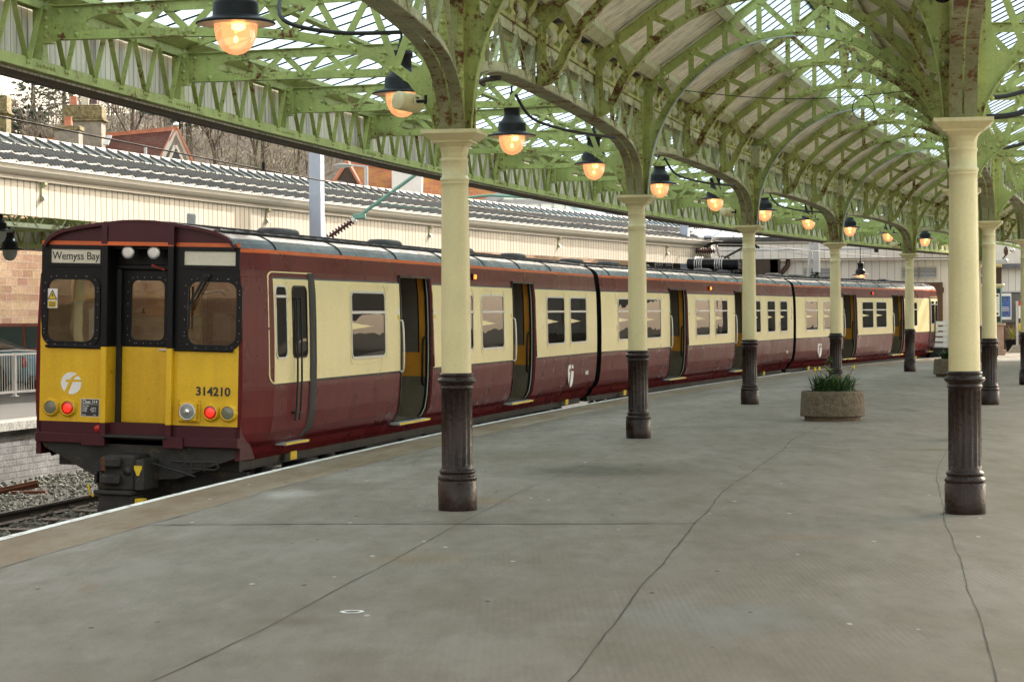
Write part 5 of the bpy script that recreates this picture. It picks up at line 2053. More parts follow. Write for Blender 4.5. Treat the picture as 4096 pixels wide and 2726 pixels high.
# destination boxes
for k, (a, b_) in enumerate(((-1.075, -0.475), (0.535, 1.145))):
    m = MB().mat('cab_black')
    ring(m, [(a, 2.30), (b_, 2.30), (b_, 2.455), (a, 2.455)], [(a - .05, 2.26), (b_ + .05, 2.26), (b_ + .05, 2.49), (a - .05, 2.49)], 0.0, -0.02, lambda p, d: (p[0], d, p[1]))
    f = m.build('destination_box', cab)
    m = MB().mat('sign_cream')
    m.face([(a, -0.006, 2.30), (b_, -0.006, 2.30), (b_, -0.006, 2.455), (a, -0.006, 2.455)])
    m.build('blind', f)
    if k == 0:
        text_mesh('Wemyss Bay', 0.125, 'text_dark', 'lettering', f, T((a + b_) / 2, -0.008, 2.378) @ Matrix.Rotation(pi / 2, 4, 'X'), 0.006, sx=0.88)
# horns
for x in (-0.155, 0.155):
    m = MB().mat('alu')
    m.lathe([(0.0, -0.01), (0.05, -0.012), (0.074, -0.008), (0.078, 0.0), (0.07, 0.03), (0.03, 0.12)], 28, (x, 0.02, 2.435), axis='Y')
    m.build('horn', cab)
m = MB().mat('red_paint')
m.beam((0.06, 0.20, 2.29), (0.22, 0.20, 2.25), 0.02, 0.025)
m.build('isolating_cock', cab)
# numbers, emblem, data panel, warning sign
text_mesh('314210', 0.135, 'text_dark', 'unit_number', cab, T(0.90, -0.002, 0.885) @ Matrix.Rotation(pi / 2, 4, 'X'), 0.028, sx=1.02)
logo_mesh(0.125, 'train_yellow').build('operator_emblem', cab, local=T(-0.81, -0.001, 0.935) @ Matrix.Rotation(pi / 2, 4, 'X'))
m = MB().mat('white_paint')
m.box(-0.686, -0.462, -0.003, 0.001, 0.562, 0.765)
m.mat('text_dark')
m.box(-0.680, -0.468, -0.005, -0.0031, 0.568, 0.759)
m.mat('white_paint')
m.box(-0.674, -0.474, -0.006, -0.0051, 0.700, 0.703)
dp = m.build('data_panel', cab)
text_mesh('Class 314', 0.052, 'white_paint', 'lettering', dp, T(-0.576, -0.0052, 0.730) @ Matrix.Rotation(pi / 2, 4, 'X'), 0.012, ext=0.0006, sx=0.9)
for k, (a, b_) in enumerate((('Unit data', ''), ('Weight', 'tonnes'), ('Length', '60.54 m'), ('Width', '2.82 m'), ('', ''), ('Seats', '212'))):
    for tx, x, al in ((a, -0.668, 'LEFT'), (b_, -0.50, 'RIGHT')):
        if tx:
            text_mesh(tx, 0.022, 'white_paint', 'lettering', dp, T(x, -0.0052, 0.685 - k * 0.0205) @ Matrix.Rotation(pi / 2, 4, 'X'), 0.008, align=al, ext=0.0005)
m = MB().mat('white_paint')
m.box(-1.115, -0.995, -0.006, -0.003, 1.785, 2.005)
m.mat('yellow_sign')
m.box(-1.105, -1.005, -0.008, -0.0061, 1.795, 1.865)
m.face([(-1.105, -0.008, 1.885), (-1.005, -0.008, 1.885), (-1.055, -0.008, 1.985)])
m.mat('text_dark')
for a, b_ in (((-1.108, 1.883), (-1.002, 1.883)), ((-1.002, 1.883), (-1.055, 1.988)), ((-1.055, 1.988), (-1.108, 1.883))):
    m.beam((a[0], -0.009, a[1]), (b_[0], -0.009, b_[1]), 0.003, 0.008, (0, 0.01, 1) if a[1] != b_[1] else (0, 0, 1))
m.face([(-1.05, -0.0095, 1.965), (-1.07, -0.0095, 1.925), (-1.056, -0.0095, 1.928), (-1.062, -0.0095, 1.895), (-1.040, -0.0095, 1.938), (-1.054, -0.0095, 1.935)])
ws = m.build('warning_sign', cab)
text_mesh('Danger', 0.028, 'text_dark', 'lettering', ws, T(-1.055, -0.0085, 1.848) @ Matrix.Rotation(pi / 2, 4, 'X'), 0.012, ext=0.0005)
m = MB().mat('text_dark')
for z in (1.826, 1.814, 1.803):
    m.box(-1.095, -1.02, -0.009, -0.0081, z - .003, z + .003)
m.build('small_print', ws)
# lamps


def round_lamp(x, z, lens):
    m = MB().mat('train_yellow')
    m.lathe([(0.108, 0.002), (0.108, -0.008), (0.092, -0.012), (0.090, -0.045), (0.078, -0.052), (0.074, -0.045), (0.074, 0.0)], 28, (x, 0, z), axis='Y')
    for a in (0.5, pi - .5, -pi / 2):
        m.dome((x + .10 * cos(a), -0.008, z + .10 * sin(a)), (0, -1, 0), 0.012, 6)
    f = m.build('lamp', cab)
    m = MB().mat(lens)
    m.lathe([(0.0, -0.050), (0.04, -0.047), (0.076, -0.038)], 24, (x, 0, z), axis='Y')
    m.build('lens', f)
    if lens == 'lens_red':
        m = MB().mat('tail_red')
        m.lathe([(0.0, -0.053), (0.035, -0.051), (0.05, -0.046)], 20, (x, 0, z), axis='Y')
        m.build('glow', f)


for x, lens in ((-1.045, 'lens_grey'), (-0.835, 'lens_red'), (0.885, 'lens_red'), (1.092, 'lens_grey')):
    round_lamp(x, 0.655, lens)
m = MB().mat('train_yellow')
m.cbox(0.50, 0.755, -0.03, 0.002, 0.535, 0.79, 0.008)
m.cbox(0.525, 0.73, -0.075, -0.028, 0.55, 0.765, 0.012)
m.mat('text_dark')
for k in range(6):
    for x in (0.512, 0.743):
        m.dome((x, -0.031, 0.55 + k * .046), (0, -1, 0), 0.006, 5)
hl = m.build('headlight', cab)
m = MB().mat('alu')
m.lathe([(0.098, -0.076), (0.094, -0.088), (0.084, -0.09), (0.08, -0.082)], 28, (0.627, 0, 0.66), axis='Y')
m.mat('lens_clear')
m.lathe([(0.0, -0.098), (0.05, -0.094), (0.084, -0.084)], 28, (0.627, 0, 0.66), axis='Y')
m.mat('chrome')
m.lathe([(0.0, -0.104), (0.03, -0.099)], 16, (0.627, 0, 0.66), axis='Y')
m.build('lens', hl)
# wiper and door handle
m = MB().mat('black_rubber')
for dx in (0, 0.022):
    m.tube([(0.80 + dx, -0.055, 2.19), (0.60 + dx * .6, -0.055, 1.83)], 0.008, 6)
m.tube([(0.845, -0.055, 2.18), (0.64, -0.055, 1.82)], 0.006, 6)
m.cbox(0.77, 0.86, -0.05, -0.01, 2.16, 2.20, 0.008)
m.cbox(0.585, 0.655, -0.07, -0.04, 1.80, 1.85, 0.008)
m.box(0.608, 0.622, -0.075, -0.035, 1.58, 2.06)
m.build('wiper', cab)
m = MB().mat('alu')
m.tube([(0.16, 0.21, 1.335), (0.27, 0.21, 1.335)], 0.011, 8)
m.tube([(0.27, 0.255, 1.335), (0.27, 0.2, 1.335)], 0.011, 8)
m.build('door_handle', cab)
# whistle / aerial on the roof
m = MB().mat('galv')
m.cbox(0.33, 0.37, 0.55, 0.75, 2.76, 2.90, 0.01)
m.build('aerial', cab)
# bumper, valance
m = MB().mat('dull_maroon')
m.cbox(-1.20, -0.36, -0.10, 0.10, 0.265, 0.375, 0.008)
m.cbox(-0.62, -0.34, -0.13, -0.10, 0.245, 0.375, 0.004)
m.cbox(0.40, 1.235, -0.10, 0.10, 0.265, 0.375, 0.008)
m.cbox(0.36, 0.60, -0.13, -0.10, 0.245, 0.375, 0.004)
m.box(-1.19, 1.19, 0.06, 0.12, 0.36, 0.502)
for sg in (-1, 1):
    m.prism([(0.0, 0.12), (0.0, 0.5), (0.12, 0.5), (0.5, 0.12)], 'X', sg * 1.20 - .03, sg * 1.20 + .03)
m.mat('grime_metal')
m.cbox(-0.36, 0.40, -0.16, 0.26, 0.345, 0.372, 0.006)
m.mat('red_paint')
m.lathe([(0.0, -0.06), (0.04, -0.05), (0.045, 0.0), (0.03, 0.05)], 12, (-0.47, 0.02, 0.43), axis='Y')
m.build('bumper', cab)
m = MB().mat('grime_metal')
m.prism([(-1.16, 0.262), (1.20, 0.262), (1.20, 0.16), (0.72, -0.02), (0.50, -0.10), (-0.30, -0.16), (-0.52, -0.10), (-0.95, 0.12), (-1.12, 0.20)], 'Y', 0.0, 0.06)
m.prism([(0.44, -0.03), (1.2, -0.03), (1.2, -0.6), (0.44, -0.6)], 'Y', 0.35, 0.42)
m.prism([(-0.5, 0.1), (0.5, 0.1), (0.5, -0.75), (-0.5, -0.75)], 'Y', 0.45, 0.5)
m.tube([(0.46, -0.1, 0.10), (0.62, -0.1, 0.10), (0.98, -0.1, 0.11), (1.02, -0.1, 0.05), (0.98, -0.1, 0.02), (0.66, -0.1, 0.02), (0.62, -0.1, 0.06), (0.62, -0.1, 0.10)], 0.012, 6)
for x in (0.7, 0.85):
    m.tube([(x, -0.1, 0.0), (x, -0.1, 0.13)], 0.012, 6)
m.tube([(0.20, -0.22, 0.10), (0.75, -0.12, -0.06)], 0.012, 6)
m.build('valance', cab)
# automatic coupler
m = MB().mat('grime_metal')
m.cbox(-0.20, 0.16, -0.45, 0.1, -0.22, 0.17, 0.02)
m.cbox(-0.215, 0.02, -0.56, -0.44, 0.03, 0.16, 0.03)
m.cbox(-0.215, 0.02, -0.56, -0.44, -0.16, -0.03, 0.03)
m.lathe([(0.0, -.01), (0.05, 0.0), (0.06, .1)], 20, (0.08, -0.47, 0.0), axis='Y')
m.cbox(0.16, 0.27, -0.46, 0.0, -0.22, 0.13, 0.02)
m.cbox(-0.30, -0.20, -0.42, -0.1, 0.05, 0.09, 0.005)
m.cbox(-0.27, 0.18, -0.58, -0.25, -0.26, -0.215, 0.01)
m.prism([(-0.22, -0.27), (0.18, -0.27), (0.20, -0.56), (0.18, -0.62), (-0.22, -0.62), (-0.25, -0.56)], 'Y', -0.52, -0.20)
for x in (-0.3, -0.24):
    m.cbox(x - .02, x + .02, -0.45, -0.2, -0.15, -0.02, 0.01)
m.tube([(-0.50, 0.3, 0.1), (-0.50, 0.3, -0.75)], 0.055, 10)
m.cbox(-0.62, -0.40, 0.2, 0.6, -0.78, -0.55, 0.02)
m.tube([(-0.12, -0.5, -0.28), (0.12, -0.5, -0.28)], 0.02, 8)
m.mat('rust_iron')
m.cbox(-0.19, -0.14, -0.565, -0.5, 0.0, 0.15, 0.005)
m.mat('yellow_sign')
m.prism([(0.165, 0.065), (0.255, 0.065), (0.255, 0.03), (0.225, -0.045), (0.20, -0.045), (0.165, 0.03)], 'Y', -0.47, -0.455)
m.cbox(0.19, 0.29, -0.50, -0.38, -0.36, -0.30, 0.006)
m.tube([(-0.47, -0.25, -0.18), (-0.43, -0.3, -0.28), (-0.38, -0.3, -0.31)], 0.014, 6)
m.build('coupler', cr_, local=LZ)
# inside of the driving cab
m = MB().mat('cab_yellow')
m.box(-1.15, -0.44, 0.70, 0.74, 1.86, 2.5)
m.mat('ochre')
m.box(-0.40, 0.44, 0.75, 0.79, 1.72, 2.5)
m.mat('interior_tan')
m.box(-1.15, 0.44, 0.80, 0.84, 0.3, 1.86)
m.mat('cab_dark_backing')
m.box(0.44, 1.15, 0.95, 0.99, 0.3, 2.5)  # dark panel added behind the right pane so its reflection shows
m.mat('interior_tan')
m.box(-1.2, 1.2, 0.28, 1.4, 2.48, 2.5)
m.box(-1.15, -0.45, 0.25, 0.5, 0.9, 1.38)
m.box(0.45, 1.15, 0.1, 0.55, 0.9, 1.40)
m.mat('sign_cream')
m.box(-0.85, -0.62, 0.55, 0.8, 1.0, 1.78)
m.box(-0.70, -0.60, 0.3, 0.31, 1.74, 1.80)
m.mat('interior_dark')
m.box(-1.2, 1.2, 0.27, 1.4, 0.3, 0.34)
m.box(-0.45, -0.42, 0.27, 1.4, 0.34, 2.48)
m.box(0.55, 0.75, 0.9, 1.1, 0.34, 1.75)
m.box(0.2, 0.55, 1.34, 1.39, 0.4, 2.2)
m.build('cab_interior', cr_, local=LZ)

# ---------------------------------------------------------------- pantograph and roof gear of the middle carriage
r1 = roots[1]
m = MB().mat('black_iron')
YP = 18.2
m.box(-0.55, 0.55, YP - .9, YP + .9, 2.86, 2.90)
for x in (-.45, .45):
    m.beam((x, YP - 1.0, 2.92), (x, YP + 1.0, 2.92), 0.05, 0.06)
    for y in (-.7, .7):
        m.lathe([(.05, 0), (.075, .02), (.05, .04), (.075, .06), (.05, .08)], 12, (x, YP + y, 2.78))
# lower arms, upper arms, head
m.tube([(0, YP + .45, 2.95), (0, YP - .85, 3.20)], 0.055, 8)
for x in (-.18, .18):
    m.tube([(x * .4, YP - .85, 3.20), (x * 2.4, YP + .35, 3.56)], 0.034, 6)
    m.tube([(x, YP + .45, 2.98), (x * .6, YP - .75, 3.23)], 0.024, 6)
for y in (YP + .2, YP + .5):
    m.tube([(-.75, y, 3.50), (-.6, y, 3.60), (-.45, y, 3.635), (.45, y, 3.635), (.6, y, 3.60), (.75, y, 3.50)], 0.034, 6)
for x in (-.42, .42):
    m.tube([(x, YP + .2, 3.63), (x, YP + .35, 3.54), (x, YP + .5, 3.63)], 0.024, 6)
m.tube([(-.45, YP + .35, 3.55), (.45, YP + .35, 3.55)], 0.034, 6)
m.cbox(-.2, .2, YP + .35, YP + .75, 2.90, 3.06, 0.02)
m.build('pantograph', r1, local=LZ)
m = MB().mat('steel_blue')
a, b_, YR = -0.78, 0.62, 16.6
m.mat('cab_black')
m.lathe([(0.0, a), (0.14, a), (0.15, a + .03), (0.15, b_ - .03), (0.14, b_), (0, b_)], 20, (0, YR, 3.0), axis='X')
m.mat('alu')
for j in (0, 1, 2, 3, 9, 10, 11, 12):
    x = a + .22 + j * .062
    m.lathe([(0.15, x - .014), (0.20, x - .008), (0.20, x + .008), (0.15, x + .014)], 20, (0, YR, 3.0), axis='X')
m.mat('cab_black')
m.cbox(-.7, .5, YR - .15, YR + .15, 2.76, 2.86, 0.02)
m.cbox(-.3, .5, YR + .3, YR + .9, 2.78, 2.95, 0.03)
m.build('air_reservoir', r1, local=LZ)
# ---------------------------------------------------------------- canopy across the tracks
opp = empty('opposite_canopy', MF(25, -14), 'long white boarded canopy with grey ribbed roof across the tracks behind the train', 'canopy')
OINV = opp.matrix_world.inverted()


def opart(m, name, mw=None):
    return m.build(name, opp, local=OINV @ mw if mw is not None else OINV)


OA, OB = -34, 71
m = MB().mat('fascia_boarding')
sheet(m, OA, OB, [(-12.40, 3.54), (-12.40, 4.18)])
m.mat('weathered_boarding')
sheet(m, OA, OB, [(-12.45, 4.4), (-12.45, 3.54), (-12.40, 3.54)])
opart(m, 'fascia_boarding')
m = MB().mat('white_board')
sheet(m, OA, OB, [(-12.40, 4.17), (-12.33, 4.17), (-12.33, 4.20), (-12.36, 4.205), (-12.36, 4.24), (-12.30, 4.255), (-12.24, 4.28), (-12.19, 4.33), (-12.17, 4.40), (-12.14, 4.41), (-12.14, 4.435), (-12.38, 4.43), (-12.6, 4.45)])
opart(m, 'cornice_gutter')
paint('rust_line', (0.36, 0.20, 0.07), 0.8, var=0.4, vscale=2)
m = MB().mat('rust_line')
sheet(m, OA, OB, [(-12.329, 4.199), (-12.355, 4.2065)])
opart(m, 'gutter_joint')


def tier(t0, z0, t1, z1, pw, name):
    m = MB()
    s = OA
    while s < OB:
        e = s + pw
        h0, h1 = 0.0, 0.045
        m.mat('ribbed_sheet')
        m.face([P(s, t0, z0 + h0), P(e, t0, z0 + h1), P(e, t1, z1 + h1), P(s, t1, z1 + h0)], [(s, t0), (e, t0), (e, t1), (s, t1)])
        m.mat('clip_grey')
        m.face([P(s, t0 + .004, z0 - 0.035), P(e, t0 + .004, z0 - 0.035), P(e, t0, z0 + h1 - .003), P(s, t0, z0 + h0 - .003)])
        m.mat('slate')
        m.face([P(e, t0, z0 - .02), P(e, t1, z1 - .02), P(e, t1, z1 + h1), P(e, t0, z0 + h1)])
        m.mat('ribbed_sheet')
        for k in range(4):
            q = s + pw * (k + .5) / 4
            hh = h1 * (k + .5) / 4
            m.beam(P(q, t0, z0 + hh + .008), P(q, t1, z1 + hh + .008), 0.03, 0.03)
        m.mat('white_board')
        m.beam(P(s + .03, t0 + .03, z0 - .01), P(s + .03, t0 - .02, z0 + .04), 0.02, 0.03)
        s = e
    opart(m, name)


tier(-12.52, 4.50, -13.30, 4.73, 0.60, 'roof_panels')
tier(-13.24, 4.765, -14.05, 5.03, 0.60, 'roof_panels')
m = MB().mat('white_board')
sheet(m, OA, OB, [(-13.98, 5.035), (-14.10, 5.075), (-14.10, 5.10)])
sheet(m, OA, OB, [(-14.44, 5.27), (-14.52, 5.345), (-14.66, 5.35), (-14.75, 5.27)])
opart(m, 'white_flashing')
m = MB().mat('lantern_clear')
sheet(m, OA, OB, [(-14.08, 5.07), (-14.50, 5.31)])
sheet(m, OA, OB, [(-14.70, 5.31), (-16.0, 4.75)])
opart(m, 'lantern_glass')
m = MB().mat('slate')
s = OA
while s < OB:
    m.hexa([P(s, -14.08, 5.07), P(s + .036, -14.08, 5.07), P(s + .036, -14.08, 5.13), P(s, -14.08, 5.13), P(s, -14.48, 5.30), P(s + .036, -14.48, 5.30), P(s + .036, -14.48, 5.345), P(s, -14.48, 5.345)])
    s += 0.52
opart(m, 'lantern_bars')['kind'] = 'stuff'
m = MB().mat('milk_glass')
sheet(m, OA, OB, [(-15.9, 4.78), (-20.2, 4.62), (-20.2, 4.50), (-15.9, 4.66)])
opart(m, 'back_roof')
LOW = T(0, 0, -0.42)
for k in range(0, 10):
    opart(fascia_girder_mesh(14 + k * RS, -20.0), 'fascia_girder', LOW)
m = MB().mat('weathered_boarding')
sheet(m, 10, 60, [(-20.14, 3.40), (-20.14, 4.2)])
opart(m, 'back_boarding')
for i in range(0, 3):
    opart(long_arch_mesh(8.2 + i * SP, -16.1), 'arched_girder', LOW)
for k in range(7):
    mw = MF(8.2 + k * RS, -16.4, -0.38)
    q = truss_mesh('int' if k % 3 else 'col', False)
    mirror_mesh(q)
    opart(q, 'cantilever_truss', mw)
    q = truss_mesh('int' if k % 3 else 'col', False)
    opart(q, 'cantilever_truss', mw)
br0 = None
for k in range(6):
    m = MB().mat('pale_green')
    m.cbox(-0.0, 0.10, -0.06, 0.06, 0.26, 0.32, 0.01)
    m.box(0.0, 0.03, -0.045, 0.045, -0.02, 0.32)
    m.prism([(0.0, -0.02), (0.10, -0.02), (0.08, 0.03), (0.03, 0.08)], 'Y', -0.055, 0.055)
    m.prism([(0.03, 0.20), (0.10, 0.26), (0.03, 0.28)], 'Y', -0.05, 0.05)
    m.build('lamp_bracket', opp, local=OINV @ MF(18.94 + 10.6 * k, -12.40, 3.86))
for n, (s, t, lab) in enumerate(((-14, -16.1, 'cream column of the opposite platform, left behind the camera'), (-26, -16.1, 'far back cream column of the opposite platform, left behind the camera'))):
    o = copy_tree(col0)
    o.matrix_world = MF(s, t)
    tag(o, lab, 'column', G)
# unlit lamps across the tracks
for n, (s, t, z, lab) in enumerate(((21.2, -14.5, 3.42, 'unlit grey lamp at the left edge under the opposite canopy'), (25.8, -16.8, 3.22, 'second unlit lamp low at the left edge under the opposite canopy'))):
    o = copy_tree(lamp0)
    o.matrix_world = MF(s, t, z)
    tag(o, lab, 'lamp', 'unlit lamps of the opposite platform')
    for c in kids(o):
        if c.name.startswith('globe'):
            c.data = c.data.copy()
            c.data.materials[0] = MATS['milk_glass']
        elif c.name.startswith('bulb') or c.name.startswith('lamp_holder'):
            c.data = c.data.copy()
            c.data.materials[0] = MATS['lens_grey']
o = copy_tree(lamp0)
o.matrix_world = Matrix.Translation((12.66, 82.0, 3.03)) @ Matrix.Diagonal((1.05, 1.05, 1.05, 1))
tag(o, 'small lit lamp hanging alone before the far white boarded wall', 'lamp')

# ---------------------------------------------------------------- sandstone wall, fence, cars
m = MB().mat('sandstone')
q = [-60 + 4 * k for k in range(40)]
m.grid([[P(s, -22.5, 0), P(s, -22.5, 5.2), P(s, -22.9, 5.2)] for s in q], [[(s, 0), (s, 5.2), (s, 5.6)] for s in q])
tag(m.build('stone_wall'), 'tall pink sandstone block wall behind the parked cars', 'wall')
m = MB().mat('white_paint')


def fence_pt(k):
    s = 19.5 + k * 0.10
    return P(s, -16.68 + (s - 25) * 0.02)


r = empty('railing', Matrix.Translation(fence_pt(40)), 'white upright bar railing along the back of the opposite platform', 'railing')
RI = r.matrix_world.inverted()
for k in range(0, 130):
    p = fence_pt(k)
    m.tube([p + Vector((0, 0, .12)), p + Vector((0, 0, .90))], 0.0085, 6)
o = m.build('bars', r, local=RI)
o['kind'] = 'stuff'
m = MB().mat('white_paint')
for z, h in ((0.92, 0.05), (0.10, 0.05)):
    m = MB().mat('white_paint')
    for k in range(0, 130, 5):
        m.beam(fence_pt(k) + Vector((0, 0, z)), fence_pt(k + 5) + Vector((0, 0, z)), 0.05, h)
    m.build('rail', r, local=RI)
for k in (10, 36, 62, 87, 113):
    m = MB().mat('white_paint')
    p = fence_pt(k)
    m.cbox(-.035, .035, -.035, .035, 0, .95, .006)
    m.cbox(-.07, .07, -.07, .07, 0, .02, .004)
    m.build('post', r, local=RI @ Matrix.Translation(p) @ Matrix.Rotation(-hd(25), 4, 'Z'))


def car(name, mw, lab, body, soft=None, L=4.3, W=1.72, roofz=1.42, open_rear=False):
    """x = forward, y = left; built from cross sections"""
    r = empty(name, mw, lab, 'car', 'parked cars behind the railing')
    # stations: x, half width low, half width belt, z bottom, z belt(shoulder)
    S = [(-L / 2, .62, .60, .42, .80), (-L / 2 + .12, .78, .74, .30, .90), (-L / 2 + .45, .84, .80, .22, .95), (-L / 2 + 1.0, .86, .82, .20, .95), (0, .86, .83, .18, .93), (L / 2 - 1.3, .86, .82, .20, .90), (L / 2 - .6, .84, .76, .22, .80), (L / 2 - .15, .76, .64, .28, .66), (L / 2, .60, .50, .36, .55)]
    m = MB().mat(body)
    rows = []
    for x, a, b_, z0, z1 in S:
        zm = z0 + (z1 - z0) * .45
        half = [(0, z0), (a * .85, z0), (a, z0 + .08), (a + .015, zm), (b_ + .02, z1 - .06), (b_ - .03, z1), (0, z1 + .03)]
        full = half + [(-y, z) for y, z in half[::-1][1:]]
        rows.append([(x, y, z) for y, z in full])
    m.grid(rows, smooth=True)
    m.face(rows[0])
    m.face(rows[-1][::-1])
    bd = m.build('body', r)
    # greenhouse
    m = MB().mat(soft or body)
    x0, x1, x2, x3 = (-L / 2 + .35, -L / 2 + 1.0, 0.35, 1.05) if not soft else (-L / 2 + 1.0, -L / 2 + 1.7, 0.2, 0.95)
    top = [(x1, .60, roofz - .02), ((x1 + x2) / 2, .62, roofz + .02), (x2, .60, roofz - .01)]
    rows = [[(x, y * k, z - (.03 if abs(k) == 1 else 0)) for k in (-1, -.6, 0, .6, 1)] for x, y, z in top]
    m.grid(rows, smooth=True)
    m.grid([[(x, y * k, z - (.03 if abs(k) == 1 else 0) - .025) for k in (-1, -.6, 0, .6, 1)] for x, y, z in top], smooth=True)
    for sd in (1, -1):
        for a, b_ in (((x0, .76 * sd, .93), (x1, .60 * sd, roofz - .04)), ((x3, .76 * sd, .90), (x2, .60 * sd, roofz - .03)), (((x0 + x3) / 2, .80 * sd, .93), ((x1 + x2) / 2, .62 * sd, roofz - .02)), ((x1, .6 * sd, roofz - .03), (x2, .6 * sd, roofz - .03))):
            m.beam(a, b_, 0.05, 0.08)
    if soft:
        m.face([(x0, -.74, .95), (x0, .74, .95), (x1, .60, roofz - .03), (x1, -.60, roofz - .03)])
        for sd in (1, -1):
            q_ = [(x0, .75 * sd, .95), ((x0 + x1) / 2 + .5, .78 * sd, .95), (x1 + .35, .61 * sd, roofz - .03), (x1, .60 * sd, roofz - .03)]
            m.face(q_ if sd < 0 else q_[::-1])
    m.build('roof', r)
    m = MB().mat('car_glass')
    for sd in (1, -1):
        q_ = [(x0, .765 * sd, .94), (x3, .765 * sd, .91), (x2, .605 * sd, roofz - .04), (x1, .605 * sd, roofz - .04)]
        m.face(q_ if sd < 0 else q_[::-1])
    m.face([(x3, .75, .92), (x3, -.75, .92), (x2, -.59, roofz - .03), (x2, .59, roofz - .03)])
    if not soft:
        m.face([(x0, -.72, .94), (x0, .72, .94), (x1, .58, roofz - .03), (x1, -.58, roofz - .03)])
    else:
        m.face([(x0 + .11, -.45, 1.02), (x0 + .11, .45, 1.02), (x1 - .2, .40, roofz - .11), (x1 - .2, -.40, roofz - .11)])
    m.build('windows', r)
    for x in (-L / 2 + .78, L / 2 - .85):
        for sd in (1, -1):
            m = MB().mat('tyre')
            m.lathe([(.20, -.10), (.31, -.10), (.325, -.06), (.325, .06), (.31, .10), (.20, .10)], 24, (x, sd * .78, .325), axis='Y')
            w = m.build('wheel', r)
            m = MB().mat('alu')
            m.lathe([(.22, sd * .09), (.20, sd * .07), (.06, sd * .05), (.05, sd * .095), (0, sd * .10)], 24, (x, sd * .78, .325), axis='Y')
            for k in range(5):
                a = k * 1.2566
                m.beam((x + .04 * cos(a), sd * .875, .325 + .04 * sin(a)), (x + .21 * cos(a), sd * .87, .325 + .21 * sin(a)), .03, .05, (0, 1, 0))
            m.build('rim', w)
            m = MB().mat('tyre')
            m.lathe([(.0, sd * .12), (.36, sd * .12), (.375, sd * .085)], 24, (x, sd * .745, .335), axis='Y')
            m.build('wheel_arch', r)
    for sd in (1, -1):
        m = MB().mat('lens_red')
        m.ball((-L / 2 + .07, sd * .66, .70), .12, 14, 8, (.55, .85, 1.15))
        tl = m.build('tail_light', r)
        m = MB().mat('chrome')
        m.ball((-L / 2 + .035, sd * .60, .72), .05, 10, 6, (.5, .8, 1))
        m.build('reversing_lens', tl)
        m = MB().mat('lens_clear')
        m.ball((L / 2 - .15, sd * .55, .60), .11, 12, 8, (.7, 1, .7))
        m.build('headlight', r)
    m = MB().mat('yellow_sign')
    m.box(-L / 2 - .012, -L / 2 + .02, -.26, .26, .52, .63)
    pl = m.build('number_plate', r)
    m = MB().mat('text_dark')
    for k in range(7):
        m.box(-L / 2 - .014, -L / 2 - .011, -.21 + k * .06 + (.02 if k > 3 else 0), -.18 + k * .06 + (.02 if k > 3 else 0), .545, .605)
    m.box(-L / 2 - .02, -L / 2 + .1, -.5, .5, .30, .40)
    m.build('characters', pl)
    m = MB().mat('red_paint')
    m.box(-L / 2 + .04, -L / 2 + .12, -.16, .16, .90, .925)
    m.build('brake_light', r)
    return r


# the blue car shows its left side and tail; it points to the left
a = math.radians(180 - 24)
car('parked_car', Matrix.Translation((-12.55, 52.4, 0)) @ Matrix.Rotation(a, 4, 'Z'), 'pale blue convertible with grey soft top and red tail lamp behind the white railing', 'car_blue', 'soft_top', L=4.1, roofz=1.24)
car('parked_car', Matrix.Translation((-12.1, 58.0, 0)) @ Matrix.Rotation(math.radians(8), 4, 'Z'), 'orange red hatchback parked behind the blue convertible', 'car_red', L=4.2, roofz=1.56)
car('parked_car', Matrix.Translation((-16.0, 60.5, 0)) @ Matrix.Rotation(math.radians(12), 4, 'Z'), 'silver car with black roof bars, farthest left of the parked cars', 'car_silver', L=4.4, roofz=1.58)
m = MB().mat('black_rubber')
for x in (-.7, .5):
    m.tube([(x, -.62, 1.58), (x, -.55, 1.68), (x, .55, 1.68), (x, .62, 1.58)], .02, 6)
rb = m.build('roof_bars', bpy.data.objects['parked_car.002'])

# ---------------------------------------------------------------- masts and overhead line
def mast(name, s, t, w, h, lab):
    r = empty(name, MF(s, t), lab, 'mast', 'masts of the overhead line')
    m = MB().mat('steel_blue')
    m.cbox(-w / 2, w / 2, -w / 2, w / 2, 0, h, 0.012)
    m.cbox(-w * .8, w * .8, -w * .8, w * .8, 0, 0.04, 0.01)
    m.build('post', r)
    return r


def insulator(m, a, b_, r0=0.03, r1=0.075, n=9):
    a, b_ = Vector(a), Vector(b_)
    pts, rs = [], []
    for k in range(n):
        for f, q in ((0.0, r0), (0.25, r0), (0.45, r1), (0.62, r1), (0.8, r0)):
            pts.append(a.lerp(b_, (k + f) / n))
            rs.append(q)
    pts.append(b_)
    rs.append(r0)
    m.tube(pts, rs, 14)


r = mast('line_mast', 30.4, -11.5, 0.285, 7.0, 'pale blue grey square overhead line mast left of the nearest column')
m = MB().mat('insulator')
insulator(m, (.25, 0, 3.50), (.90, 0, 3.90), .035, .085)
m.mat('white_paint')
m.tube([(.22, 0, 3.48), (.31, 0, 3.535)], .06, 12)
m.tube([(.86, 0, 3.875), (.95, 0, 3.93)], .06, 12)
m.mat('black_iron')
m.tube([(.12, 0, 3.42), (.24, 0, 3.49)], .03, 8)
m.build('insulator', r)
m = MB().mat('verdigris')
m.tube([(.93, 0, 3.92), (3.5, 0, 5.62)], .042, 12)
m.cbox(.9, 1.2, -.05, .05, 3.93, 4.05, .02)
m.tube([(1.55, 0, 4.28), (2.4, 0, 4.15), (3.3, 0, 4.12), (3.6, 0, 4.35)], .012, 6)
m.tube([(3.6, 0, 4.35), (4.2, 0, 4.40), (6.6, 0, 4.22)], .03, 8)
m.build('cantilever_tube', r)
r = mast('line_mast', 64.5, -12.85, 0.30, 6.6, 'second pale blue grey line mast with two ribbed insulators, farther along')
m = MB().mat('insulator')
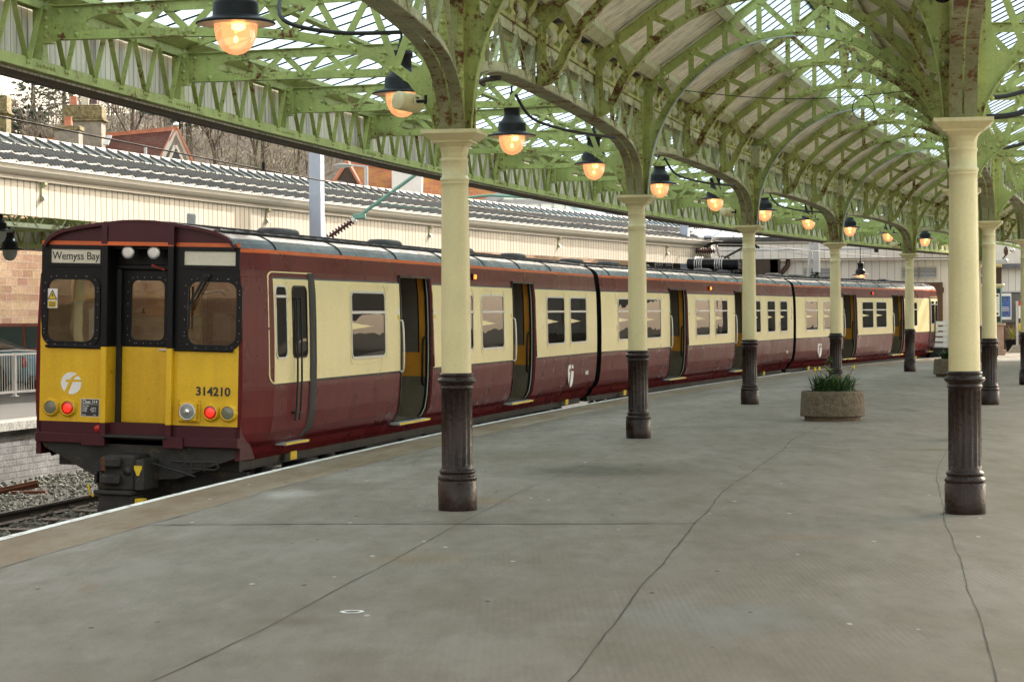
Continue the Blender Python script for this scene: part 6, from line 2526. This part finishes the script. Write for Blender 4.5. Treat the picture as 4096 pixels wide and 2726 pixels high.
insulator(m, (.35, 0, 4.98), (1.05, 0, 4.98), .035, .10)
m.mat('black_iron')
m.tube([(.12, 0, 4.98), (.35, 0, 4.98)], .03, 8)
m.build('insulator', r)
m = MB().mat('insulator')
insulator(m, (.42, 0, 4.05), (1.20, 0, 4.05), .035, .115)
m.mat('black_iron')
m.tube([(.12, 0, 4.0), (.40, 0, 4.05)], .04, 8)
m.build('insulator', r)
m = MB().mat('galv')
m.tube([(1.2, 0, 4.05), (8.6, 0, 4.0)], .04, 10)
m.tube([(1.05, 0, 4.98), (1.5, 0, 5.0)], .03, 8)
m.mat('black_iron')
m.cbox(7.4, 7.55, -.06, .06, 3.86, 4.16, .02)
m.cbox(8.55, 8.72, -.05, .05, 3.95, 4.05, .02)
m.build('cantilever_tube', r)
m = MB().mat('black_iron')
m.tube([P(s, TC, 3.66) for s in range(-22, 66, 2)], 0.010, 6)
tag(m.build('contact_wire'), 'black overhead contact wire running above the train roof', 'wire')
for n, (s, lab) in enumerate(((9.76, 'thin dropper wire hanging over the contact wire left of the mast'), (19.8, 'thin dropper wire hanging right of the green tube'))):
    m = MB().mat('black_iron')
    m.tube([P(s, TC, 3.66), P(s, TC, 5.6)], 0.005, 5)
    m.tube([P(s, TC, 3.66), P(s, TC, 3.76)], 0.022, 6)
    tag(m.build('dropper_wire'), lab, 'wire', 'droppers of the overhead line')
m = MB().mat('galv')
m.cbox(-.09, .09, -.09, .09, 0, 5.6, .02)
m.tube([(-.16, 0, 4.3), (-.50, .1, 0)], .06, 8)
m.mat('white_paint')
m.box(.092, .16, -.06, .06, 0, 5.4)
m.mat('leaf_dark')
for k in range(60):
    leaf_blade(m, (random.uniform(-.25, .15), -.16, random.uniform(2.75, 3.1)), random.uniform(0, 6.28), .1, .08, .12, 2)
m.mat('galv')
m.tube([(-1.7, .0, 3.95), (-.9, 0, 3.85), (-.1, 0, 3.72)], .02, 6)
tag(m.build('wire_anchor_post', mw=Matrix.Translation((11.04, 82, 0))), 'weathered timber and steel anchor post with leaning white stay before the far wall', 'post')

# ---------------------------------------------------------------- station building at the head of the platforms
YB = 88.0
st = empty('station_building', Matrix.Translation((12, YB, 0)), 'white boarded station building with louvres and glass roof closing the far end', 'building')
SI = st.matrix_world.inverted()


def spart(m, name, par=None):
    if par is None:
        return m.build(name, st, local=SI)
    return m.build(name, par)


def wallq(m, x0, x1, z0, z1, y):
    m.face([(x0, y, z0), (x1, y, z0), (x1, y, z1), (x0, y, z1)], [(x0, z0), (x1, z0), (x1, z1), (x0, z1)])


m = MB().mat('wall_boarding')
wallq(m, 7.9, 17.55, 0, 3.70, YB + .5)
m.face([(17.55, YB + .5, 0), (17.55, YB + 8, 0), (17.55, YB + 8, 3.7), (17.55, YB + .5, 3.7)], [(0, 0), (7.5, 0), (7.5, 3.7), (0, 3.7)])
spart(m, 'wall')
m = MB().mat('wall_boarding')
cv = []
for k in range(13):
    a = pi / 2 * k / 12
    cv.append((9.3 - 2.0 * sin(a) + .3, YB - 2.0 * (1 - cos(a))))
cv = [(17.6, YB)] + cv[:1] + cv
acc = 0
us = [0]
for p_, q_ in zip(cv, cv[1:]):
    acc += math.hypot(p_[0] - q_[0], p_[1] - q_[1])
    us.append(acc)
m.grid([[(x, y, 3.76), (x, y, 4.36)] for x, y in cv], [[(u, 3.76), (u, 4.36)] for u in us])
m.mat('white_board')
m.grid([[(x, y - .03, 4.34), (x, y - .10, 4.38), (x, y - .10, 4.44)] for x, y in cv])
m.mat('slate')
m.grid([[(x, y - .16, 4.44), (x, y - .22, 4.50), (x, y - .22, 4.60), (x, y + .1, 4.60)] for x, y in cv])
m.mat('dark_wood')
m.grid([[(x, y, 3.76), (x, y + .5, 3.74)] for x, y in cv])
spart(m, 'fascia')
# glass roof of the concourse: fan of panes falling to the gutter
m = MB().mat('far_glass')
m.face([(7.6, YB - .4, 4.60), (17.6, YB - .2, 4.60), (16.0, YB + 6, 6.2), (10.5, YB + 6, 6.3)])
m.face([(7.6, YB - .4, 4.60), (10.5, YB + 6, 6.3), (9.0, YB + 7, 6.2), (2.0, YB + 1, 4.7)])
spart(m, 'glass_roof')
m = MB().mat('steel_blue')
m.beam((7.6, YB - .45, 4.63), (10.5, YB + 6, 6.34), .30, .08)
m.mat('galv')
for k in range(1, 10):
    a = Vector((7.6, YB - .4, 4.64)).lerp(Vector((17.6, YB - .2, 4.64)), k / 10)
    b_ = Vector((10.5, YB + 6, 6.34)).lerp(Vector((16.0, YB + 6, 6.24)), k / 10)
    m.beam(a, b_, .06, .05)
for k in range(1, 7):
    a = Vector((7.6, YB - .4, 4.64)).lerp(Vector((2.0, YB + 1, 4.74)), k / 7)
    b_ = Vector((10.5, YB + 6, 6.34)).lerp(Vector((9.0, YB + 7, 6.24)), k / 7)
    m.beam(a, b_, .06, .05)
spart(m, 'roof_bars')
for (x0, x1) in ((11.44, 11.98), (12.10, 12.62), (15.28, 15.92), (15.97, 16.62)):
    m = MB().mat('white_board')
    y = YB + .47
    m.box(x0 - .04, x1 + .04, y - .03, y + .02, 2.93, 2.99)
    m.box(x0 - .04, x1 + .04, y - .03, y + .02, 3.37, 3.43)
    m.box(x0 - .04, x0, y - .03, y + .02, 2.99, 3.37)
    m.box(x1, x1 + .04, y - .03, y + .02, 2.99, 3.37)
    lv = spart(m, 'louvre')
    m = MB().mat('text_dark')
    m.box(x0, x1, y + .005, y + .02, 2.99, 3.37)
    m.mat('galv')
    for k in range(7):
        z = 3.0 + k * .054
        m.hexa([(x0, y - .02, z), (x1, y - .02, z), (x1, y + .01, z + .03), (x0, y + .01, z + .03), (x0, y - .02, z + .012), (x1, y - .02, z + .012), (x1, y + .01, z + .042), (x0, y + .01, z + .042)])
    m.build('slats', lv)
m = MB().mat('dark_wood')
paint('brown_trim', (0.085, 0.04, 0.02), 0.5, var=0.15)
m = MB().mat('brown_trim')
y = YB + .40
m.box(14.8, 16.86, y, y + .1, 2.56, 2.80)
m.box(16.62, 16.86, y, y + .1, 0.0, 2.56)
m.box(14.8, 15.0, y, y + .1, 0.0, 2.56)
m.box(16.60, 16.90, y - .03, y + .1, 2.40, 2.60)
fr = spart(m, 'gateway')
m = MB().mat('white_board')
m.box(15.0, 16.62, y + .06, y + .1, 0.0, 2.50)
m.mat('render_grey')
m.box(15.1, 16.50, y + .03, y + .065, 0.0, 2.42)
m.build('gate_leaf', fr)
m = MB().mat('brown_trim')
m.tube(smooth_path([(10.82, YB + .38, 3.74), (10.80, YB + .38, 3.5), (10.55, YB + .38, 3.2), (10.42, YB + .38, 3.0), (10.40, YB + .38, 0.0)]), .09, 8)
spart(m, 'down_pipe')
m = MB().mat('dark_wood')
m.box(4.8, 10.2, YB - 1.5, YB - 1.3, 2.6, 3.72)
m.box(9.9, 10.3, YB - 1.5, YB + .45, 3.2, 3.7)
spart(m, 'dark_beam')
m = MB().mat('white_paint')
m.box(5.50, 6.17, YB - 1.60, YB - 1.56, 3.30, 3.62)
m.mat('text_dark')
m.box(5.52, 6.15, YB - 1.61, YB - 1.598, 3.32, 3.60)
sg = m.build('way_out_sign')
tag(sg, 'black sign lettered WAY OUT in white beneath the far end of the opposite canopy', 'sign')
text_mesh('WAY  OUT', 0.15, 'white_paint', 'lettering', sg, T(5.835, YB - 1.613, 3.53) @ Matrix.Rotation(pi / 2, 4, 'X'), 0.012)
# concourse gable of grey glazing, slate roof and ridge behind the opposite canopy
cg = empty('concourse_roof', Matrix.Translation((2, 108, 0)), 'grey glazed gable and slate roof of the concourse above the opposite canopy', 'building')
CI = cg.matrix_world.inverted()
m = MB().mat('house_glass') if False else MB().mat('milk_glass')
m.face([(-2.4, 108, 4), (7.5, 108, 4), (7.5, 108, 6.4), (2.8, 108, 9.0), (-2.4, 108, 6.4)][::1])
m.build('glazed_gable', cg, local=CI)
m = MB().mat('galv')
for k in range(17):
    x = -2.2 + k * .6
    zt = 6.4 + (x + 2.4) * .5 if x < 2.8 else 9.0 - (x - 2.8) * .55
    m.beam((x, 107.95, 4), (x, 107.95, zt), .10 if k % 3 else .2, .08, (1, 0, 0))
m.beam((-2.4, 107.9, 7.05), (7.5, 107.9, 7.05), .08, .22)
m.beam((-3.0, 107.85, 6.1), (2.8, 107.85, 9.05), .2, .38)
m.beam((2.8, 107.85, 9.05), (7.6, 107.85, 6.4), .2, .38)
m.build('glazing_frame', cg, local=CI)
m = MB().mat('slate_rows')
for (a, b_, c_, d_) in (((3.4, 103, 4.4), (10.0, 104, 4.4), (8.6, 109, 7.4), (4.4, 109, 7.5)),):
    m.face([a, b_, c_, d_], [(0, 0), (7, 0), (6, 4), (1, 4)])
m.build('slate_roof', cg, local=CI)
m = MB().mat('far_glass')
m.face([(2.0, 98, 4.9), (5.0, 99, 4.9), (4.2, 103, 6.5), (2.6, 103, 6.9)])
m.mat('steel_blue')
m.tube(smooth_path([(2.6, 103, 6.9), (3.3, 102.6, 6.95), (4.0, 102, 6.6), (4.6, 101, 6.0)]), .16, 8)
m.build('dome_lantern', cg, local=CI)

# kiosk with bay window, dark shop window, poster, pot plant, post, barrier
ks = empty('kiosk', Matrix.Translation((17.9, 85, 0)), 'pink stone bay window kiosk with a white notice, behind the second right column', 'kiosk')
KI = ks.matrix_world.inverted()
m = MB().mat('kiosk_stone')
m.cbox(17.3, 18.56, 85, 86.4, 0, .20, .02)
m.cbox(17.34, 18.50, 85.04, 86.4, .20, 1.10, .02)
m.cbox(17.30, 18.58, 84.98, 86.4, 1.10, 1.19, .03)
m.build('stone_base', ks, local=KI)
m = MB().mat('cream_column')
m.box(17.36, 18.44, 85.08, 86.4, 1.19, 2.60)
m.cbox(17.30, 18.54, 84.98, 86.4, 2.56, 2.68, .03)
m.cbox(17.36, 18.46, 85.06, 86.4, 3.30, 3.46, .02)
m.build('frame', ks, local=KI)
m = MB().mat('verdigris')
m.box(18.06, 18.42, 85.03, 85.075, 1.22, 2.54)
m.mat('text_dark')
m.box(18.10, 18.38, 85.02, 85.03, 1.25, 2.50)
m.mat('white_paint')
m.box(18.13, 18.35, 85.005, 85.02, 1.46, 2.32)
m.mat('text_dark')
m.box(18.19, 18.30, 85.0, 85.004, 2.20, 2.27)
m.box(18.19, 18.30, 85.0, 85.004, 1.52, 1.60)
for k in range(4):
    m.box(18.16, 18.32, 85.0, 85.004, 1.75 + k * .12, 1.755 + k * .12)
m.build('notice_case', ks, local=KI)
m = MB().mat('house_glass')
m.box(17.4, 18.40, 85.12, 86.3, 2.68, 3.30)
m.mat('white_paint')
for x in (17.4, 18.05, 18.22):
    m.box(x - .02, x + .02, 85.08, 85.13, 2.68, 3.30)
m.box(17.4, 18.25, 85.08, 85.13, 2.97, 3.01)
m.mat('brown_trim')
m.box(18.26, 18.44, 85.06, 86.3, 2.68, 3.30)
m.build('bay_window', ks, local=KI)
m = MB().mat('alu')
m.cbox(18.05, 18.6, 84.6, 85.0, 3.42, 3.60, .03)
m.mat('chrome')
m.ball((18.75, 84.6, 3.92), .10, 12, 8)
m.mat('brown_trim')
m.tube([(18.4, 84.7, 3.6), (18.6, 84.6, 3.85)], .03, 6)
m.ball((18.52, 84.65, 3.9), .15, 12, 8, (.6, .8, 1.2))
tag(m.build('camera_cluster'), 'cluster of cameras and a floodlight on top of the kiosk', 'camera')
sh = empty('station_office', Matrix.Translation((21.5, 98, 0)), 'pale boarded office front with a dark window at the right edge beyond the columns', 'building')
HI = sh.matrix_world.inverted()
m = MB().mat('brown_trim')
wallq(m, 17.4, 30, 0, 1.08, 98)
m.mat('wall_boarding')
wallq(m, 17.4, 30, 1.08, 3.52, 98.3)
m.mat('station_board')
wallq(m, 17.4, 30, 3.52, 6.5, 98)
m.mat('slate')
m.box(17.4, 30, 97.8, 98.35, 3.50, 3.70)
m.build('wall', sh, local=HI)
m = MB().mat('galv')
m.box(20.2, 22.25, 98.2, 98.29, 1.0, 2.52)
m.mat('text_dark')
m.box(20.3, 22.15, 98.18, 98.2, 1.08, 2.46)
m.mat('house_glass')
m.box(20.3, 22.1, 98.16, 98.18, 1.15, 2.40)
m.build('shop_window', sh, local=HI)
m = MB().mat('white_paint')
m.box(21.05, 21.68, 98.08, 98.11, 1.28, 2.42)
m.mat('blue_poster')
m.box(21.09, 21.64, 98.07, 98.08, 1.40, 2.30)
po = m.build('poster')
tag(po, 'blue poster in a white frame on the dark office window', 'poster')
m = MB().mat('white_paint')
for k in range(3):
    m.box(21.18, 21.58, 98.062, 98.069, 1.80 - k * .07, 1.825 - k * .07)
m.mat('rust_iron')
for k in range(12):
    m.box(21.14 + (k % 3) * .17, 21.20 + (k % 3) * .17, 98.062, 98.069, (2.2 - (k // 3) * .09) if k < 6 else (1.6 - (k // 3 - 2) * .09), (2.24 - (k // 3) * .09) if k < 6 else (1.64 - (k // 3 - 2) * .09))
m.build('print', po)
pp = empty('potted_plant', Matrix.Translation((20.35, 92, 0)), 'spiky yellow green plant in a black pot before the office', 'plant')
m = MB().mat('black_iron')
m.lathe([(.20, 0), (.29, .42), (.30, .45), (.31, .45), (.31, .50), (.27, .50), (.25, .44), (0, .43)], 20)
m.build('pot', pp)
m = MB().mat('leaf_pale')
rnd = random.Random(2)
for k in range(70):
    a = k * 2.399
    leaf_blade(m, (.03 * cos(a), .03 * sin(a), .45), a, rnd.uniform(.2, .75), .035, rnd.uniform(.1, .5), 4)
m.build('leaves', pp)
sg = empty('sign_post', Matrix.Translation((20.12, 90, 0)), 'grey post with red white and yellow plates beside the pot plant', 'sign')
m = MB().mat('galv')
m.tube([(0, 0, 0), (0, 0, 2.05)], .045, 10)
m.mat('render_grey')
m.hexa([(-.32, -.3, 0), (.32, -.3, 0), (.32, .3, 0), (-.32, .3, 0), (-.15, -.15, .3), (.15, -.15, .3), (.15, .15, .3), (-.15, .15, .3)])
m.build('post', sg)
m = MB()
for mt, z0, z1 in (('red_paint', 1.86, 2.05), ('white_paint', 1.36, 1.86), ('text_dark', 1.18, 1.36), ('yellow_sign', .86, 1.18)):
    m.mat(mt)
    m.box(.06, .55, -.03, .0, z0, z1 - .003)
m.build('plates', sg)
m = MB().mat('text_dark')
m.box(.14, .45, -.036, -.031, 1.02, 1.04)
m.box(.14, .40, -.036, -.031, .94, .96)
m.build('print', sg)
bf = empty('white_barrier', Matrix.Translation((16.3, 83, 0)), 'white slatted timber barrier at the end of the track', 'barrier')
m = MB().mat('white_paint')
for k in range(5):
    m.box(-.9, 1.3, -.03, 0, .36 + k * .20, .36 + k * .20 + .145)
for x in (-.20, .5, 1.2):
    m.box(x - .10, x + .10, -.06, -.03, .34, 1.34)
m.build('slats', bf)
m = MB().mat('black_iron')
m.box(-1.0, 1.5, -.2, .6, -.95, .33)
m.build('buffer_base', bf)

# ---------------------------------------------------------------- houses
def tiled(m, a, b_, c_, d_, mt):
    """roof slope a-b eaves, c-d ridge; uv in metres"""
    a, b_, c_, d_ = map(Vector, (a, b_, c_, d_))
    m.mat(mt)
    L = (b_ - a).length
    H = (d_ - a).length
    m.face([a, b_, c_, d_], [(0, 0), (L, 0), (L, H), (0, H)])


def chimney(par, inv, x, y, z0, z1, wx, wy, mt, cap):
    m = MB().mat(mt)
    m.box(x - wx, x + wx, y - wy, y + wy, z0, z1)
    c = m.build('chimney', par, local=inv)
    inv = None
    m = MB().mat('lichen_stone')
    for dz, e in cap:
        m.cbox(x - wx - e, x + wx + e, y - wy - e, y + wy + e, z1 + dz[0], z1 + dz[1], .03)
    m.build('chimney_cap', c, local=inv)
    return c


def pot(c, inv, x, y, z, h, r=.14, mt='pot_clay', white=False):
    m = MB().mat(mt)
    m.lathe([(r * 1.05, 0), (r * .95, h * .55), (r * .82, h * .75), (r * .9, h * .8), (r * .9, h * .86), (r * .8, h * .9), (r * .95, h * .94), (r * .95, h), (r * .7, h)], 16, (x, y, z))
    if white:
        m.mat('white_paint')
        m.lathe([(r * .8, h * .98), (r * 1.25, h * 1.0), (r * 1.2, h * 1.12), (r * .6, h * 1.22), (0, h * 1.24)], 16, (x, y, z))
    m.build('chimney_pot', c)


h1 = empty('tiled_house', Matrix.Translation((-14, 88, 0)), 'house with red tiled roof, dormer gable and lichened chimneys behind the opposite canopy', 'house')
I1 = h1.matrix_world.inverted()
m = MB().mat('render_grey')
m.box(-19.5, -10.9, 86.5, 93.5, 0, 5.8)
m.build('wall', h1, local=I1)
m = MB()
# main ridge runs left-right, ridge slopes seen from the track side; right end is a gable
RY, RZ1 = 90.0, 9.15
tiled(m, (-18.5, 85.6, 5.7), (-12.3, 85.6, 5.7), (-13.28, RY, 9.16), (-18.5, RY, 8.72), 'red_tiles')
tiled(m, (-21.5, 86.8, 5.9), (-18.5, 86.8, 5.9), (-18.5, RY, 8.60), (-21.5, RY, 8.75), 'red_tiles')
tiled(m, (-12.3, 94.4, 5.7), (-21.5, 94.4, 5.7), (-21.5, RY, 8.6), (-13.28, RY, 9.1), 'red_tiles')
m.mat('pot_clay')
m.beam((-18.5, RY, 8.75), (-13.2, RY, 9.19), .22, .16)
m.beam((-21.5, RY, 8.78), (-18.4, RY, 8.63), .22, .16)
m.build('roof', h1, local=I1)
# gabled end facing the tracks
def sc84(x, z, Y):
    """a point given where it stands at 84 m, moved out to distance Y"""
    return x * Y / 84, 1.7 + (z - 1.7) * Y / 84


def G3(x, z, Y):
    q = sc84(x, z, Y)
    return (q[0], Y, q[1])


m = MB().mat('render_grey')
m.face([G3(-13.1, 7.2, 86.5), G3(-11.75, 7.2, 87.5), G3(-12.41, 8.6, 86.9)])
m.build('gable_wall', h1, local=I1)
m = MB().mat('station_board')
m.beam(G3(-13.03, 7.35, 86.3), G3(-12.45, 8.62, 86.7), .08, .16)
m.beam(G3(-12.40, 8.62, 86.7), G3(-11.85, 7.35, 87.2), .06, .12)
m.beam(G3(-12.75, 7.35, 86.35), G3(-12.45, 8.05, 86.65), .06, .10)
m.beam(G3(-12.42, 8.05, 86.65), G3(-12.1, 7.35, 87.0), .06, .10)
m.mat('text_dark')
m.face([G3(-12.68, 7.3, 86.4), G3(-12.15, 7.3, 86.9), G3(-12.43, 7.98, 86.66)])
m.mat('pot_clay')
m.beam(G3(-13.12, 7.4, 86.3), G3(-12.42, 8.74, 86.7), .10, .06)
m.beam(G3(-12.40, 8.74, 86.7), G3(-11.74, 7.3, 87.2), .12, .08)
m.mat('chrome')
m.ball(G3(-12.41, 8.83, 86.7), .11, 12, 8)
m.build('bargeboards', h1, local=I1)
m = MB().mat('galv')
m.beam(G3(-15.02, 8.1, 86.9), G3(-14.88, 8.45, 87.6), .2, .04)
m.tube([G3(-13.55, 7.5, 86), G3(-13.55, 8.0, 86)], .06, 8)
m.build('roof_vent', h1, local=I1)


def chim(x, zs_, zt, Y, hw, hy, cap, mt='render_grey'):
    X, Z0 = sc84(x, zs_, Y)
    return X, Z0


k = 88.6 / 84
X, Z0 = sc84(-15.8, 8.95, 88.6)
c = chimney(h1, I1, X, 88.6, 5, Z0, .74, .45, 'render_grey', (((0, .07), .13), ((.07, .13), .07), ((.13, .58), .02), ((.58, .65), -.04)))
ZT = Z0 + .65
pot(c, I1, sc84(-16.19, 0, 88.6)[0], 88.6, ZT, .36, .15)
pot(c, I1, sc84(-15.45, 0, 88.6)[0], 88.6, ZT + .06, .34, .17, 'insulator', True)
m = MB().mat('sign_cream')
X2 = sc84(-15.78, 0, 88.6)[0]
m.cbox(X2 - .13, X2 + .13, 88.45, 88.75, ZT - .02, ZT + .34, .02)
m.build('vent_block', c)
X, Z0 = sc84(-16.40, 8.62, 85.6)
c = chimney(h1, I1, X, 85.6, 5, Z0, .46, .40, 'render_grey', (((0, .18), .06),))
pot(c, I1, X, 85.6, Z0 + .18, .36, .16)
X, Z0 = sc84(-19.1, 9.25, 87.0)
c = chimney(h1, I1, X, 87.0, 5, Z0, .50, .40, 'lichen_stone', (((0, .09), .12), ((.09, .72), .03)))

h2 = empty('orange_house', Matrix.Translation((-5, 121, 0)), 'house with sunlit orange tiled roof and white rendered chimneys right of the line mast', 'house')
I2 = h2.matrix_world.inverted()
m = MB().mat('house_white')
m.box(-8.7, 0.5, 120.5, 127, 0, 7.4)
m.build('wall', h2, local=I2)
m = MB()
tiled(m, (-8.9, 119.8, 7.0), (-5.2, 119.8, 7.0), (-6.0, 123.5, 9.65), (-8.65, 123.5, 9.95), 'orange_tiles')
tiled(m, (-5.2, 120.6, 7.0), (0.8, 120.6, 7.0), (0.2, 123.5, 9.1), (-5.0, 123.5, 9.3), 'orange_tiles')
m.mat('pot_clay')
m.beam((-8.65, 123.5, 9.98), (-6.0, 123.5, 9.68), .2, .16)
m.beam((-6.2, 123.3, 9.72), (-5.7, 123.3, 9.70), .3, .3)
m.beam((-5.0, 123.5, 9.33), (.2, 123.5, 9.13), .2, .16)
m.build('roof', h2, local=I2)
m = MB().mat('dark_wood')
m.face([(-9.3, 120.2, 8.9), (-8.0, 120.0, 8.6), (-8.7, 121, 9.9)])
m.mat('pot_clay')
m.beam((-9.4, 120.1, 8.8), (-8.7, 120.6, 9.95), .14, .14)
m.beam((-8.7, 120.6, 9.95), (-7.95, 119.9, 8.6), .14, .14)
m.build('gable', h2, local=I2)
m = MB().mat('house_white')
m.box(-6.35, -4.75, 120.9, 122.6, 5, 10.4)
m.build('chimney', h2, local=I2)
# street lamp head
sl = empty('street_lamp', Matrix.Translation((-4.6, 70.5, 0)), 'grey street lamp head showing over the opposite canopy ridge', 'street lamp')
m = MB().mat('galv')
m.tube([(.1, 0, 0), (.1, 0, 6.35)], .06, 8)
m.tube([(.1, 0, 6.33), (-.35, 0, 6.38)], .03, 6)
m.build('post', sl)
m = MB().mat('lens_clear')
m.ball((-.62, 0, 6.37), .3, 14, 8, (1, .4, .22))
m.build('lamp_head', sl)

# ---------------------------------------------------------------- hill and woods
def hill_z(x, y):
    u = max(0.0, y - 118)
    ridge = 16 + 0.21 * (x + 60)
    ridge = max(10, min(ridge, 46))
    return 2.0 + ridge * 1.9 * (1 - math.exp(-u / 170)) + 1.2 * sin(x * .07 + y * .05) + .8 * sin(x * .19 - y * .11)


m = MB().mat('hill_ground')
xs = [-190 + 8 * i for i in range(60)]
ys = [118 + 9 * i for i in range(30)]
m.grid([[(x, y, hill_z(x, y)) for x in xs] for y in ys], smooth=True)
tag(m.build('hill'), kind='structure')


def bare_tree(rnd, h, spread, n, w=1.0):
    """trunk with forking limbs and a haze of twigs, foot at the origin; returns (limbs, twigs)"""
    mt = MB().mat('bark')
    mw_ = MB().mat('twig_brown')
    tips = []

    def limb(p, d, L, r, lev):
        q = p + d * L
        mid = p + d * L * .5 + Vector((rnd.uniform(-.06, .06), rnd.uniform(-.06, .06), 0)) * L
        mt.tube([p, mid, q], [r, r * .8, r * .55], 5, caps=False)
        if lev >= 3:
            tips.append((q, d))
            return
        for k in range(3 if lev else 4):
            nd_ = (d + Vector((rnd.uniform(-1, 1), rnd.uniform(-1, 1), rnd.uniform(-.1, .7))) * spread).normalized()
            limb(p + d * L * rnd.uniform(.55, 1), nd_, L * rnd.uniform(.55, .75), r * .55, lev + 1)
    limb(Vector((0, 0, 0)), Vector((rnd.uniform(-.06, .06), rnd.uniform(-.06, .06), 1)).normalized(), h * .36, h * .022 * w, 0)
    for q, d in tips:
        for k in range(n):
            e = (d + Vector((rnd.uniform(-1, 1), rnd.uniform(-1, 1), rnd.uniform(-.4, .9)))).normalized()
            L = h * rnd.uniform(.06, .14)
            s = e.orthogonal().normalized() * 0.018 * w
            a = q - d * h * rnd.uniform(0, .08)
            mid = a + e * L * .5 + Vector((rnd.uniform(-.1, .1), rnd.uniform(-.1, .1), rnd.uniform(0, .12))) * L
            mw_.mesh([a - s, a + s, mid + s * .8, mid - s * .8, a + e * L], [(0, 1, 2, 3), (3, 2, 4)])
    return mt, mw_


def conifer(rnd, h, rad, layers, per, flat=False):
    mt = MB().mat('bark')
    mt.tube([(0, 0, 0), (0, 0, h * .95)], [h * .03, h * .008], 7)
    ml = MB().mat('conifer')
    for i in range(layers):
        t = i / (layers - 1)
        z = h * (.22 + .78 * t) if not flat else h * (.45 + .55 * t)
        R_ = rad * ((1 - t) ** .8 + .06) if not flat else rad * (.55 + .6 * sin(pi * min(1, t * 1.1))) * rnd.uniform(.6, 1.1)
        for k in range(per):
            a = rnd.uniform(0, 6.28)
            q = R_ * rnd.uniform(.25, 1)
            c = Vector((q * cos(a), q * sin(a), z - q * (.25 if not flat else -.05) + rnd.uniform(-.3, .3)))
            for j in range(7):
                e = Vector((cos(a) + rnd.uniform(-.8, .8), sin(a) + rnd.uniform(-.8, .8), rnd.uniform(-.3, .5))).normalized()
                s = e.orthogonal().normalized() * rnd.uniform(.05, .13)
                L = rnd.uniform(.3, .8)
                ml.mesh([c - s, c + s, c + e * L], [(0, 1, 2)])
    return mt, ml


rnd = random.Random(11)
BT = []
for v in range(4):
    r = empty('bare_tree', Matrix.Identity(4))
    a, b_ = bare_tree(rnd, 8.0, .62, 9)
    a.build('trunk', r)
    b_.build('crown', r)
    BT.append(r)
# foreground trees one can tell apart: pixel column, depth, height
TL = [(-1.0, 150, 9, 'bare tree behind the left edge chimney'), (.0, 158, 10, 'bare tree above the left end of the red roof'), (1, 150, 8, 'bare tree between the two chimneys'), (2, 152, 9, 'bare tree straight right of the tall chimney'), (3, 160, 10, 'bare spreading tree above the red roof ridge'), (4, 150, 8, 'bare tree at the right of the dormer gable'), (5, 156, 9, 'pale bare tree midway between gable and mast'), (6, 150, 8, 'bare tree close left of the line mast'), (7, 148, 8, 'bare tree just right of the line mast'), (8, 160, 9, 'bare tree above the orange roof')]
for i, (k, y, h, lab) in enumerate(TL):
    px = 20 + k * 96
    x = (px - 1178) * y / 5200
    o = BT[i % 4] if i < 4 else copy_tree(BT[i % 4])
    o.matrix_world = Matrix.Translation((x, y, hill_z(x, y) - .1)) @ Matrix.Rotation(i * 1.3, 4, 'Z') @ Matrix.Diagonal((h / 8, h / 8, h / 8, 1))
    tag(o, lab, 'tree', 'bare trees at the foot of the hill')
CT = []
for (x, y, h, R_, flat, lab) in ((-36.8, 172, 5.5, 2.3, True, 'round dark green pine on the slope near the left edge'), (-22.0, 155, 10.5, 4.5, True, 'big spreading blue green pine right of the dormer gable'), (-17.2, 158, 9, 3.6, True, 'second spreading pine left of the line mast'), (-24.3, 150, 4.6, 1.3, False, 'small pointed conifer right of the dormer gable'), (-49.5, 235, 11, 2.6, False, 'pointed conifer on the skyline at the left edge'), (-46.5, 236, 9.5, 2.4, False, 'shorter pointed conifer on the skyline right of the first')):
    r = empty('conifer_tree', Matrix.Translation((x, y, hill_z(x, y) - .1)), lab, 'tree')
    a, b_ = conifer(rnd, h, R_, 14, 30 if flat else 26, flat)
    a.build('trunk', r)
    b_.build('crown', r)
# the mass of the winter wood
m = MB()
for i in range(1500):
    y = 126 + 170 * rnd.random() ** 1.3
    x = rnd.uniform(-.30, .10) * y
    z = hill_z(x, y)
    h = rnd.uniform(2.5, 7.5)
    mt = 'twig_brown' if rnd.random() < .82 else 'twig_green'
    R_ = h * rnd.uniform(.25, .42)
    m.mat('bark')
    m.tube([(x, y, z), (x + rnd.uniform(-.3, .3), y, z + h * .6)], [.06, .02], 4, caps=False)
    m.mat(mt)
    for k in range(46):
        a, q, t = rnd.uniform(0, 6.28), math.sqrt(rnd.random()), rnd.random() ** .7
        rr = R_ * q * (0.35 + 1.1 * sin(pi * min(.95, t * .8 + .12)))
        p = Vector((x + rr * cos(a), y + rr * sin(a), z + h * (.12 + .85 * t)))
        e = Vector((cos(a) * q + rnd.uniform(-.5, .5), sin(a) * q + rnd.uniform(-.5, .5), rnd.uniform(.1, 1.3))).normalized()
        L = rnd.uniform(.35, 1.0) * h / 5
        s = Vector((1, 0, 0)).cross(e).normalized().cross(e) * rnd.uniform(.012, .035)
        m.mesh([p - s, p + s, p + e * L], [(0, 1, 2)])
tag(m.build('winter_wood'), kind='stuff')
